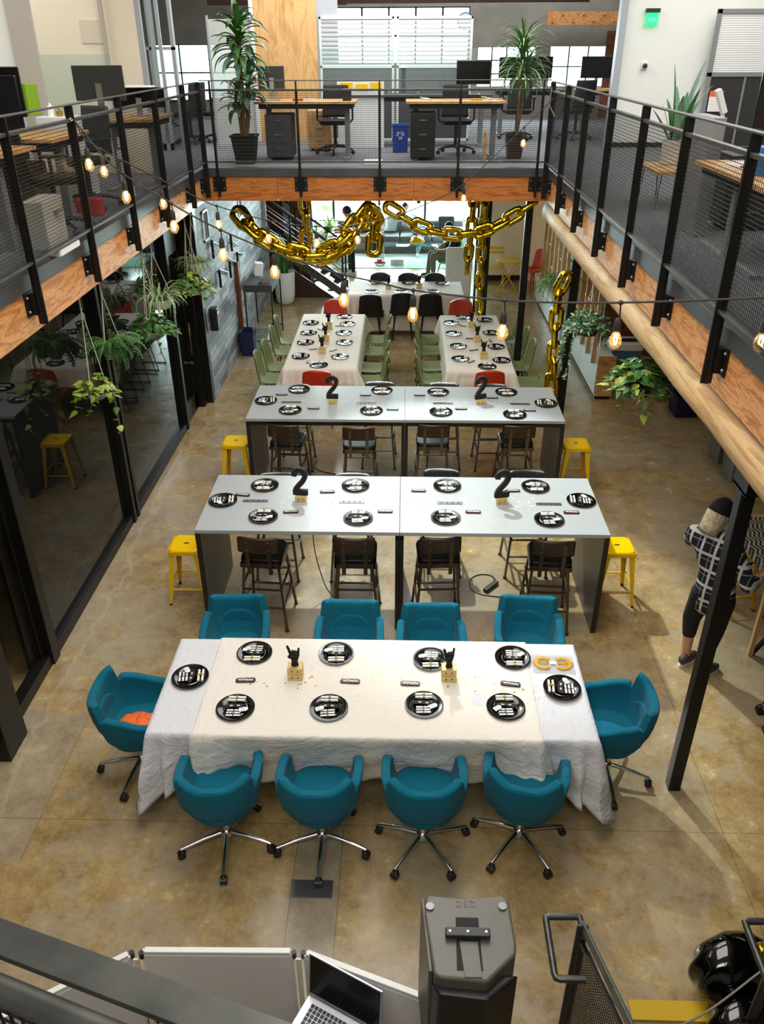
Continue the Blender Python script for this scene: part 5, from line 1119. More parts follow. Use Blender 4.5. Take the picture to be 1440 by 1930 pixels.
struct(MB().add([(SX-.25, SY0+.12, 0), (SX-4.3, SY0+.12, 0), (SX-4.3, SY0+.12, 4.05*sl_), (SX-.25, SY0+.16, 0), (SX-4.3, SY0+.16, 0), (SX-4.3, SY0+.16, 4.05*sl_)], [(0, 1, 2), (3, 5, 4), (0, 2, 5, 3), (1, 4, 5, 2), (0, 3, 4, 1)]), 'wall_under_stairs', 'dark_wood')
# ---- lounge
t = thing('sofa', 'dark grey cushioned sofa under the bright lounge window', 'sofa', (-.05, 21.9, 0))
MB().b2((-1.75, -.45, .08), (1.55, .45, .28)).build('base', 'sofa', t, bevel=.03); MB().b2((-1.75, .25, .28), (1.55, .48, .68)).build('back', 'sofa', t, bevel=.05)
for k in range(4): MB().b2((-1.72+.81*k, -.47, .28), (-.93+.81*k, .25, .42)).build('seat_cushion', 'sofa', t, bevel=.045, seg=3)
for k, (x, m, lab) in enumerate(((-.45, 'grey_cloth', 'pale grey cushion on the sofa beside the reclining person'), (1.05, 'black_cloth', 'dark cushion at the right end of the lounge sofa'), (-1.15, 'black_cloth', 'dark cushion at the left end of the lounge sofa'))):
    o = MB().rbox((0, 0, 0), (.42, .13, .38), .05).build('cushion', m, bevel=.04, seg=3); o.location = (x, 22.03, .62); o.rotation_euler = (R(-12), 0, 0); tag(o, lab, 'cushion')
o = MB().b2((-1.9, -.75, 0), (1.5, .75, .015)).build('rug', 'rug'); o.location = (-.35, 20.55, 0); tag(o, 'pale blue patchwork rug on the lounge floor', 'rug')
o = MB().b2((-.5, -.3, 0), (.5, .3, .004)).build('rug_patch', 'rug_green'); o.location = (.55, 20.2, .0155); tag(o, 'green square patch on the pale lounge rug', 'rug')
t = thing('coffee_table', 'glass-topped low coffee table on the lounge rug', 'table', (.15, 20.75, 0)); MB().b2((-.75, -.25, .36), (.75, .25, .375)).build('glass_top', 'glass', t)
for sx in (-.7, .7):
    for sy in (-.22, .22): MB().b2((sx-.015, sy-.015, 0), (sx+.015, sy+.015, .36)).build('leg', 'steel_brushed', t)
o = MB().rbox((0, 0, .07), (.32, .20, .14), .03).build('tissue_box', 'pot_white', bevel=.01); o.location = (-.20, 20.15, .0155); tag(o, 'beige box on the lounge rug beside the red toy car', 'box')
t = thing('toy_car', 'small red toy car on the lounge rug', 'toy', (-.62, 20.1, .0155)); MB().b2((-.13, -.06, .03), (.13, .06, .09)).b2((-.07, -.05, .09), (.05, .05, .14)).build('body', 'red_soft', t, bevel=.012)
for sx in (-.08, .08):
    for sy in (-.06, .06): MB().tube([(sx, sy-.012, .028), (sx, sy+.012, .028)], .028, 12).build('wheel', 'white_plastic', t)
o = MB(); rn = random.Random(8)
def yf(u, v):
    a, b = 2*math.pi*u, math.pi*v; n = 1+.3*noise.noise((math.cos(a)*2, math.sin(a)*2, b*2)); return (.17*n*math.sin(b)*math.cos(a), .13*n*math.sin(b)*math.sin(a), .10-.10*n*math.cos(b))
o = MB().grid(yf, 20, 12).build('toy_bundle', 'gold_print', smooth=True); o.location = (.28, 20.7, .376); tag(o, 'crumpled yellow bundle on the glass coffee table', 'bundle')
t = thing('shell_armchair', 'olive shell armchair at the right of the lounge, back to the window wall', 'chair', (.95, 18.85, 0), R(125))
def ac(u, v):
    th = R(-125+250*u); r = .30*(.72+.28*v); h = .40+(.44-.22*abs(math.sin(th/1.6))**2)*v; return (r*math.sin(th), -r*math.cos(th), h)
MB().grid(ac, 28, 8).build('back_shell', 'green_shell', t, smooth=True, solid=.03); MB().lathe([(.001, .36), (.20, .37), (.24, .42), (.20, .44), (.001, .44)], (0, 0, 0), 24).build('seat', 'sage_shell', t, smooth=True)
for k in range(4): a = R(45+90*k); MB().tube([(.15*math.cos(a), .15*math.sin(a), .37), (.25*math.cos(a), .25*math.sin(a), 0)], .012, 8).build('leg', 'black_metal', t)
dup_sw = None
o = MB().rbox((0, 0, .5), (.55, .12, 1.0), .04).build('upholstered_screen', 'white_fabric', bevel=.03); o.location = (1.12, 17.4, 0); tag(o, 'pale upholstered screen panel behind the crosswise table, right', 'screen')
for (x, y, lab, s) in ((-1.62, 20.6, 'white rounded pouf left of the lounge rug', .33), (1.25, 20.9, 'pale mint armchair block right of the lounge rug', .36)):
    o = MB().rbox((0, 0, s), (.6, .55, s*2), .14).build('pouf', 'white_fabric' if x < 0 else 'rug', bevel=.06, seg=3); o.location = (x, y, 0); tag(o, lab, 'pouf')
t = thing('bar_stool', 'small black round stool beside the olive armchair', 'stool', (1.32, 18.6, 0)); MB().cyl((0, 0, .44), .16, .03, 20).build('seat', 'black_plastic', t)
for k in range(3): a = R(90+120*k); MB().tube([(.1*math.cos(a), .1*math.sin(a), .44), (.15*math.cos(a), .15*math.sin(a), 0)], .01, 6).build('leg', 'black_metal', t)
for k, (x, y, h, lab) in enumerate(((.95, 22.5, .75, 'lush green potted plant by the lounge window, right side'), (-2.05, 22.3, .8, 'spiky green potted plant by the lounge window, left side'), (-2.9, 22.2, .8, 'small potted plant left of the lounge window beyond the stairs'))):
    t = thing('potted_plant', lab, 'plant', (x, y, 0)); MB().lathe([(.001, 0), (.14, 0), (.19, .36), (.17, .36), (.16, .3)], (0, 0, 0), 20).build('pot', 'pot_white', t, smooth=True, angle=50); m = MB(); rn = random.Random(30+k)
    for j in range(75): strap(m, (rn.uniform(-.06, .06), rn.uniform(-.06, .06), .32), rn.uniform(0, 6.28), rn.uniform(.5, 1.5), h*rn.uniform(.35, .85), .05, rn.uniform(.4, 1.6), 7, .3, 1, rn.choice((0, 1, 2)))
    m.build('foliage', ('leaf_mid', 'leaf_lime', 'leaf_dark'), t, smooth=True)
for (x, y, z, lab) in ((.85, 21.2, 1.45, 'tangled glowing lamp hanging over the lounge, right'), (-1.9, 21.6, 1.55, 'tangled glowing lamp hanging over the lounge, left')):
    t = thing('pendant_lamp', lab, 'lamp', (x, y, z)); m = MB(); rn = random.Random(int(y*10))
    for k in range(14):
        n1 = Vector((rn.gauss(0, 1), rn.gauss(0, 1), rn.gauss(0, 1))).normalized(); a = n1.orthogonal().normalized(); b = n1.cross(a); r = rn.uniform(.10, .16)
        m.tube([(a*math.cos(q)+b*math.sin(q))*r for q in [2*math.pi*i/18 for i in range(18)]], .006, 5, closed=True)
    m.build('shade', 'bulb_far', t, smooth=True); MB().tube([(0, 0, .15), (0, 0, 2.84-z)], .006, 6).build('cable', 'black_metal', t)
t = thing('pendant_lamp', 'small dark pendant bulb hanging over the lounge centre', 'lamp', (.30, 20.6, 1.35)); MB().lathe([(.001, .0), (.04, .01), (.05, .05), (.03, .10), (.02, .16)], (0, 0, 0), 16).build('shade', 'black_metal', t, smooth=True); MB().tube([(0, 0, .15), (0, 0, 1.49)], .006, 6).build('cable', 'black_metal', t)
# pipes on the cream wall end
o = MB()
for x in (1.36, 1.44): o.tube([(x, 16.0, 0), (x, 16.0, 2.84)], .022, 8)
o.build('trim_17', 'black_metal', smooth=True)['kind'] = 'structure'
# ================================================================= RIGHT SIDE OF THE LOWER LEVEL
t = thing('low_cabinet', 'long low white cabinet under the slatted partition', 'cabinet', (2.95, 15.6, 0)); MB().b2((-.20, -1.5, .03), (.15, 1.6, .48)).build('body', 'white_plastic', t, bevel=.004)
for k in range(3): MB().b2((-.207, -1.48+1.03*k, .04), (-.20, -.47+1.03*k, .47)).build('door', 'white_plastic', t, bevel=.002)
t = thing('tall_cabinet', 'white cabinet with wood end panel beside the blue-bagged bin', 'cabinet', (3.0, 12.8, 0)); MB().b2((-.14, -1.25, .06), (.10, 1.2, .66)).build('body', 'white_plastic', t, bevel=.004)
MB().b2((-.14, -1.27, .06), (.12, -1.25, .68)).build('end_panel', 'desk_wood', t); MB().b2((-.12, -1.24, 0), (.1, 1.2, .06)).build('plinth', 'black_matte', t)
for k in range(2): MB().b2((-.148, -1.24+1.22*k, .08), (-.14, -.04+1.22*k, .65)).build('door', 'white_plastic', t, bevel=.002)
bin_('waste_bin', 'tall clear bin with blue bag and white lid, behind the wired pothos', (3.32, 11.95, 0), .46, .34, .66, 'plexi', .9, 'bag_blue')
t = thing('bin_lid', 'white swing lid on the tall blue-bagged bin', 'lid', (3.32, 11.95, .68)); MB().rbox((0, 0, .06), (.50, .38, .12), .05).build('lid', 'white_plastic', t, bevel=.02); MB().rbox((0, -.02, .122), (.34, .14, .008), .02).build('opening', 'black_matte', t)
o = MB().rbox((0, 0, .36), (.26, .16, .64), .03).build('water_filter', 'pot_white', bevel=.02); o.location = (3.95, 11.6, 0); tag(o, 'pale upright appliance right of the wired pothos', 'appliance')
bin_('navy_bin', 'dark navy bin at the right edge under the log', (4.05, 11.05, 0), .36, .42, .32, 'navy_bin')
bin_('grey_bin', 'grey lidded bin under the log, the farther of two', (4.15, 9.55, 0), .34, .40, .50, 'grey_bin', .85); bin_('grey_bin', 'grey lidded bin under the log, the nearer of two', (4.15, 9.05, 0), .34, .40, .50, 'grey_bin', .85)
# table with zigzag cloth
t = thing('side_table', 'brown trestle table under a zigzag cloth at the right edge', 'table', (3.45, 6.05, 0)); MB().b2((-.42, -.50, .84), (.6, .52, .88)).build('tabletop', 'desk_wood', t)
for sy in (-.42, .42):
    MB().b2((-.38, sy-.02, .42), (.5, sy+.02, .46)).build('crossbar', 'black_metal', t)
    for a, b in (((-.38, 0), (.05, .84)), ((.5, 0), (.1, .84)), ): MB().bar((a[0], sy, a[1]), (b[0], sy, b[1]), .035, .025).build('leg', 'black_metal', t)
    for a in (-.39, .52): MB().b2((a-.02, sy-.02, 0), (a+.02, sy+.02, .84)).build('leg', 'panel_wood' if a < 0 else 'black_metal', t)
o = MB().b2((-.44, -.38, 0), (.62, .42, .006)).b2((-.445, -.38, -.07), (-.44, .42, .006)).build('table_runner', 'zigzag'); o.location = (3.45, 6.10, .882); tag(o, 'black and cream zigzag cloth on the table by the person in plaid', 'cloth')
t = thing('equipment_cart', 'black wheeled equipment frame at the right edge near the column', 'cart', (3.02, 4.85, 0))
for dx, dy in ((-.14, .05), (-.17, -.17)):
    MB().tube([(dx+.03, dy, .10), (dx+.10, dy, .85)], .03, 10).build('leg', 'black_metal', t, smooth=True); MB().tube([(dx, dy-.02, .045), (dx, dy+.02, .045)], .045, 16).build('wheel', 'rubber', t, smooth=True)
    MB().box((dx+.02, dy, .085), (.05, .05, .05)).build('fork', 'chrome', t, bevel=.008)
MB().b2((-.10, -.25, .83), (.5, .12, .88)).build('platform', 'black_metal', t)

# ================================================================= PEOPLE
def flesh(name, J, E, m, parent=None, off=(0, 0, 0), vox=.011, sm=5):
    # tapered capsules between the joints, fused into one continuous surface
    mb = MB(off)
    for a, b in E:
        p, q = Vector(J[a][:3]), Vector(J[b][:3]); ra, rb = J[a][3], J[b][3]; n = 7
        if (q-p).length < .004: continue
        mb.tube([p.lerp(q, i/n) for i in range(n+1)], [ra+(rb-ra)*i/n for i in range(n+1)], 14); mb.sph(p, ra*.995, 14, 9); mb.sph(q, rb*.995, 14, 9)
    o = mb.build(name, m, parent)
    md = o.modifiers.new('remesh', 'REMESH'); md.mode = 'VOXEL'; md.voxel_size = vox; md.use_smooth_shade = True
    md = o.modifiers.new('smooth', 'SMOOTH'); md.factor = .6; md.iterations = sm
    return o
def torso(J, k=0., hem=None):
    # extra joints giving the trunk its width: shoulders and hips to each side
    g = dict(J); L = {}
    ch, pl = Vector(J['ch'][:3]), Vector(J['pel'][:3]); sl, sr = Vector(J['sl'][:3]), Vector(J['sr'][:3]); hl, hr = Vector(J['hl'][:3]), Vector(J['hr'][:3]); sp = Vector(J['sp'][:3])
    u = (sl-sr).normalized(); r = .078+k
    L['tl'] = (*(ch+u*.065), r); L['tr'] = (*(ch-u*.065), r); L['wl2'] = (*(sp+u*.045), r*.98); L['wr2'] = (*(sp-u*.045), r*.98); L['pl'] = (*(pl+u*.055), r*1.12); L['pr'] = (*(pl-u*.055), r*1.12); L['nb'] = (*Vector(J['nk'][:3]), J['nk'][3]+k)
    L['s1'] = (*sl, J['sl'][3]+k); L['s2'] = (*sr, J['sr'][3]+k)
    if hem: L['h1'] = (*(pl+u*.05+Vector((0, 0, -hem))), r*1.12); L['h2'] = (*(pl-u*.05+Vector((0, 0, -hem))), r*1.12)
    E = [('tl', 'tr'), ('tl', 'wl2'), ('tr', 'wr2'), ('wl2', 'wr2'), ('wl2', 'pl'), ('wr2', 'pr'), ('pl', 'pr'), ('tl', 's1'), ('tr', 's2'), ('s1', 'nb'), ('s2', 'nb'), ('tl', 'nb'), ('tr', 'nb'), ('tl', 'wr2'), ('tr', 'wl2'), ('pl', 'wr2'), ('pr', 'wl2')]
    if hem: E += [('pl', 'h1'), ('pr', 'h2'), ('h1', 'h2')]
    return L, E
def limb(J, names, k): return {n: (*J[n][:3], J[n][3]+k) for n in names}
def dress(t, J, off, top, topm, leg, legm, sleeve=.75, cuff=.72, k=.016, hem=.10, vox=.011):
    T_, E_ = torso(J); B = dict(J); B.update(T_)
    flesh('body', B, E_+[('nk', 'hd'), ('sl', 'el'), ('el', 'wl'), ('sr', 'er'), ('er', 'wr'), ('pl', 'hl'), ('hl', 'kl'), ('kl', 'al'), ('pr', 'hr'), ('hr', 'kr'), ('kr', 'ar')], 'skin', t, off, vox)
    T_, E_ = torso(J, k, hem); T_['nb'] = (*(Vector(J['nk'][:3])-Vector((0, 0, .035))), J['nk'][3]+k+.006); T_.update(limb(J, ['el', 'er'], k))
    for a, b, c in (('el', 'wl', 'fl'), ('er', 'wr', 'fr')): p, q = Vector(J[a][:3]), Vector(J[b][:3]); T_[c] = (*p.lerp(q, sleeve), .036+k*.6)
    flesh(top, T_, E_+[('s1', 'el'), ('el', 'fl'), ('s2', 'er'), ('er', 'fr')], topm, t, off, vox)
    L, E_ = torso(J, k*.6); G = {n: L[n] for n in ('pl', 'pr')}; G.update(limb(J, ['hl', 'hr', 'kl', 'kr'], k*.8))
    for a, b, c in (('kl', 'al', 'cl'), ('kr', 'ar', 'cr')): p, q = Vector(J[a][:3]), Vector(J[b][:3]); G[c] = (*p.lerp(q, cuff), J[b][3]+k)
    flesh(leg, G, [('pl', 'pr'), ('pl', 'hl'), ('hl', 'kl'), ('kl', 'cl'), ('pr', 'hr'), ('hr', 'kr'), ('kr', 'cr')], legm, t, off, vox)
def head(loc, yaw, r, hairm, t, pitch=0, long=False, cap=None, off=(0, 0, 0)):
    # head as one mesh with face features; yaw 0 looks along +Y
    T = Matrix.Translation(Vector(loc)-Vector(off)) @ Matrix.Rotation(yaw, 4, 'Z') @ Matrix.Rotation(-pitch, 4, 'X'); m = MB()
    m.sph((0, 0, 0), (r*.78, r*.95, r*1.12), 22, 16); m.v = m.v[:]; 
    m.sph((0, r*.35, -r*.62), (r*.48, r*.5, r*.42), 14, 8); m.sph((0, r*.98, -r*.12), (r*.12, r*.18, r*.2), 10, 8)
    for s in (-1, 1): m.sph((s*r*.78, -.02*r, -.05*r), (r*.08, r*.17, r*.25), 8, 8)
    m.sph((0, r*.82, -r*.55), (r*.24, r*.1, r*.06), 10, 6); m.v = [T @ v for v in m.v]
    o = m.build('head', 'skin', t, smooth=True)
    e = MB()
    for s in (-1, 1): e.sph((s*r*.30, r*.84, r*.08), (r*.11, r*.07, r*.07), 8, 6)
    e.v = [T @ v for v in e.v]; e.build('eyes', 'ink', t, smooth=True)
    h = MB()
    def hf(u, v):
        a = 2*math.pi*u; b = v*math.pi*(.62 if not long else .66); k = 1.08+.03*noise.noise((math.cos(a)*4, math.sin(a)*4, b*4)); front = max(0, math.sin(a))
        b2 = b*(1-.42*front**2); z = math.cos(b2)*1.16
        drop = (-1.15 if long else 0)*max(0, v-.72)/.28*(1-front)**1.2
        return (r*.80*k*math.sin(b2)*math.cos(a), r*.98*k*math.sin(b2)*math.sin(a)-.04*r, r*(z+drop))
    h.grid(hf, 36, 14); h.v = [T @ v for v in h.v]; h.build('hair', hairm, t, smooth=True, solid=.006)
    if cap:
        c = MB()
        def cf(u, v):
            a = 2*math.pi*u; b = v*math.pi*.50; return (r*.90*math.sin(b)*math.cos(a), r*1.10*math.sin(b)*math.sin(a)-.03*r, r*(1.30*math.cos(b)+.12))
        c.grid(cf, 32, 10); c.prism([(r*.62*math.cos(q), r*.85+r*.75*math.sin(q)) for q in [math.pi*i/12 for i in range(13)]], r*.14, r*.20); c.v = [T @ v for v in c.v]; c.build('cap', cap, t, smooth=True, solid=.006)
    return o
def hand5(loc, d, up, s, t, off=(0, 0, 0), curl=.5, side=1):
    d = Vector(d).normalized(); u = Vector(up); u = (u-d*u.dot(d)).normalized(); x = d.cross(u)*side; o = Vector(loc)-Vector(off); m = MB()
    m.tube([o-d*s*.10, o+d*s*.15, o+d*s*.42, o+d*s*.52], [s*.16, s*.20, s*.24, s*.20], 10)
    for k in range(4):
        b = o+d*s*.46+x*s*(-.18+.12*k); L = s*(.40, .46, .42, .32)[k]; p = [b]; dd = d.copy()
        for j in range(3): dd = (dd*math.cos(curl)-u*math.sin(curl)).normalized(); p.append(p[-1]+dd*L*(.42, .33, .25)[j])
        m.tube(p, [s*.058, s*.055, s*.05, s*.038], 8)
    b = o+d*s*.12+x*s*-.2; m.tube([b, b+(d*.6-x*.8).normalized()*s*.22, b+(d*.6-x*.8).normalized()*s*.22+(d*.9-x*.2-u*.3).normalized()*s*.2], [s*.07, s*.06, s*.045], 8)
    return m.build('hand', 'skin', t, smooth=True)
P0 = (2.55, 5.45, 0)
t = thing('person', 'person in a black and white plaid shirt and dark cap, leaning to the right', 'person', P0)
J = dict(pel=(2.55, 5.46, .80, .09), sp=(2.535, 5.49, .98, .08), ch=(2.50, 5.55, 1.15, .09), nk=(2.485, 5.585, 1.30, .048), hd=(2.49, 5.59, 1.37, .05),
  sl=(2.38, 5.69, 1.20, .058), el=(2.44, 5.90, 1.02, .042), wl=(2.66, 5.86, 1.02, .028), sr=(2.61, 5.44, 1.20, .058), er=(2.70, 5.26, .99, .042), wr=(2.85, 5.40, .955, .028),
  hl=(2.485, 5.52, .74, .085), kl=(2.47, 5.60, .43, .060), al=(2.455, 5.52, .085, .038), hr=(2.60, 5.40, .74, .085), kr=(2.62, 5.44, .43, .060), ar=(2.565, 5.375, .085, .038))
dress(t, J, P0, 'shirt', 'plaid', 'trousers', 'black_cloth', .72, .42, .020, .14, .009)
head((2.50, 5.61, 1.435), R(-62), .098, 'hair_blonde', t, .45, True, 'black_cloth', P0)
hand5((2.86, 5.41, .955), (.75, .6, -.05), (0, 0, 1), .15, t, P0, .35); hand5((2.68, 5.855, 1.02), (.9, -.1, 0), (0, 0, 1), .15, t, P0, .8, -1)
def shoe(x, y, rz, t, off, m='shoe', s=1.):
    T = Matrix.Translation(Vector((x, y, 0))-Vector(off)) @ Matrix.Rotation(rz, 4, 'Z') @ Matrix.Scale(s, 4)
    so = MB(); pl = [(.045*math.cos(a)*(1 if math.sin(a) > 0 else .8), .13*math.sin(a)+.04) for a in [2*math.pi*k/20 for k in range(20)]]; so.prism(pl, 0, .025); so.v = [T @ v for v in so.v]; so = so.build('sole', 'white_plastic', t, smooth=True)
    up = MB().sph((0, .05, .045), (.043, .115, .042), 16, 10).sph((0, -.03, .065), (.04, .055, .045), 12, 8); up.v = [T @ v for v in up.v]; up.build('shoe', m, t, smooth=True)
shoe(2.455, 5.50, R(-50), t, P0); shoe(2.575, 5.36, R(-62), t, P0)
o = MB().lathe([(.001, 0), (.03, 0), (.032, .03), (.030, .12), (.014, .16), (.013, .19)], (0, 0, 0), 16).build('water_bottle', 'plexi', smooth=True); o.location = (2.80, 5.86, 1.0); tag(o, 'clear plastic bottle held by the person in plaid', 'bottle')
def small_person(label, loc, J, clothes, hd, hairm='hair_dark', shoes=()):
    t = thing('person', label, 'person', loc); A = {k: (v[0]+loc[0], v[1]+loc[1], v[2], v[3]) for k, v in J.items()}
    (a, am), (b, bm) = clothes; dress(t, A, loc, a, am, b, bm, .35, .95, .014, .03, .014)
    head((hd[0]+loc[0], hd[1]+loc[1], hd[2]), hd[3], .10, hairm, t, hd[4], False, None, loc)
    for w in ('wl', 'wr'):
        a, b = ('el', 'wl') if w == 'wl' else ('er', 'wr'); d = Vector(A[b][:3])-Vector(A[a][:3]); hand5(A[w][:3], d, (0, 0, 1), .14, t, loc, .5)
    for x, y, rz, m in shoes: shoe(loc[0]+x, loc[1]+y, rz, t, loc, m)
    return t
small_person('person in black top and leggings standing at the left of the lounge', (-1.27, 19.25, 0),
  dict(pel=(0, 0, .78, .085), sp=(-.01, 0, .95, .085), ch=(-.03, 0, 1.12, .085), nk=(-.05, 0, 1.25, .045), hd=(-.06, 0, 1.32, .05), sl=(-.05, .15, 1.17, .05), el=(-.12, .19, .97, .038), wl=(-.30, .10, .98, .026),
       sr=(-.03, -.15, 1.17, .05), er=(-.10, -.20, .97, .038), wr=(-.28, -.10, .96, .026), hl=(0, .08, .72, .08), kl=(-.02, .10, .42, .055), al=(-.03, .12, .08, .036), hr=(.01, -.08, .72, .08), kr=(.04, -.10, .42, .055), ar=(.06, -.11, .08, .036)),
  (('top', 'black_cloth'), ('leggings', 'black_cloth')), (-.07, 0, 1.40, R(85), .2), 'hair_dark', [(-.03, .12, R(80), 'white_fabric'), (.06, -.11, R(80), 'white_fabric')])
small_person('person in grey shirt and blue jeans reclining on the lounge sofa', (.0, 21.75, 0),
  dict(pel=(.28, .05, .52, .085), sp=(.20, .12, .66, .085), ch=(.08, .18, .80, .085), nk=(.0, .20, .92, .045), hd=(-.02, .2, .98, .05), sl=(.0, .02, .84, .05), el=(-.05, -.12, .68, .038), wl=(.12, -.15, .60, .026),
       sr=(.16, .28, .84, .05), er=(.30, .2, .74, .038), wr=(.38, .02, .70, .026), hl=(.26, -.04, .50, .08), kl=(.45, -.42, .58, .058), al=(.30, -.70, .12, .04), hr=(.36, .08, .52, .08), kr=(.66, -.22, .62, .058), ar=(.32, -.55, .50, .04)),
  (('shirt', 'grey_cloth'), ('jeans', 'jeans')), (-.03, .18, 1.06, R(-150), .1), 'hair_dark', [(.30, -.74, R(180), 'white_fabric')])
small_person('person in white and black sitting low at the left of the sofa', (-.72, 21.45, 0),
  dict(pel=(0, .1, .46, .085), sp=(0, .12, .62, .085), ch=(.02, .10, .78, .085), nk=(.02, .08, .90, .045), hd=(.02, .06, .96, .05), sl=(-.15, .08, .82, .05), el=(-.18, -.06, .64, .038), wl=(-.05, -.2, .58, .026),
       sr=(.18, .08, .82, .05), er=(.2, -.06, .64, .038), wr=(.08, -.22, .58, .026), hl=(-.08, 0, .46, .08), kl=(-.1, -.36, .50, .056), al=(-.06, -.42, .1, .038), hr=(.09, 0, .46, .08), kr=(.12, -.36, .50, .056), ar=(.16, -.46, .1, .038)),
  (('shirt', 'white_fabric'), ('trousers', 'black_cloth')), (.02, .04, 1.04, R(180), .3), 'hair_dark', [(-.06, -.46, R(180), 'shoe'), (.16, -.5, R(180), 'white_fabric')])
small_person('person in black shirt seated in the olive armchair, facing left', (.98, 18.9, 0),
  dict(pel=(.0, 0, .50, .085), sp=(.08, .02, .66, .085), ch=(.12, .03, .84, .085), nk=(.06, .02, .98, .05), hd=(.02, .01, 1.04, .05), sl=(.10, .20, .88, .055), el=(.02, .26, .68, .042), wl=(-.20, .12, .64, .028),
       sr=(.12, -.16, .88, .055), er=(.02, -.24, .68, .042), wr=(-.20, -.10, .64, .028), hl=(-.05, .08, .50, .09), kl=(-.40, .10, .52, .062), al=(-.46, .16, .09, .04), hr=(-.05, -.08, .50, .09), kr=(-.36, -.12, .52, .062), ar=(-.34, -.14, .09, .04)),
  (('shirt', 'black_cloth'), ('trousers', 'khaki')), (-.01, .0, 1.13, R(95), .3), 'hair_dark', [(-.46, .16, R(90), 'shoe'), (-.34, -.14, R(90), 'brown_side')])

# ================================================================= UPPER OFFICES
def desk(label, x0, x1, y0, y1, z=.73, m='desk_wood', legm='grey_bin', group=None):
    t = thing('desk', label, 'desk', ((x0+x1)/2, (y0+y1)/2, ZU), 0, group); w, d = (x1-x0)/2, (y1-y0)/2
    MB().b2((-w, -d, z-.03), (w, d, z)).build('desktop', m, t, bevel=.003); MB().b2((-w+.05, -d+.04, z-.09), (w-.05, d-.04, z-.031)).build('under_frame', 'black_matte', t)
    for s in (-1, 1):
        a, b = (s*(w-.14), 0); MB().b2((a-.035, -.04, .03), (a+.035, .04, z-.09)).build('leg', legm, t); MB().b2((a-.04, -d+.06, 0), (a+.04, d-.06, .03)).build('foot', legm, t)
    return t
def monitor(label, x, y, z, w, h, rz, m='screen_back', stand=.14, front='screen_black'):
    t = thing('monitor', label, 'monitor', (x, y, z), R(rz)); MB().b2((-w/2, -.015, stand), (w/2, .012, stand+h)).build('back_shell', m, t, bevel=.006)
    MB().b2((-w/2+.008, .012, stand+.008), (w/2-.008, .014, stand+h-.008)).build('screen', front, t)
    MB().b2((-.03, -.04, 0), (.03, -.015, stand+h*.5)).build('stand', 'steel_brushed', t); MB().rbox((0, -.02, .006), (.22, .18, .012), .03).build('foot', 'steel_brushed', t); return t
def office_chair(label, x, y, rz, G=None):
    t = thing('office_chair', label, 'chair', (x, y, ZU), R(rz), G)
    MB().rbox((0, .02, .43), (.42, .42, .06), .09).build('seat', 'black_cloth', t, smooth=True, bevel=.02, seg=3)
    def bk_(u, v): a = -1+2*u; return (.20*a*(1-.1*v), -.22+.05*a*a-.05*v, .48+.42*v)
    MB().grid(bk_, 14, 12).build('backrest', 'mesh_fabric', t, smooth=True, solid=.025)
    for s in (-1, 1):
        MB().tube([(s*.22, -.02, .42), (s*.26, -.02, .46), (s*.26, -.02, .62)], .014, 8).build('arm_post', 'black_plastic', t); MB().rbox((s*.26, .02, .63), (.06, .22, .025), .02).build('armrest', 'black_plastic', t, bevel=.006)
    MB().tube([(0, 0, .08), (0, 0, .41)], .025, 12).build('gas_column', 'black_plastic', t)
    for k in range(5):
        a = R(90+72*k); c, s = math.cos(a), math.sin(a); MB().tube([(0, 0, .11), (c*.16, s*.16, .10), (c*.28, s*.28, .065)], [.022, .018, .013], 8).build('base_leg', 'black_plastic', t, smooth=True)
        MB().tube([(c*.28-s*.02, s*.28+c*.02, .028), (c*.28+s*.02, s*.28-c*.02, .028)], .027, 12).build('caster', 'black_plastic', t)
    return t
def pedestal(label, x, y, w, d, h, m, rz=0):
    t = thing('pedestal', label, 'cabinet', (x, y, ZU), R(rz)); MB().b2((-w/2, -d/2, .04), (w/2, d/2, h)).build('body', m, t, bevel=.004)
    for k in range(3): z = .05+(h-.06)*k/3; dr = MB().b2((-w/2+.006, -d/2-.008, z), (w/2-.006, -d/2, z+(h-.06)/3-.006)).build('drawer', m, t, bevel=.002); MB().b2((-.05, -d/2-.02, z+.10), (.05, -d/2-.008, z+.11)).build('handle', 'steel_brushed', dr)
    for sx in (-1, 1): MB().tube([(sx*(w/2-.05), -.02, .02), (sx*(w/2-.05), .02, .02)], .02, 10).build('wheel', 'rubber', t)
    return t
def xyz(x, y, z=ZU): return (x, y, z)
# far landing (behind the far railing)
desk('wood-topped desk behind the far railing, left one', -2.08, -.70, 12.25, 12.95, .74); desk('wood-topped desk behind the far railing, right one', -.02, 1.35, 12.25, 12.95, .74)
office_chair('black mesh office chair behind the left far desk', -1.06, 13.15, 178); office_chair('black mesh office chair behind the right far desk', .72, 13.15, 184)
pedestal('grey drawer pedestal under the left far desk', -1.78, 12.55, .36, .5, .58, 'grey_fabric'); pedestal('black drawer pedestal under the right far desk', .22, 12.5, .34, .5, .60, 'black_plastic')
pedestal('pale wood pedestal behind the left far desk', -1.32, 13.6, .36, .3, .56, 'panel_wood')
o = MB().b2((-.36, -.02, 0), (.36, .02, .92)).build('notice_screen', 'white_plastic'); o.location = (-.72, 14.0, ZU); tag(o, 'white panel with yellow notes standing behind the left far desk', 'panel')
for k, (x, z) in enumerate(((-.93, .82), (-.70, .80), (-.48, .82))):
    o = MB().b2((-.09, -.003, 0), (.09, .003, .09)).build('yellow_note', 'yellow_paint'); o.location = (x, 13.975, ZU+z); tag(o, 'yellow note on the white panel, %s of three' % ('left', 'middle', 'right')[k], 'note', 'yellow notes')
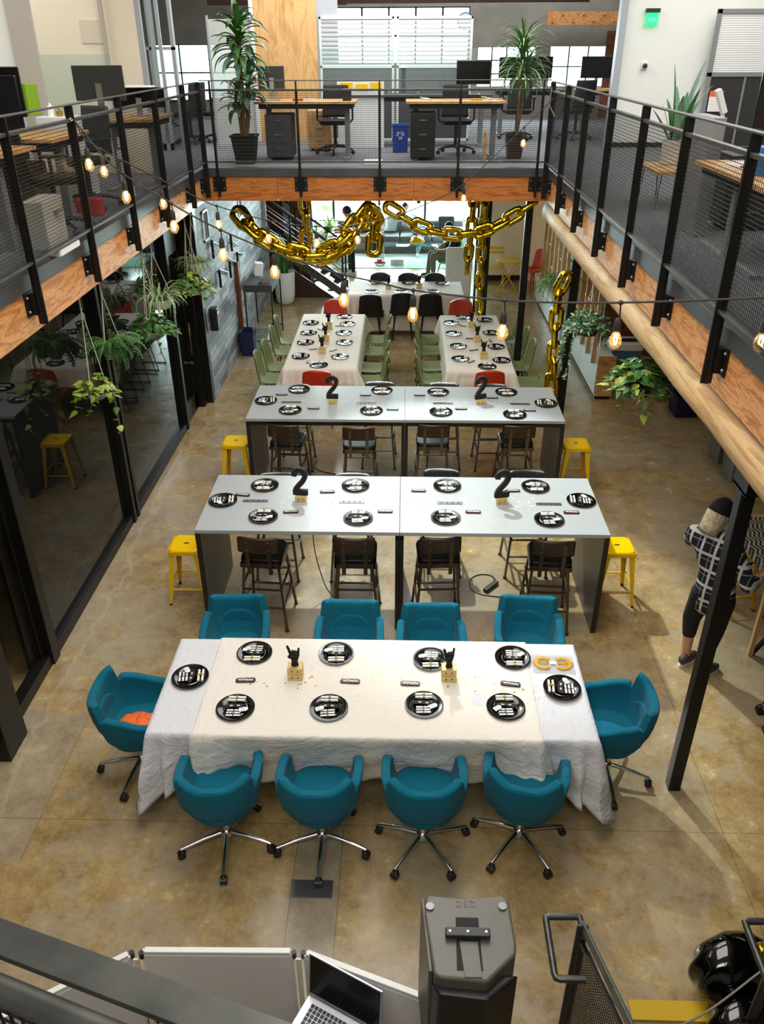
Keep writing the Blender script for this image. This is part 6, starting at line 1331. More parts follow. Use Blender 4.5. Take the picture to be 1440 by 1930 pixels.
monitor('dark monitor seen from behind on the left far desk', -1.88, 12.62, ZU+.74, .36, .28, 8); monitor('film-wrapped grey monitor behind the right far desk', 1.0, 14.0, ZU+.74, .52, .32, 180, 'grey_fabric')
o = MB().b2((-.06, -.05, 0), (.06, .05, .15)).build('desk_speaker', 'black_plastic', bevel=.008); o.location = (-.83, 12.5, ZU+.74); tag(o, 'small black box speaker on the left far desk', 'speaker')
for k, (x, y, m, nm, lab) in enumerate(((-1.5, 12.5, 'red_soft', 'small_box', 'small red item on the left far desk'), (-1.35, 12.45, 'paper', 'paper_sheet', 'white papers on the left far desk'), (.25, 12.5, 'white_plastic', 'cable_bundle', 'white cable bundle on the right far desk'), (.95, 12.5, 'yellow_soft', 'pencil_tray', 'yellow item on the right far desk'), (1.1, 12.6, 'white_plastic', 'cable_bundle', 'white coiled cable on the right far desk, right end'))):
    if 'cable' in nm: o = MB().tube([(.07*math.cos(a)*(1+.1*math.sin(3*a)), .05*math.sin(a), .008+.03*abs(math.sin(a/2))) for a in [k_*.35 for k_ in range(30)]], .006, 6).build(nm, m, smooth=True)
    else: o = MB().rbox((0, 0, .012), (.16, .09, .024), .01).build(nm, m)
    o.location = (x, y, ZU+.74); tag(o, lab, nm.split('_')[0])
bin_('blue_bin', 'blue recycling bin with white loop symbol on the far landing', (-.10, 13.35, ZU), .24, .22, .38, 'blue_bin', .9)
for a in (30, 150, 270):
    o = MB(); c = Vector((.04*math.cos(R(a)), 0, .04*math.sin(R(a)))); u = Vector((-math.sin(R(a)), 0, math.cos(R(a)))); n2 = Vector((math.cos(R(a)), 0, math.sin(R(a))))
    pts = [c-u*.025-n2*.012, c+u*.025-n2*.012, c+u*.032+n2*.006, c+u*.010+n2*.012, c-u*.025+n2*.012]; bb = [x for x in bpy.data.objects if x.name.startswith('blue_bin') and x.parent is None][-1]
    o.tube([p+Vector((.0, -.112, .24)) for p in pts], .005, 5, closed=True).build('loop_mark', 'paper', bb)
# sliding ribbed-glass screens and dark lower panels
for k, (x0, x1, lab) in enumerate(((-1.42, -.22, 'ribbed glass screen in a pale frame on the far landing, left panel'), (-.18, 1.03, 'ribbed glass screen in a pale frame on the far landing, right panel'))):
    t = thing('glass_screen', lab, 'screen', ((x0+x1)/2, 15.0, ZU)); w = (x1-x0)/2; f_ = MB()
    f_.b2((-w, -.02, 0), (-w+.035, .02, 1.80)).b2((w-.035, -.02, 0), (w, .02, 1.80)).b2((-w, -.02, 1.76), (w, .02, 1.80)).b2((-w, -.02, 1.08), (w, .02, 1.12)).b2((-w, -.02, 0), (w, .02, .04)).build('frame', 'white_plastic', t, bevel=.003)
    MB().b2((-w+.035, -.004, 1.12), (w-.035, .004, 1.76)).build('ribbed_pane', 'ribbed', t); MB().b2((-w+.035, -.006, .04), (w-.035, .006, 1.08)).build('lower_panel', 'grey_fabric', t)
for k, (x, w, lab) in enumerate(((-.72, 1.25, 'clear acrylic shield in front of the left ribbed screen'), (.62, 1.3, 'clear acrylic shield with creased film, before the right ribbed screen'))):
    t = thing('acrylic_shield', lab, 'shield', (x, 14.2, ZU+.74)); MB().b2((-w/2, -.003, .02), (w/2, .003, .62)).build('pane', 'plexi', t)
    for s in (-1, 1): MB().b2((s*w*.35-.02, -.06, 0), (s*w*.35+.02, .06, .06)).build('clamp', 'steel_brushed', t)
desk('grey desk carrying the acrylic shields on the far landing', -1.2, 1.3, 13.95, 14.5, .74, 'grey_fabric')
# dracaena in ribbed black planter, far left corner
def tall_plant(label, x, y, z, pr, ph, stems, seed, potm='pot_black', mats=('leaf_dark', 'leaf_mid', 'leaf_silver'), w=.045):
    t = thing('tall_plant', label, 'plant', (x, y, z)); prof = [(.001, 0), (pr*.72, 0)]
    for k in range(9): q = k/8; prof += [(pr*(.72+.26*q), ph*q*.98), (pr*(.70+.26*q), ph*(q*.98+.06))] if k < 8 else [(pr, ph)]
    MB().lathe(prof+[(pr*1.05, ph), (pr*1.05, ph+.02), (pr*.92, ph+.02), (pr*.9, ph-.04)], (0, 0, 0), 4, Matrix.Rotation(R(45), 4, 'Z') @ Matrix.Diagonal((1.25, 1.25, 1, 1))).build('pot', potm, t)
    rn = random.Random(seed); m = MB(); st = MB()
    for (dx, dy, h, n, L, sp) in stems:
        P = cat_rom([(dx*.2, dy*.2, ph-.03), (dx*.6, dy*.6, h*.5), (dx, dy, h)], 6); st.tube(P, .028 if w > .04 else .016, 8)
        for j in range(n):
            q = (j+.5)/n; p = Vector(P[-1])-Vector((0, 0, sp*(1-q))); strap(m, p, j*2.4+rn.uniform(-.2, .2), .2+1.15*q, L*rn.uniform(.75, 1.15), w, rn.uniform(.7, 1.5), 8, .35, 1, rn.choice((0, 0, 1, 2)))
    m.build('foliage', mats, t, smooth=True, angle=70); st.build('trunk', 'bark', t, smooth=True); return t
tall_plant('tall broad-leaved corn plant in a black ribbed planter, far left corner', -2.20, 12.0, ZU, .19, .34, [(.02, 0, 1.62, 62, .42, .42), (.10, .05, 1.10, 34, .34, .34), (-.06, .02, .92, 22, .30, .30)], 3, w=.085)
tall_plant('thin-leaved dragon tree in a dark brown planter, right of the far landing', 1.52, 12.55, ZU, .15, .30, [(.03, 0, 1.42, 130, .52, .42), (.10, .05, 1.2, 50, .4, .3)], 5, 'dark_wood', ('leaf_mid', 'leaf_dark', 'leaf_pale'), .026)
# right back of the far landing
desk('white desk under the far upper window, left one', 1.5, 2.7, 15.6, 16.2, .74, 'grey_fabric'); desk('white desk under the far upper window, right one', 2.95, 4.1, 15.6, 16.2, .74, 'desk_wood')
monitor('black monitor before the left far upper window', 1.83, 15.95, ZU+.74, .52, .32, 180, 'screen_black', .16); monitor('black monitor before the left far upper window, behind the dragon tree', 2.28, 15.9, ZU+.74, .40, .33, 180, 'screen_black', .16); monitor('black monitor before the right far upper window', 3.25, 15.9, ZU+.74, .56, .33, 180, 'screen_black', .16)
office_chair('grey mesh office chair near the dragon tree', 1.85, 15.2, 0); office_chair('office chair before the right far upper window', 2.85, 15.25, 20)
t = thing('flat_display', 'tall blue-glowing display standing by the brick wall', 'display', (4.05, 16.6, ZU)); MB().b2((-.22, -.03, .35), (.22, .03, 1.30)).build('housing', 'black_plastic', t, bevel=.006); MB().b2((-.20, -.033, .37), (.20, -.030, 1.28)).build('screen', 'blue_tape', t); MB().b2((-.2, -.12, 0), (.2, .12, .03)).b2((-.03, -.02, .03), (.03, .02, .35)).build('stand', 'black_plastic', t)
o = MB().b2((-.02, -.02, 0), (.02, .02, .38)).build('wood_post', 'desk_wood'); o.location = (1.06, 12.05, ZU); tag(o, 'short wooden post on the floor behind the far railing', 'post')
o = MB().b2((-.25, -.2, 0), (.25, .2, .06)).build('power_brick', 'white_plastic', bevel=.01); o.scale = (.5, .4, 1); o.location = (-.45, 11.85, ZU); tag(o, 'white power strip on the carpet behind the far railing', 'power strip')
t = thing('wall_clock', 'round blue-rimmed clock on the concrete wall by the ribbed screen', 'clock', (1.20, 19.97, 5.08)); MB().lathe([(.16, -.03), (.17, 0), (.15, .0)], (0, 0, 0), 28, Matrix.Rotation(R(90), 4, 'X')).build('rim', 'blue_tape', t, smooth=True); MB().lathe([(.148, .0), (.148, .004)], (0, 0, 0), 28, Matrix.Rotation(R(90), 4, 'X')).build('face', 'paper', t)
# left offices
desk('wood-topped desk behind the left railing, nearest the camera', -3.75, -2.90, 5.9, 6.85, .73); desk('wood-topped desk behind the left railing, middle one', -3.9, -2.95, 7.3, 8.2, .73, 'desk_wood'); desk('wood-topped desk behind the left railing, farthest one', -3.4, -2.70, 9.4, 10.35, .73)
monitor('big black monitor behind the left railing, at the left edge', -3.30, 6.9, ZU+.73, .62, .38, 184, 'screen_black', .10); monitor('second black monitor at the left edge beside the green box', -3.72, 8.0, ZU+.73, .60, .40, 182, 'screen_black', .12)
o = MB().prism([(-.09, -.12), (.09, -.12), (.16, .06), (.06, .14), (-.09, .14)], 0, .34).build('green_box', 'green_box', bevel=.01); o.scale = (.8, .7, .75); o.location = (-3.47, 8.12, ZU+.86); tag(o, 'bright green angular box beside the black monitors at the left', 'box')
monitor('large grey monitor seen from behind at the upper left', -3.04, 8.95, ZU+.73, .50, .31, 0, 'screen_back', .20)
monitor('low black monitor behind the left railing, right of the grey one', -2.95, 9.9, ZU+.73, .56, .20, 10, 'screen_black', .08); o = MB().rbox((0, 0, .006), (.30, .20, .012), .02).build('tray', 'paper'); o.location = (-2.88, 9.75, ZU+1.02); 
tag(o, 'white sheet on the low black monitor at the upper left', 'paper')
G9 = 'office chairs behind the left railing'
office_chair('black office chair behind the left railing, between the two nearer posts', -3.15, 8.5, 150); office_chair('black office chair low behind the left railing, nearer the camera', -3.0, 7.25, -60); office_chair('black office chair at the far left glass doors', -3.55, 14.6, 60); office_chair('second black office chair at the far left glass doors', -3.15, 14.9, 100)
t = thing('computer_tower', 'white perforated computer tower on the floor behind the left railing', 'computer', (-2.90, 6.72, ZU), R(2)); MB().b2((-.09, -.22, 0), (.09, .22, .36)).build('case', 'pot_white', t, bevel=.006); MB().lathe([(.06, 0), (.06, .004)], (.0925, .05, .26), 20, None).build('fan_grille', 'grey_bin', t)
o = MB().rbox((0, 0, .03), (.10, .42, .05), .02).build('power_strip_box', 'white_plastic', bevel=.008); o.location = (-2.665, 6.45, ZU+.006); tag(o, 'long white power strip lying at the left gallery edge', 'power strip')
t = thing('acrylic_shield', 'clear acrylic shield behind the grey monitor at the upper left', 'shield', (-3.35, 9.2, ZU+.75)); MB().b2((-.40, -.003, 0), (.36, .003, .58)).build('pane', 'plexi', t); MB().b2((-.41, -.01, 0), (-.39, .01, .6)).build('edge_post', 'glass', t)
for k, (x, h, m, lab) in enumerate(((-3.52, .12, 'paper', 'small white bottle on the shelf at the upper left'), (-3.44, .07, 'gold_ribbon', 'small tan box on the shelf at the upper left'), (-3.36, .11, 'glass', 'clear bottle on the shelf at the upper left'))):
    o = MB().lathe([(.001, 0), (.03, 0), (.032, h*.7), (.012, h*.85), (.012, h)], (0, 0, 0), 14).build('bottle' if k != 1 else 'small_box', m, smooth=True); o.location = (x, 8.82, ZU+.80); tag(o, lab, 'bottle' if k != 1 else 'box')
t = thing('shelf_unit', 'white shelf unit against the white wall at the upper left', 'shelf', (-3.42, 8.82, ZU)); MB().b2((-.22, -.12, 0), (.22, .12, .80)).build('body', 'white_plastic', t, bevel=.004)
o = MB().b2((-.30, -.18, 0), (.30, .18, .50)).build('grey_cabinet', 'grey_fabric', bevel=.006); o.location = (-3.60, 7.75, ZU); tag(o, 'low grey cabinet behind the black monitor at the left', 'cabinet')
o = MB().rbox((0, 0, .16), (.34, .2, .32), .05).build('backpack', 'red_soft', bevel=.03); o.scale = (.7, .8, .5); o.location = (-3.0, 8.05, ZU); tag(o, 'dull red bag on the carpet behind the left railing', 'bag')
t = thing('cable_spine', 'white segmented cable riser under the desks behind the left railing', 'cable riser', (-2.95, 9.1, ZU))
for k in range(5): MB().rbox((.01*(-1)**k, 0, .06+.12*k), (.10, .08, .09), .015).build('segment', 'white_plastic', t)
t = thing('wall_vent', 'small pale square panel on the cream wall, upper left', 'panel', (-3.72, 10.985, 4.80)); MB().b2((-.14, 0, -.12), (.14, .012, .12)).build('cover', 'wall_patch', t, bevel=.003)
for k, (x, w) in enumerate(((-4.02, .30), (-3.68, .16))):
    t = thing('glass_door', 'grey-framed glass office door at the upper left, %s leaf' % ('left', 'right')[k], 'door', (x, 13.6, ZU)); m = MB().b2((-w/2, -.02, 0), (-w/2+.05, .02, 2.6)).b2((w/2-.05, -.02, 0), (w/2, .02, 2.6)).b2((-w/2, -.02, 2.5), (w/2, .02, 2.6)).b2((-w/2, -.02, 0), (w/2, .02, .1)).build('frame', 'grey_frame', t); MB().b2((-w/2+.05, -.004, .1), (w/2-.05, .004, 2.5)).build('pane', 'glass', t)
t = thing('whiteboard', 'tall glass whiteboard leaning right of the glass doors, upper left', 'board', (-2.72, 14.2, ZU)); MB().b2((-.30, -.008, .0), (.30, .008, 1.75)).build('glass', 'frosted', t); MB().b2((-.33, -.015, 0), (-.30, .015, 1.8)).b2((.30, -.015, 0), (.33, .015, 1.8)).build('frame', 'grey_frame', t)
# right offices
t = thing('exit_sign', 'green illuminated EXIT sign on the white wall, upper right', 'sign', (3.56, 13.97, 4.97)); MB().b2((-.10, -.05, .085), (.10, .02, .135)).build('housing', 'black_plastic', t, bevel=.004)
MB().b2((-.11, -.014, -.10), (.11, -.010, .085)).build('glass_plate', 'plexi', t); MB().prism([(-.085, -.085), (.075, -.085), (.085, .075), (-.075, .075)], 0, .003, Matrix.Translation((0, -.016, 0)) @ Matrix.Rotation(R(90), 4, 'X')).build('lit_panel', 'exit_green', t)
cu = bpy.data.curves.new('lettering', 'FONT'); cu.body = 'EXIT'; cu.size = .055; cu.extrude = .001; cu.align_x = 'CENTER'; to = bpy.data.objects.new('lettering', cu); COL.objects.link(to); bpy.context.view_layer.update(); me = bpy.data.meshes.new_from_object(to.evaluated_get(bpy.context.evaluated_depsgraph_get())); bpy.data.objects.remove(to)
lo = bpy.data.objects.new('lettering', me); COL.objects.link(lo); lo.parent = t; lo.location = (.008, -.0205, -.025); lo.rotation_euler = (R(90), 0, 0); me.materials.clear(); me.materials.append(M['white_plastic'])
t = thing('security_camera', 'small round black and white security camera on the white wall', 'camera', (3.55, 13.97, 4.37)); MB().b2((-.05, .0, -.05), (.05, .03, .05)).build('mount', 'white_plastic', t, bevel=.006); MB().lathe([(.030, 0), (.036, .03), (.030, .06), (.001, .065)], (0, 0, 0), 20, Matrix.Rotation(R(90), 4, 'X')).build('lens_body', 'black_plastic', t, smooth=True)
t = thing('glass_partition', 'grey-framed partition with ribbed glass over dark glass, upper right', 'partition', (4.95, 13.80, ZU)); MB().b2((-.50, -.03, 0), (-.44, .03, 1.84)).b2((-.5, -.03, 1.78), (1.6, .03, 1.84)).b2((-.5, -.03, .98), (1.6, .03, 1.04)).b2((.05, -.02, 0), (.08, .02, .98)).b2((1.54, -.03, 0), (1.6, .03, 1.84)).build('frame', 'grey_bin', t, bevel=.003)
MB().b2((-.44, -.005, 1.04), (1.54, .005, 1.78)).build('ribbed_pane', 'ribbed_white', t); MB().b2((-.44, .0, 0), (1.54, .012, .98)).build('dark_pane', 'screen_back', t)
o = MB().b2((-.10, -.003, 0), (.10, .003, .26)).build('calendar', 'paper'); o.location = (4.62, 13.74, ZU+.52); tag(o, 'wall calendar with orange top on the dark glass, upper right', 'calendar'); c_ = MB().b2((-.10, -.005, .20), (.10, -.0031, .28)).build('picture', 'orange', o)
m = MB()
for k in range(5): m.b2((-.09, -.0045, .03+.035*k), (.09, -.0032, .033+.035*k))
m.build('grid_lines', 'grey_bin', o)
t = thing('snake_plant', 'snake plant with tall twisted leaves in a grey pot, upper right', 'plant', (2.66, 8.9, ZU+.36)); MB().lathe([(.001, 0), (.10, 0), (.115, .22), (.10, .22), (.098, .18)], (0, 0, 0), 28).build('pot', 'pot_white', t, smooth=True, angle=50); m = MB(); rn = random.Random(9)
for k, (az_, el, L, w) in enumerate(((2.6, 1.54, .72, .075), (.3, 1.48, .82, .08), (0, 1.36, .60, .07), (3.4, 1.0, .42, .06), (1.0, 1.4, .50, .07), (4.5, 1.4, .5, .07), (5.2, 1.3, .55, .07), (.6, 1.15, .5, .065), (2.0, 1.4, .45, .06), (3.0, 1.3, .40, .055), (5.8, 1.45, .6, .07), (1.6, 1.5, .55, .07))): strap(m, (.03*math.cos(az_), .03*math.sin(az_), .16), az_, el, L, w, .12+.1*(k % 3), 9, .4, 1, k % 2)
m.build('foliage', ('leaf_dark', 'leaf_silver'), t, smooth=True)
t = thing('bench_table', 'small wood bench on hairpin legs carrying the snake plant', 'bench', (2.62, 8.65, ZU)); MB().b2((-.24, -.30, .32), (.30, .42, .355)).build('top', 'desk_wood', t, bevel=.003)
for sx in (-.20, .26):
    for sy in (-.26, .38): MB().tube([(sx-.02, sy, .32), (sx, sy, 0), (sx+.02, sy, .32)], .006, 6).build('leg', 'black_metal', t)
desk('wood desk strewn with papers behind the right railing', 2.25, 3.4, 5.6, 6.9, .62); desk('wood desk behind the right railing, nearest the camera', 2.1, 3.2, 4.1, 5.3, .66)
o = MB().b2((-.10, -.14, 0), (.10, .14, .18)).build('blue_folder_box', 'blue_tape', bevel=.004); o.scale = (.45, .5, 1); o.location = (2.42, 6.05, ZU+.62); tag(o, 'bright blue upright folder box on the right-hand desk', 'box')
o = MB().rbox((0, 0, .05), (.10, .08, .10), .02).build('red_box', 'red_soft'); o.location = (2.55, 5.75, ZU+.62); tag(o, 'small red and blue object on the right-hand desk', 'box')
for k, (x, y, rz, m, lab) in enumerate(((2.6, 6.4, .3, 'navy_bin', 'dark blue spread cloth on the right-hand desk'), (2.75, 6.1, -.2, 'paper', 'white papers on the right-hand desk behind the railing'), (2.5, 6.6, .5, 'paper', 'white sheet at the far end of the right-hand desk'))):
    o = MB().b2((-.14, -.10, 0), (.14, .10, .008)).build('paper_sheet' if m == 'paper' else 'folded_cloth', m); o.location = (x, y, ZU+.6205+.0*k); o.rotation_euler = (0, 0, rz); tag(o, lab, 'papers' if m == 'paper' else 'cloth')
monitor('large black monitor at the upper right edge', 3.15, 7.4, ZU+.62, .62, .42, 170, 'screen_black', .18); bin_('blue_crate', 'dark blue slotted crate behind the right railing', (3.15, 8.3, ZU+.30), .5, .34, .26, 'navy_bin', .95)
t = thing('task_lamp', 'white pivoting task lamp beside the snake plant', 'lamp', (2.95, 8.5, ZU+.36)); MB().tube([(0, 0, 0), (0, 0, .52)], .018, 10).build('pole', 'white_plastic', t); MB().box((-.04, 0, .58), (.05, .08, .22), (0, -.45, 0)).build('head', 'white_plastic', t, bevel=.008); MB().cyl((0, 0, 0), .06, .015, 20).build('base', 'white_plastic', t)
pedestal('tall dark cabinet behind the right railing', 2.95, 7.55, .5, .4, .60, 'screen_back'); o = MB().rbox((0, 0, .1), (.12, .5, .9), .02).build('grey_upright', 'grey_bin', bevel=.006); o.location = (2.45, 7.35, ZU+.35); tag(o, 'grey upright panel between posts behind the right railing', 'panel')
office_chair('grey office chair behind the right railing', 2.75, 5.4, -80)

# ================================================================= FOREGROUND
def pz(p): return Vector(p)
A, B = Vector((-.516, .62, 3.649)), Vector((-.188, .491, 3.708)); d = (B-A); A2, B2 = A-d*1.6, B+d*1.2
t = thing('near_railing', 'dark steel stair railing close below the camera, bottom left', 'railing', (A.x, A.y, 2.6)); off = (A.x, A.y, 2.6)
MB(off).bar(A2, B2, .042, .012, (0, 0, 1)).build('flat_bar', 'rail_steel', t, bevel=.001)
C, D = Vector((-.502, .560, 3.648)), Vector((-.276, .470, 3.690)); e = D-C
MB(off).tube([C-e*2.4, D+e*3], .0165, 18).build('handrail', 'rail_steel', t, smooth=True)
q = Vector((-.02, -.03, -.02)); m = MB(off); a0, a1 = A2+q, B2+q; L = (a1-a0).length; n = int(L/.022)
for k in range(n+1): p = a0.lerp(a1, k/n); m.bar(p+Vector((0, 0, -.01)), p+Vector((0, 0, -.75)), .003)
for k in range(34): m.bar(a0+Vector((0, 0, -.02-.022*k)), a1+Vector((0, 0, -.02-.022*k)), .003)
m.build('wire_mesh', 'wire', t)
for k in (.12, .9): p = a0.lerp(a1, k); MB(off).bar(p, p+Vector((0, 0, -.95)), .03, .02).build('post', 'black_metal', t)
# DJ booth facade of folding white panels
t = thing('booth_facade', 'folding white-framed fabric booth panels standing at the bottom of the view', 'booth', (-.8, 2.1, 0)); off = (-.8, 2.1, 0)
PT = [(-2.0, 1.60), (-1.20, 2.105), (-1.13, 2.125), (-.478, 2.137), (-.405, 2.132), (.22, 1.915)]
for a, b in ((0, 1), (2, 3), (4, 5)):
    p, q = Vector((*PT[a], 0)), Vector((*PT[b], 0)); u = (q-p).normalized(); Z = Vector((0, 0, 1.15))
    fr = MB(off)
    for s, e_ in ((p+Z, q+Z), (p+Z*.03, q+Z*.03), (p, p+Z), (q, q+Z)): fr.bar(s, e_, .026, .026)
    fr.build('frame', 'white_plastic', t, bevel=.003); nrm = Vector((u.y, -u.x, 0))*.014
    MB(off).add([p+nrm+Z*.02, q+nrm+Z*.02, q+nrm+Z*.99, p+nrm+Z*.99], [(0, 1, 2, 3)]).build('fabric', 'booth', t, solid=.003)
for a in ((-1.165, 2.115), (-.442, 2.135)):
    for z in (1.12, .6, .15):
        for dx in (-.022, .022): MB(off).tube([(a[0]+dx, a[1], z), (a[0]+dx, a[1], z+.035)], .012, 12).build('hinge_clamp', 'black_plastic', t, smooth=True)
    MB(off).b2((a[0]-.012, a[1]-.02, .02), (a[0]+.012, a[1]-.012, 1.13)).build('hinge_strip', 'cream_wall', t)
# laptop on a small stand table
LA, LB, LH = Vector((-.38, 2.06, 1.27)), Vector((-.063, 1.903, 1.27)), Vector((-.387, 2.009, 1.06))
u = (LB-LA).normalized(); w = (LB-LA).length; n = Vector((-u.y, u.x, 0)); f = -n
t = thing('laptop', 'open silver laptop with black screen at the bottom of the view', 'laptop', LH); off = LH
H2 = LH+u*w
MB(off).add([LH, H2, LB, LA, LH+n*.006, H2+n*.006, LB+n*.006, LA+n*.006], [(0, 1, 2, 3), (4, 7, 6, 5), (0, 4, 5, 1), (2, 6, 7, 3), (0, 3, 7, 4), (1, 5, 6, 2)]).build('lid', 'alu', t)
e1 = (LA-LH).normalized(); MB(off).add([p+f*.0012 for p in (LH+u*.006+e1*.012, H2-u*.006+e1*.012, LB-u*.006-e1*.006, LA+u*.006-e1*.006)], [(0, 1, 2, 3)]).build('screen', 'screen_black', t)
D0 = LH+Vector((0, 0, -.008)); dk = [D0, D0+u*w, D0+u*w+f*.24, D0+f*.24]; MB(off).add(dk+[p+Vector((0, 0, -.012)) for p in dk], [(3, 2, 1, 0), (4, 5, 6, 7), (0, 1, 5, 4), (1, 2, 6, 5), (2, 3, 7, 6), (3, 0, 4, 7)]).build('keyboard_deck', 'alu', t, bevel=.003)
m = MB(off)
for r_ in range(5):
    for c in range(14): p = D0+u*(.035+.0195*c+.004*r_*0)+f*(.028+.0195*r_)+Vector((0, 0, .001)); m.add([p, p+u*.016, p+u*.016+f*.016, p+f*.016, *(q+Vector((0, 0, .0015)) for q in (p, p+u*.016, p+u*.016+f*.016, p+f*.016))], [(4, 7, 6, 5), (0, 1, 5, 4), (1, 2, 6, 5), (2, 3, 7, 6), (3, 0, 4, 7)])
m.build('keys', 'key', t); p = D0+u*.11+f*.145; MB(off).add([p+Vector((0, 0, .0005)), p+u*.12+Vector((0, 0, .0005)), p+u*.12+f*.08+Vector((0, 0, .0005)), p+f*.08+Vector((0, 0, .0005))], [(3, 2, 1, 0)]).build('trackpad', 'steel_brushed', t)
t = thing('stand_table', 'small black stand table carrying the silver laptop', 'table', (-.25, 1.78, 0)); TB = MB(); c0 = Vector((-.25, 1.78, 0)); q = [LH+u*.02+f*.01, LH+u*(w-.02)+f*.01, LH+u*(w-.02)+f*.36, LH+u*.02+f*.36]
TB.add([Vector((p.x, p.y, 1.038))-c0 for p in q]+[Vector((p.x, p.y, 1.008))-c0 for p in q], [(3, 2, 1, 0), (4, 5, 6, 7), (0, 1, 5, 4), (1, 2, 6, 5), (2, 3, 7, 6), (3, 0, 4, 7)]); TB.build('tabletop', 'black_plastic', t)
for p in q: v = Vector((p.x, p.y, 0))-c0; v = v*.9; MB().tube([v, v+Vector((0, 0, 1.01))], .014, 8).build('leg', 'black_metal', t)
# PA speaker on its pole
pl = [(.098, 1.862), (.112, 1.878), (.24, 1.868), (.385, 1.884), (.402, 1.868), (.411, 1.70), (.405, 1.66), (.30, 1.562), (.15, 1.572), (.122, 1.582), (.094, 1.80)]
t = thing('pa_speaker', 'tall black loudspeaker on a pole stand, seen from above at the bottom', 'speaker', (.26, 1.73, 1.30)); off = (.26, 1.73, 1.30)
s = MB(off).prism(pl, 1.36, 1.95).build('cabinet', 'speaker', t, bevel=.012, seg=3)
MB(off).prism([(.205, 1.79), (.285, 1.79), (.288, 1.60), (.20, 1.60)], 1.951, 1.9525).build('recess_shade', 'black_matte', t); MB(off).prism([(.213, 1.70), (.277, 1.70), (.283, 1.575), (.225, 1.575)], 1.9515, 1.9545).build('recess_plate', 'speaker', t, bevel=.001)  # flat black sheet on the top stands in for the recess's shade
MB(off).rbox((.243, 1.722, 1.966), (.156, .034, .022), .005).build('handle_bar', 'black_plastic', t, bevel=.004)
for dx in (-.062, .0, .064): MB(off).cyl((.243+dx, 1.722, 1.977), .0045, .002, 10).build('screw', 'steel_brushed', t)
for p in ((.114, 1.828), (.376, 1.835)): MB(off).cyl((*p, 1.950), .015, .008, 20).build('foot_pad', 'gunmetal', t, smooth=True)
MB(off).prism([(.42, 1.50+.35), (.415, 1.62), (.30, 1.53), (.14, 1.545), (.112, 1.60), (.085, 1.84)][1:5]+[(.2, 1.60), (.36, 1.62)], 1.30, 1.90).build('rear_panel', 'black_plastic', t, bevel=.01)
MB(off).prism([(.083, 1.87), (.095, 1.87), (.119, 1.60), (.105, 1.60)], 1.33, 1.94).build('side_grille', 'speaker', t, bevel=.004)
cu = bpy.data.curves.new('logo', 'FONT'); cu.body = 'QSC'; cu.size = .034; cu.extrude = .0012; cu.align_x = 'CENTER'; cu.space_character = 1.25
to = bpy.data.objects.new('logo', cu); COL.objects.link(to); bpy.context.view_layer.update(); me = bpy.data.meshes.new_from_object(to.evaluated_get(bpy.context.evaluated_depsgraph_get())); bpy.data.objects.remove(to)
lo = bpy.data.objects.new('logo', me); COL.objects.link(lo); lo.parent = t; lo.location = Vector((.245, 1.855, 1.9508))-Vector(off); lo.rotation_euler = (0, 0, R(180)); me.materials.clear(); me.materials.append(M['speaker'])
t = thing('speaker_stand', 'black tripod stand under the tall loudspeaker', 'stand', (.26, 1.72, 0)); MB().tube([(0, 0, .1), (0, 0, 1.32)], .018, 12).build('pole', 'black_metal', t, smooth=True)
for k in range(3): a = R(90+120*k); MB().tube([(0, 0, .55), (.42*math.cos(a), .42*math.sin(a), .0)], .012, 8).build('leg', 'black_metal', t, smooth=True)
# guard rails of the stairs to the lower floor
def guard(label, x, lx, near):
    t = thing('stair_guard', label, 'railing', (x, 2.37, 0)); off = (x, 2.37, 0); y0, z0 = 2.37, 1.03; y1, z1 = near; sl2 = (z1-z0)/(y0-y1)
    MB(off).bar((x, y0, z0), (x, y1, z1), .055, .012, (1, 0, 0)).build('top_bar', 'rail_steel', t, bevel=.002); MB(off).bar((x, y0, 0), (x, y0, z0+.01), .055, .012, (0, 1, 0)).build('end_post', 'rail_steel', t, bevel=.002)
    MB(off).bar((x, y0-.02, z0-.09), (x, y1, z1-.09), .02, .02).build('inner_bar', 'black_metal', t); m = MB(off); n = int((y0-y1)/.02)
    for k in range(1, n): yy = y0-(y0-y1)*k/n; zt = z0+(y0-yy)*sl2-.09; m.bar((x, yy, max(.02, zt-.9)), (x, yy, zt), .003)
    for k in range(42): m.bar((x, y0-.03, z0-.10-.02*k), (x, y1, z1-.10-.02*k), .003)
    m.build('wire_mesh', 'wire', t)
    MB(off).tube([(x, 2.44, 1.0), (lx+.02, 2.437, 1.0), (lx, 2.43, 1.0), (lx, 2.41, 1.0), (lx, 2.16, 1.0), (lx+.004, 2.14, 1.0), (lx+.02, 2.135, 1.0), (x-.03, 2.135, 1.0)], .0165, 14).build('handrail_return', 'rail_steel', t, smooth=True)
    MB(off).tube([(x, 2.44, 1.0), (x, 2.36, 1.02)], .0165, 12).build('handrail_joint', 'rail_steel', t, smooth=True)
guard('black mesh stair guard with looped handrail end, bottom right', .875, .711, (1.45, 1.62)); guard('black mesh stair guard at the right edge, only its loop in view', 1.83, 1.662, (1.45, 1.62))
o = MB().b2((-.22, -.055, 0), (.22, .055, .02)).build('yellow_board', 'yellow_board', bevel=.002); o.location = (1.51, 2.55, .0); tag(o, 'flat yellow board lying on the floor between the stair guards', 'board')
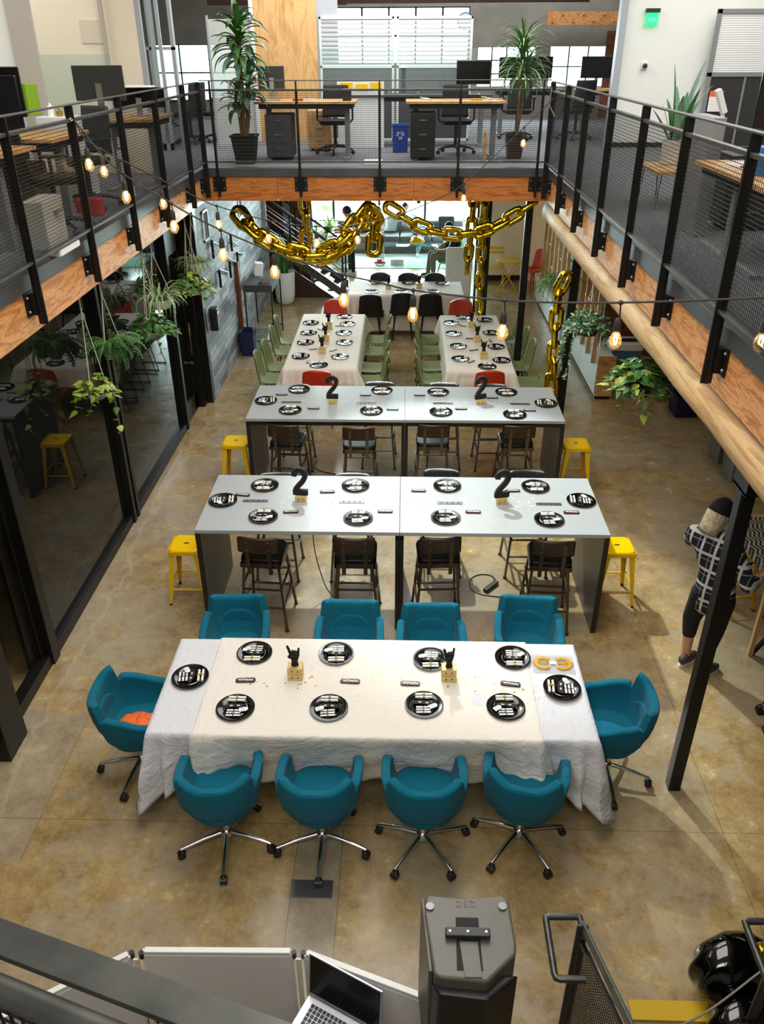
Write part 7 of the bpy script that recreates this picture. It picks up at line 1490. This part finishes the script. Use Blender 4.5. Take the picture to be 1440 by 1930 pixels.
for k, (x, y, z, r, lab) in enumerate(((1.86, 2.70, .20, .20, 'shiny black foil balloon at the bottom right, upper one'), (1.84, 2.42, .15, .17, 'shiny black foil balloon at the bottom right, lower one beside the yellow board'))):
    def bf(u, v):
        a, b = 2*math.pi*u, math.pi*v; n = 1+.05*math.cos(a*9)*math.sin(b)**6; return (r*1.25*n*math.sin(b)*math.cos(a), r*.8*n*math.sin(b)*math.sin(a), -z*.98*math.cos(b))
    o = MB().grid(bf, 72, 18).build('foil_balloon', 'balloon', smooth=True); o.location = (x, y, z); o.rotation_euler = (0, 0, R(20)); tag(o, lab, 'balloon')
o = MB().lathe([(.001, 0), (.045, .01), (.055, .04), (.035, .07), (.001, .08)], (0, 0, 0), 14).build('gold_ornament', 'gold_foil', smooth=True); o.location = (1.98, 2.66, .37); tag(o, 'small gold ornament among the black foil balloons', 'ornament')
o = MB().tube(cat_rom([(.90, 2.30, .95), (.98, 2.16, .84), (1.10, 2.05, .78), (1.24, 2.05, .78), (1.42, 2.10, .85), (1.66, 2.2, 1.0)], 6), .005, 6).build('slack_cable', 'cord_grey', smooth=True); tag(o, 'slack grey cable hanging between the two stair guards', 'cable')

# ---------------------------------------------------------------- group phrases for the remaining repeats
GRP = {'office_chair': 'black office chairs on the upper floor', 'desk': 'desks on the upper floor', 'monitor': 'monitors on the upper floor desks', 'pedestal': 'drawer pedestals on the upper floor',
       'hanging_plant': 'hanging plants along both sides of the hall', 'string_lights': 'cords of glowing bulbs over the hall', 'foil_chain_garland': 'gold foil chains round the far beam', 'railing': 'wire mesh railings round the gallery',
       'steel_column': 'black steel columns on the right side', 'picture_frame': 'framed pictures on the plank wall', 'pendant_lamp': 'pendant lamps over the lounge', 'potted_plant': 'potted plants by the lounge window', 'glass_screen': 'ribbed glass screens on the far landing',
       'acrylic_shield': 'clear acrylic shields on the upper desks', 'tablecloth': 'tablecloths on the dining tables', 'folding_table': 'clothed folding tables', 'stair_guard': 'mesh stair guards at the bottom right', 'foil_balloon': 'shiny black foil balloons', 'glass_door': 'glass office doors at the upper left',
       'ceiling_hook': 'hooks on the log', 'grey_bin': 'grey lidded bins under the log', 'cushion': 'cushions on the lounge sofa', 'extension_cord': 'black cords at the bar tables', 'tall_plant': 'tall plants on the far landing', 'pouf': 'rounded seats in the lounge'}
for o in COL.objects:
    if o.parent is None and 'label' in o and 'group' not in o:
        b = o.name.split('.')[0]
        if b in GRP: o['group'] = GRP[b]
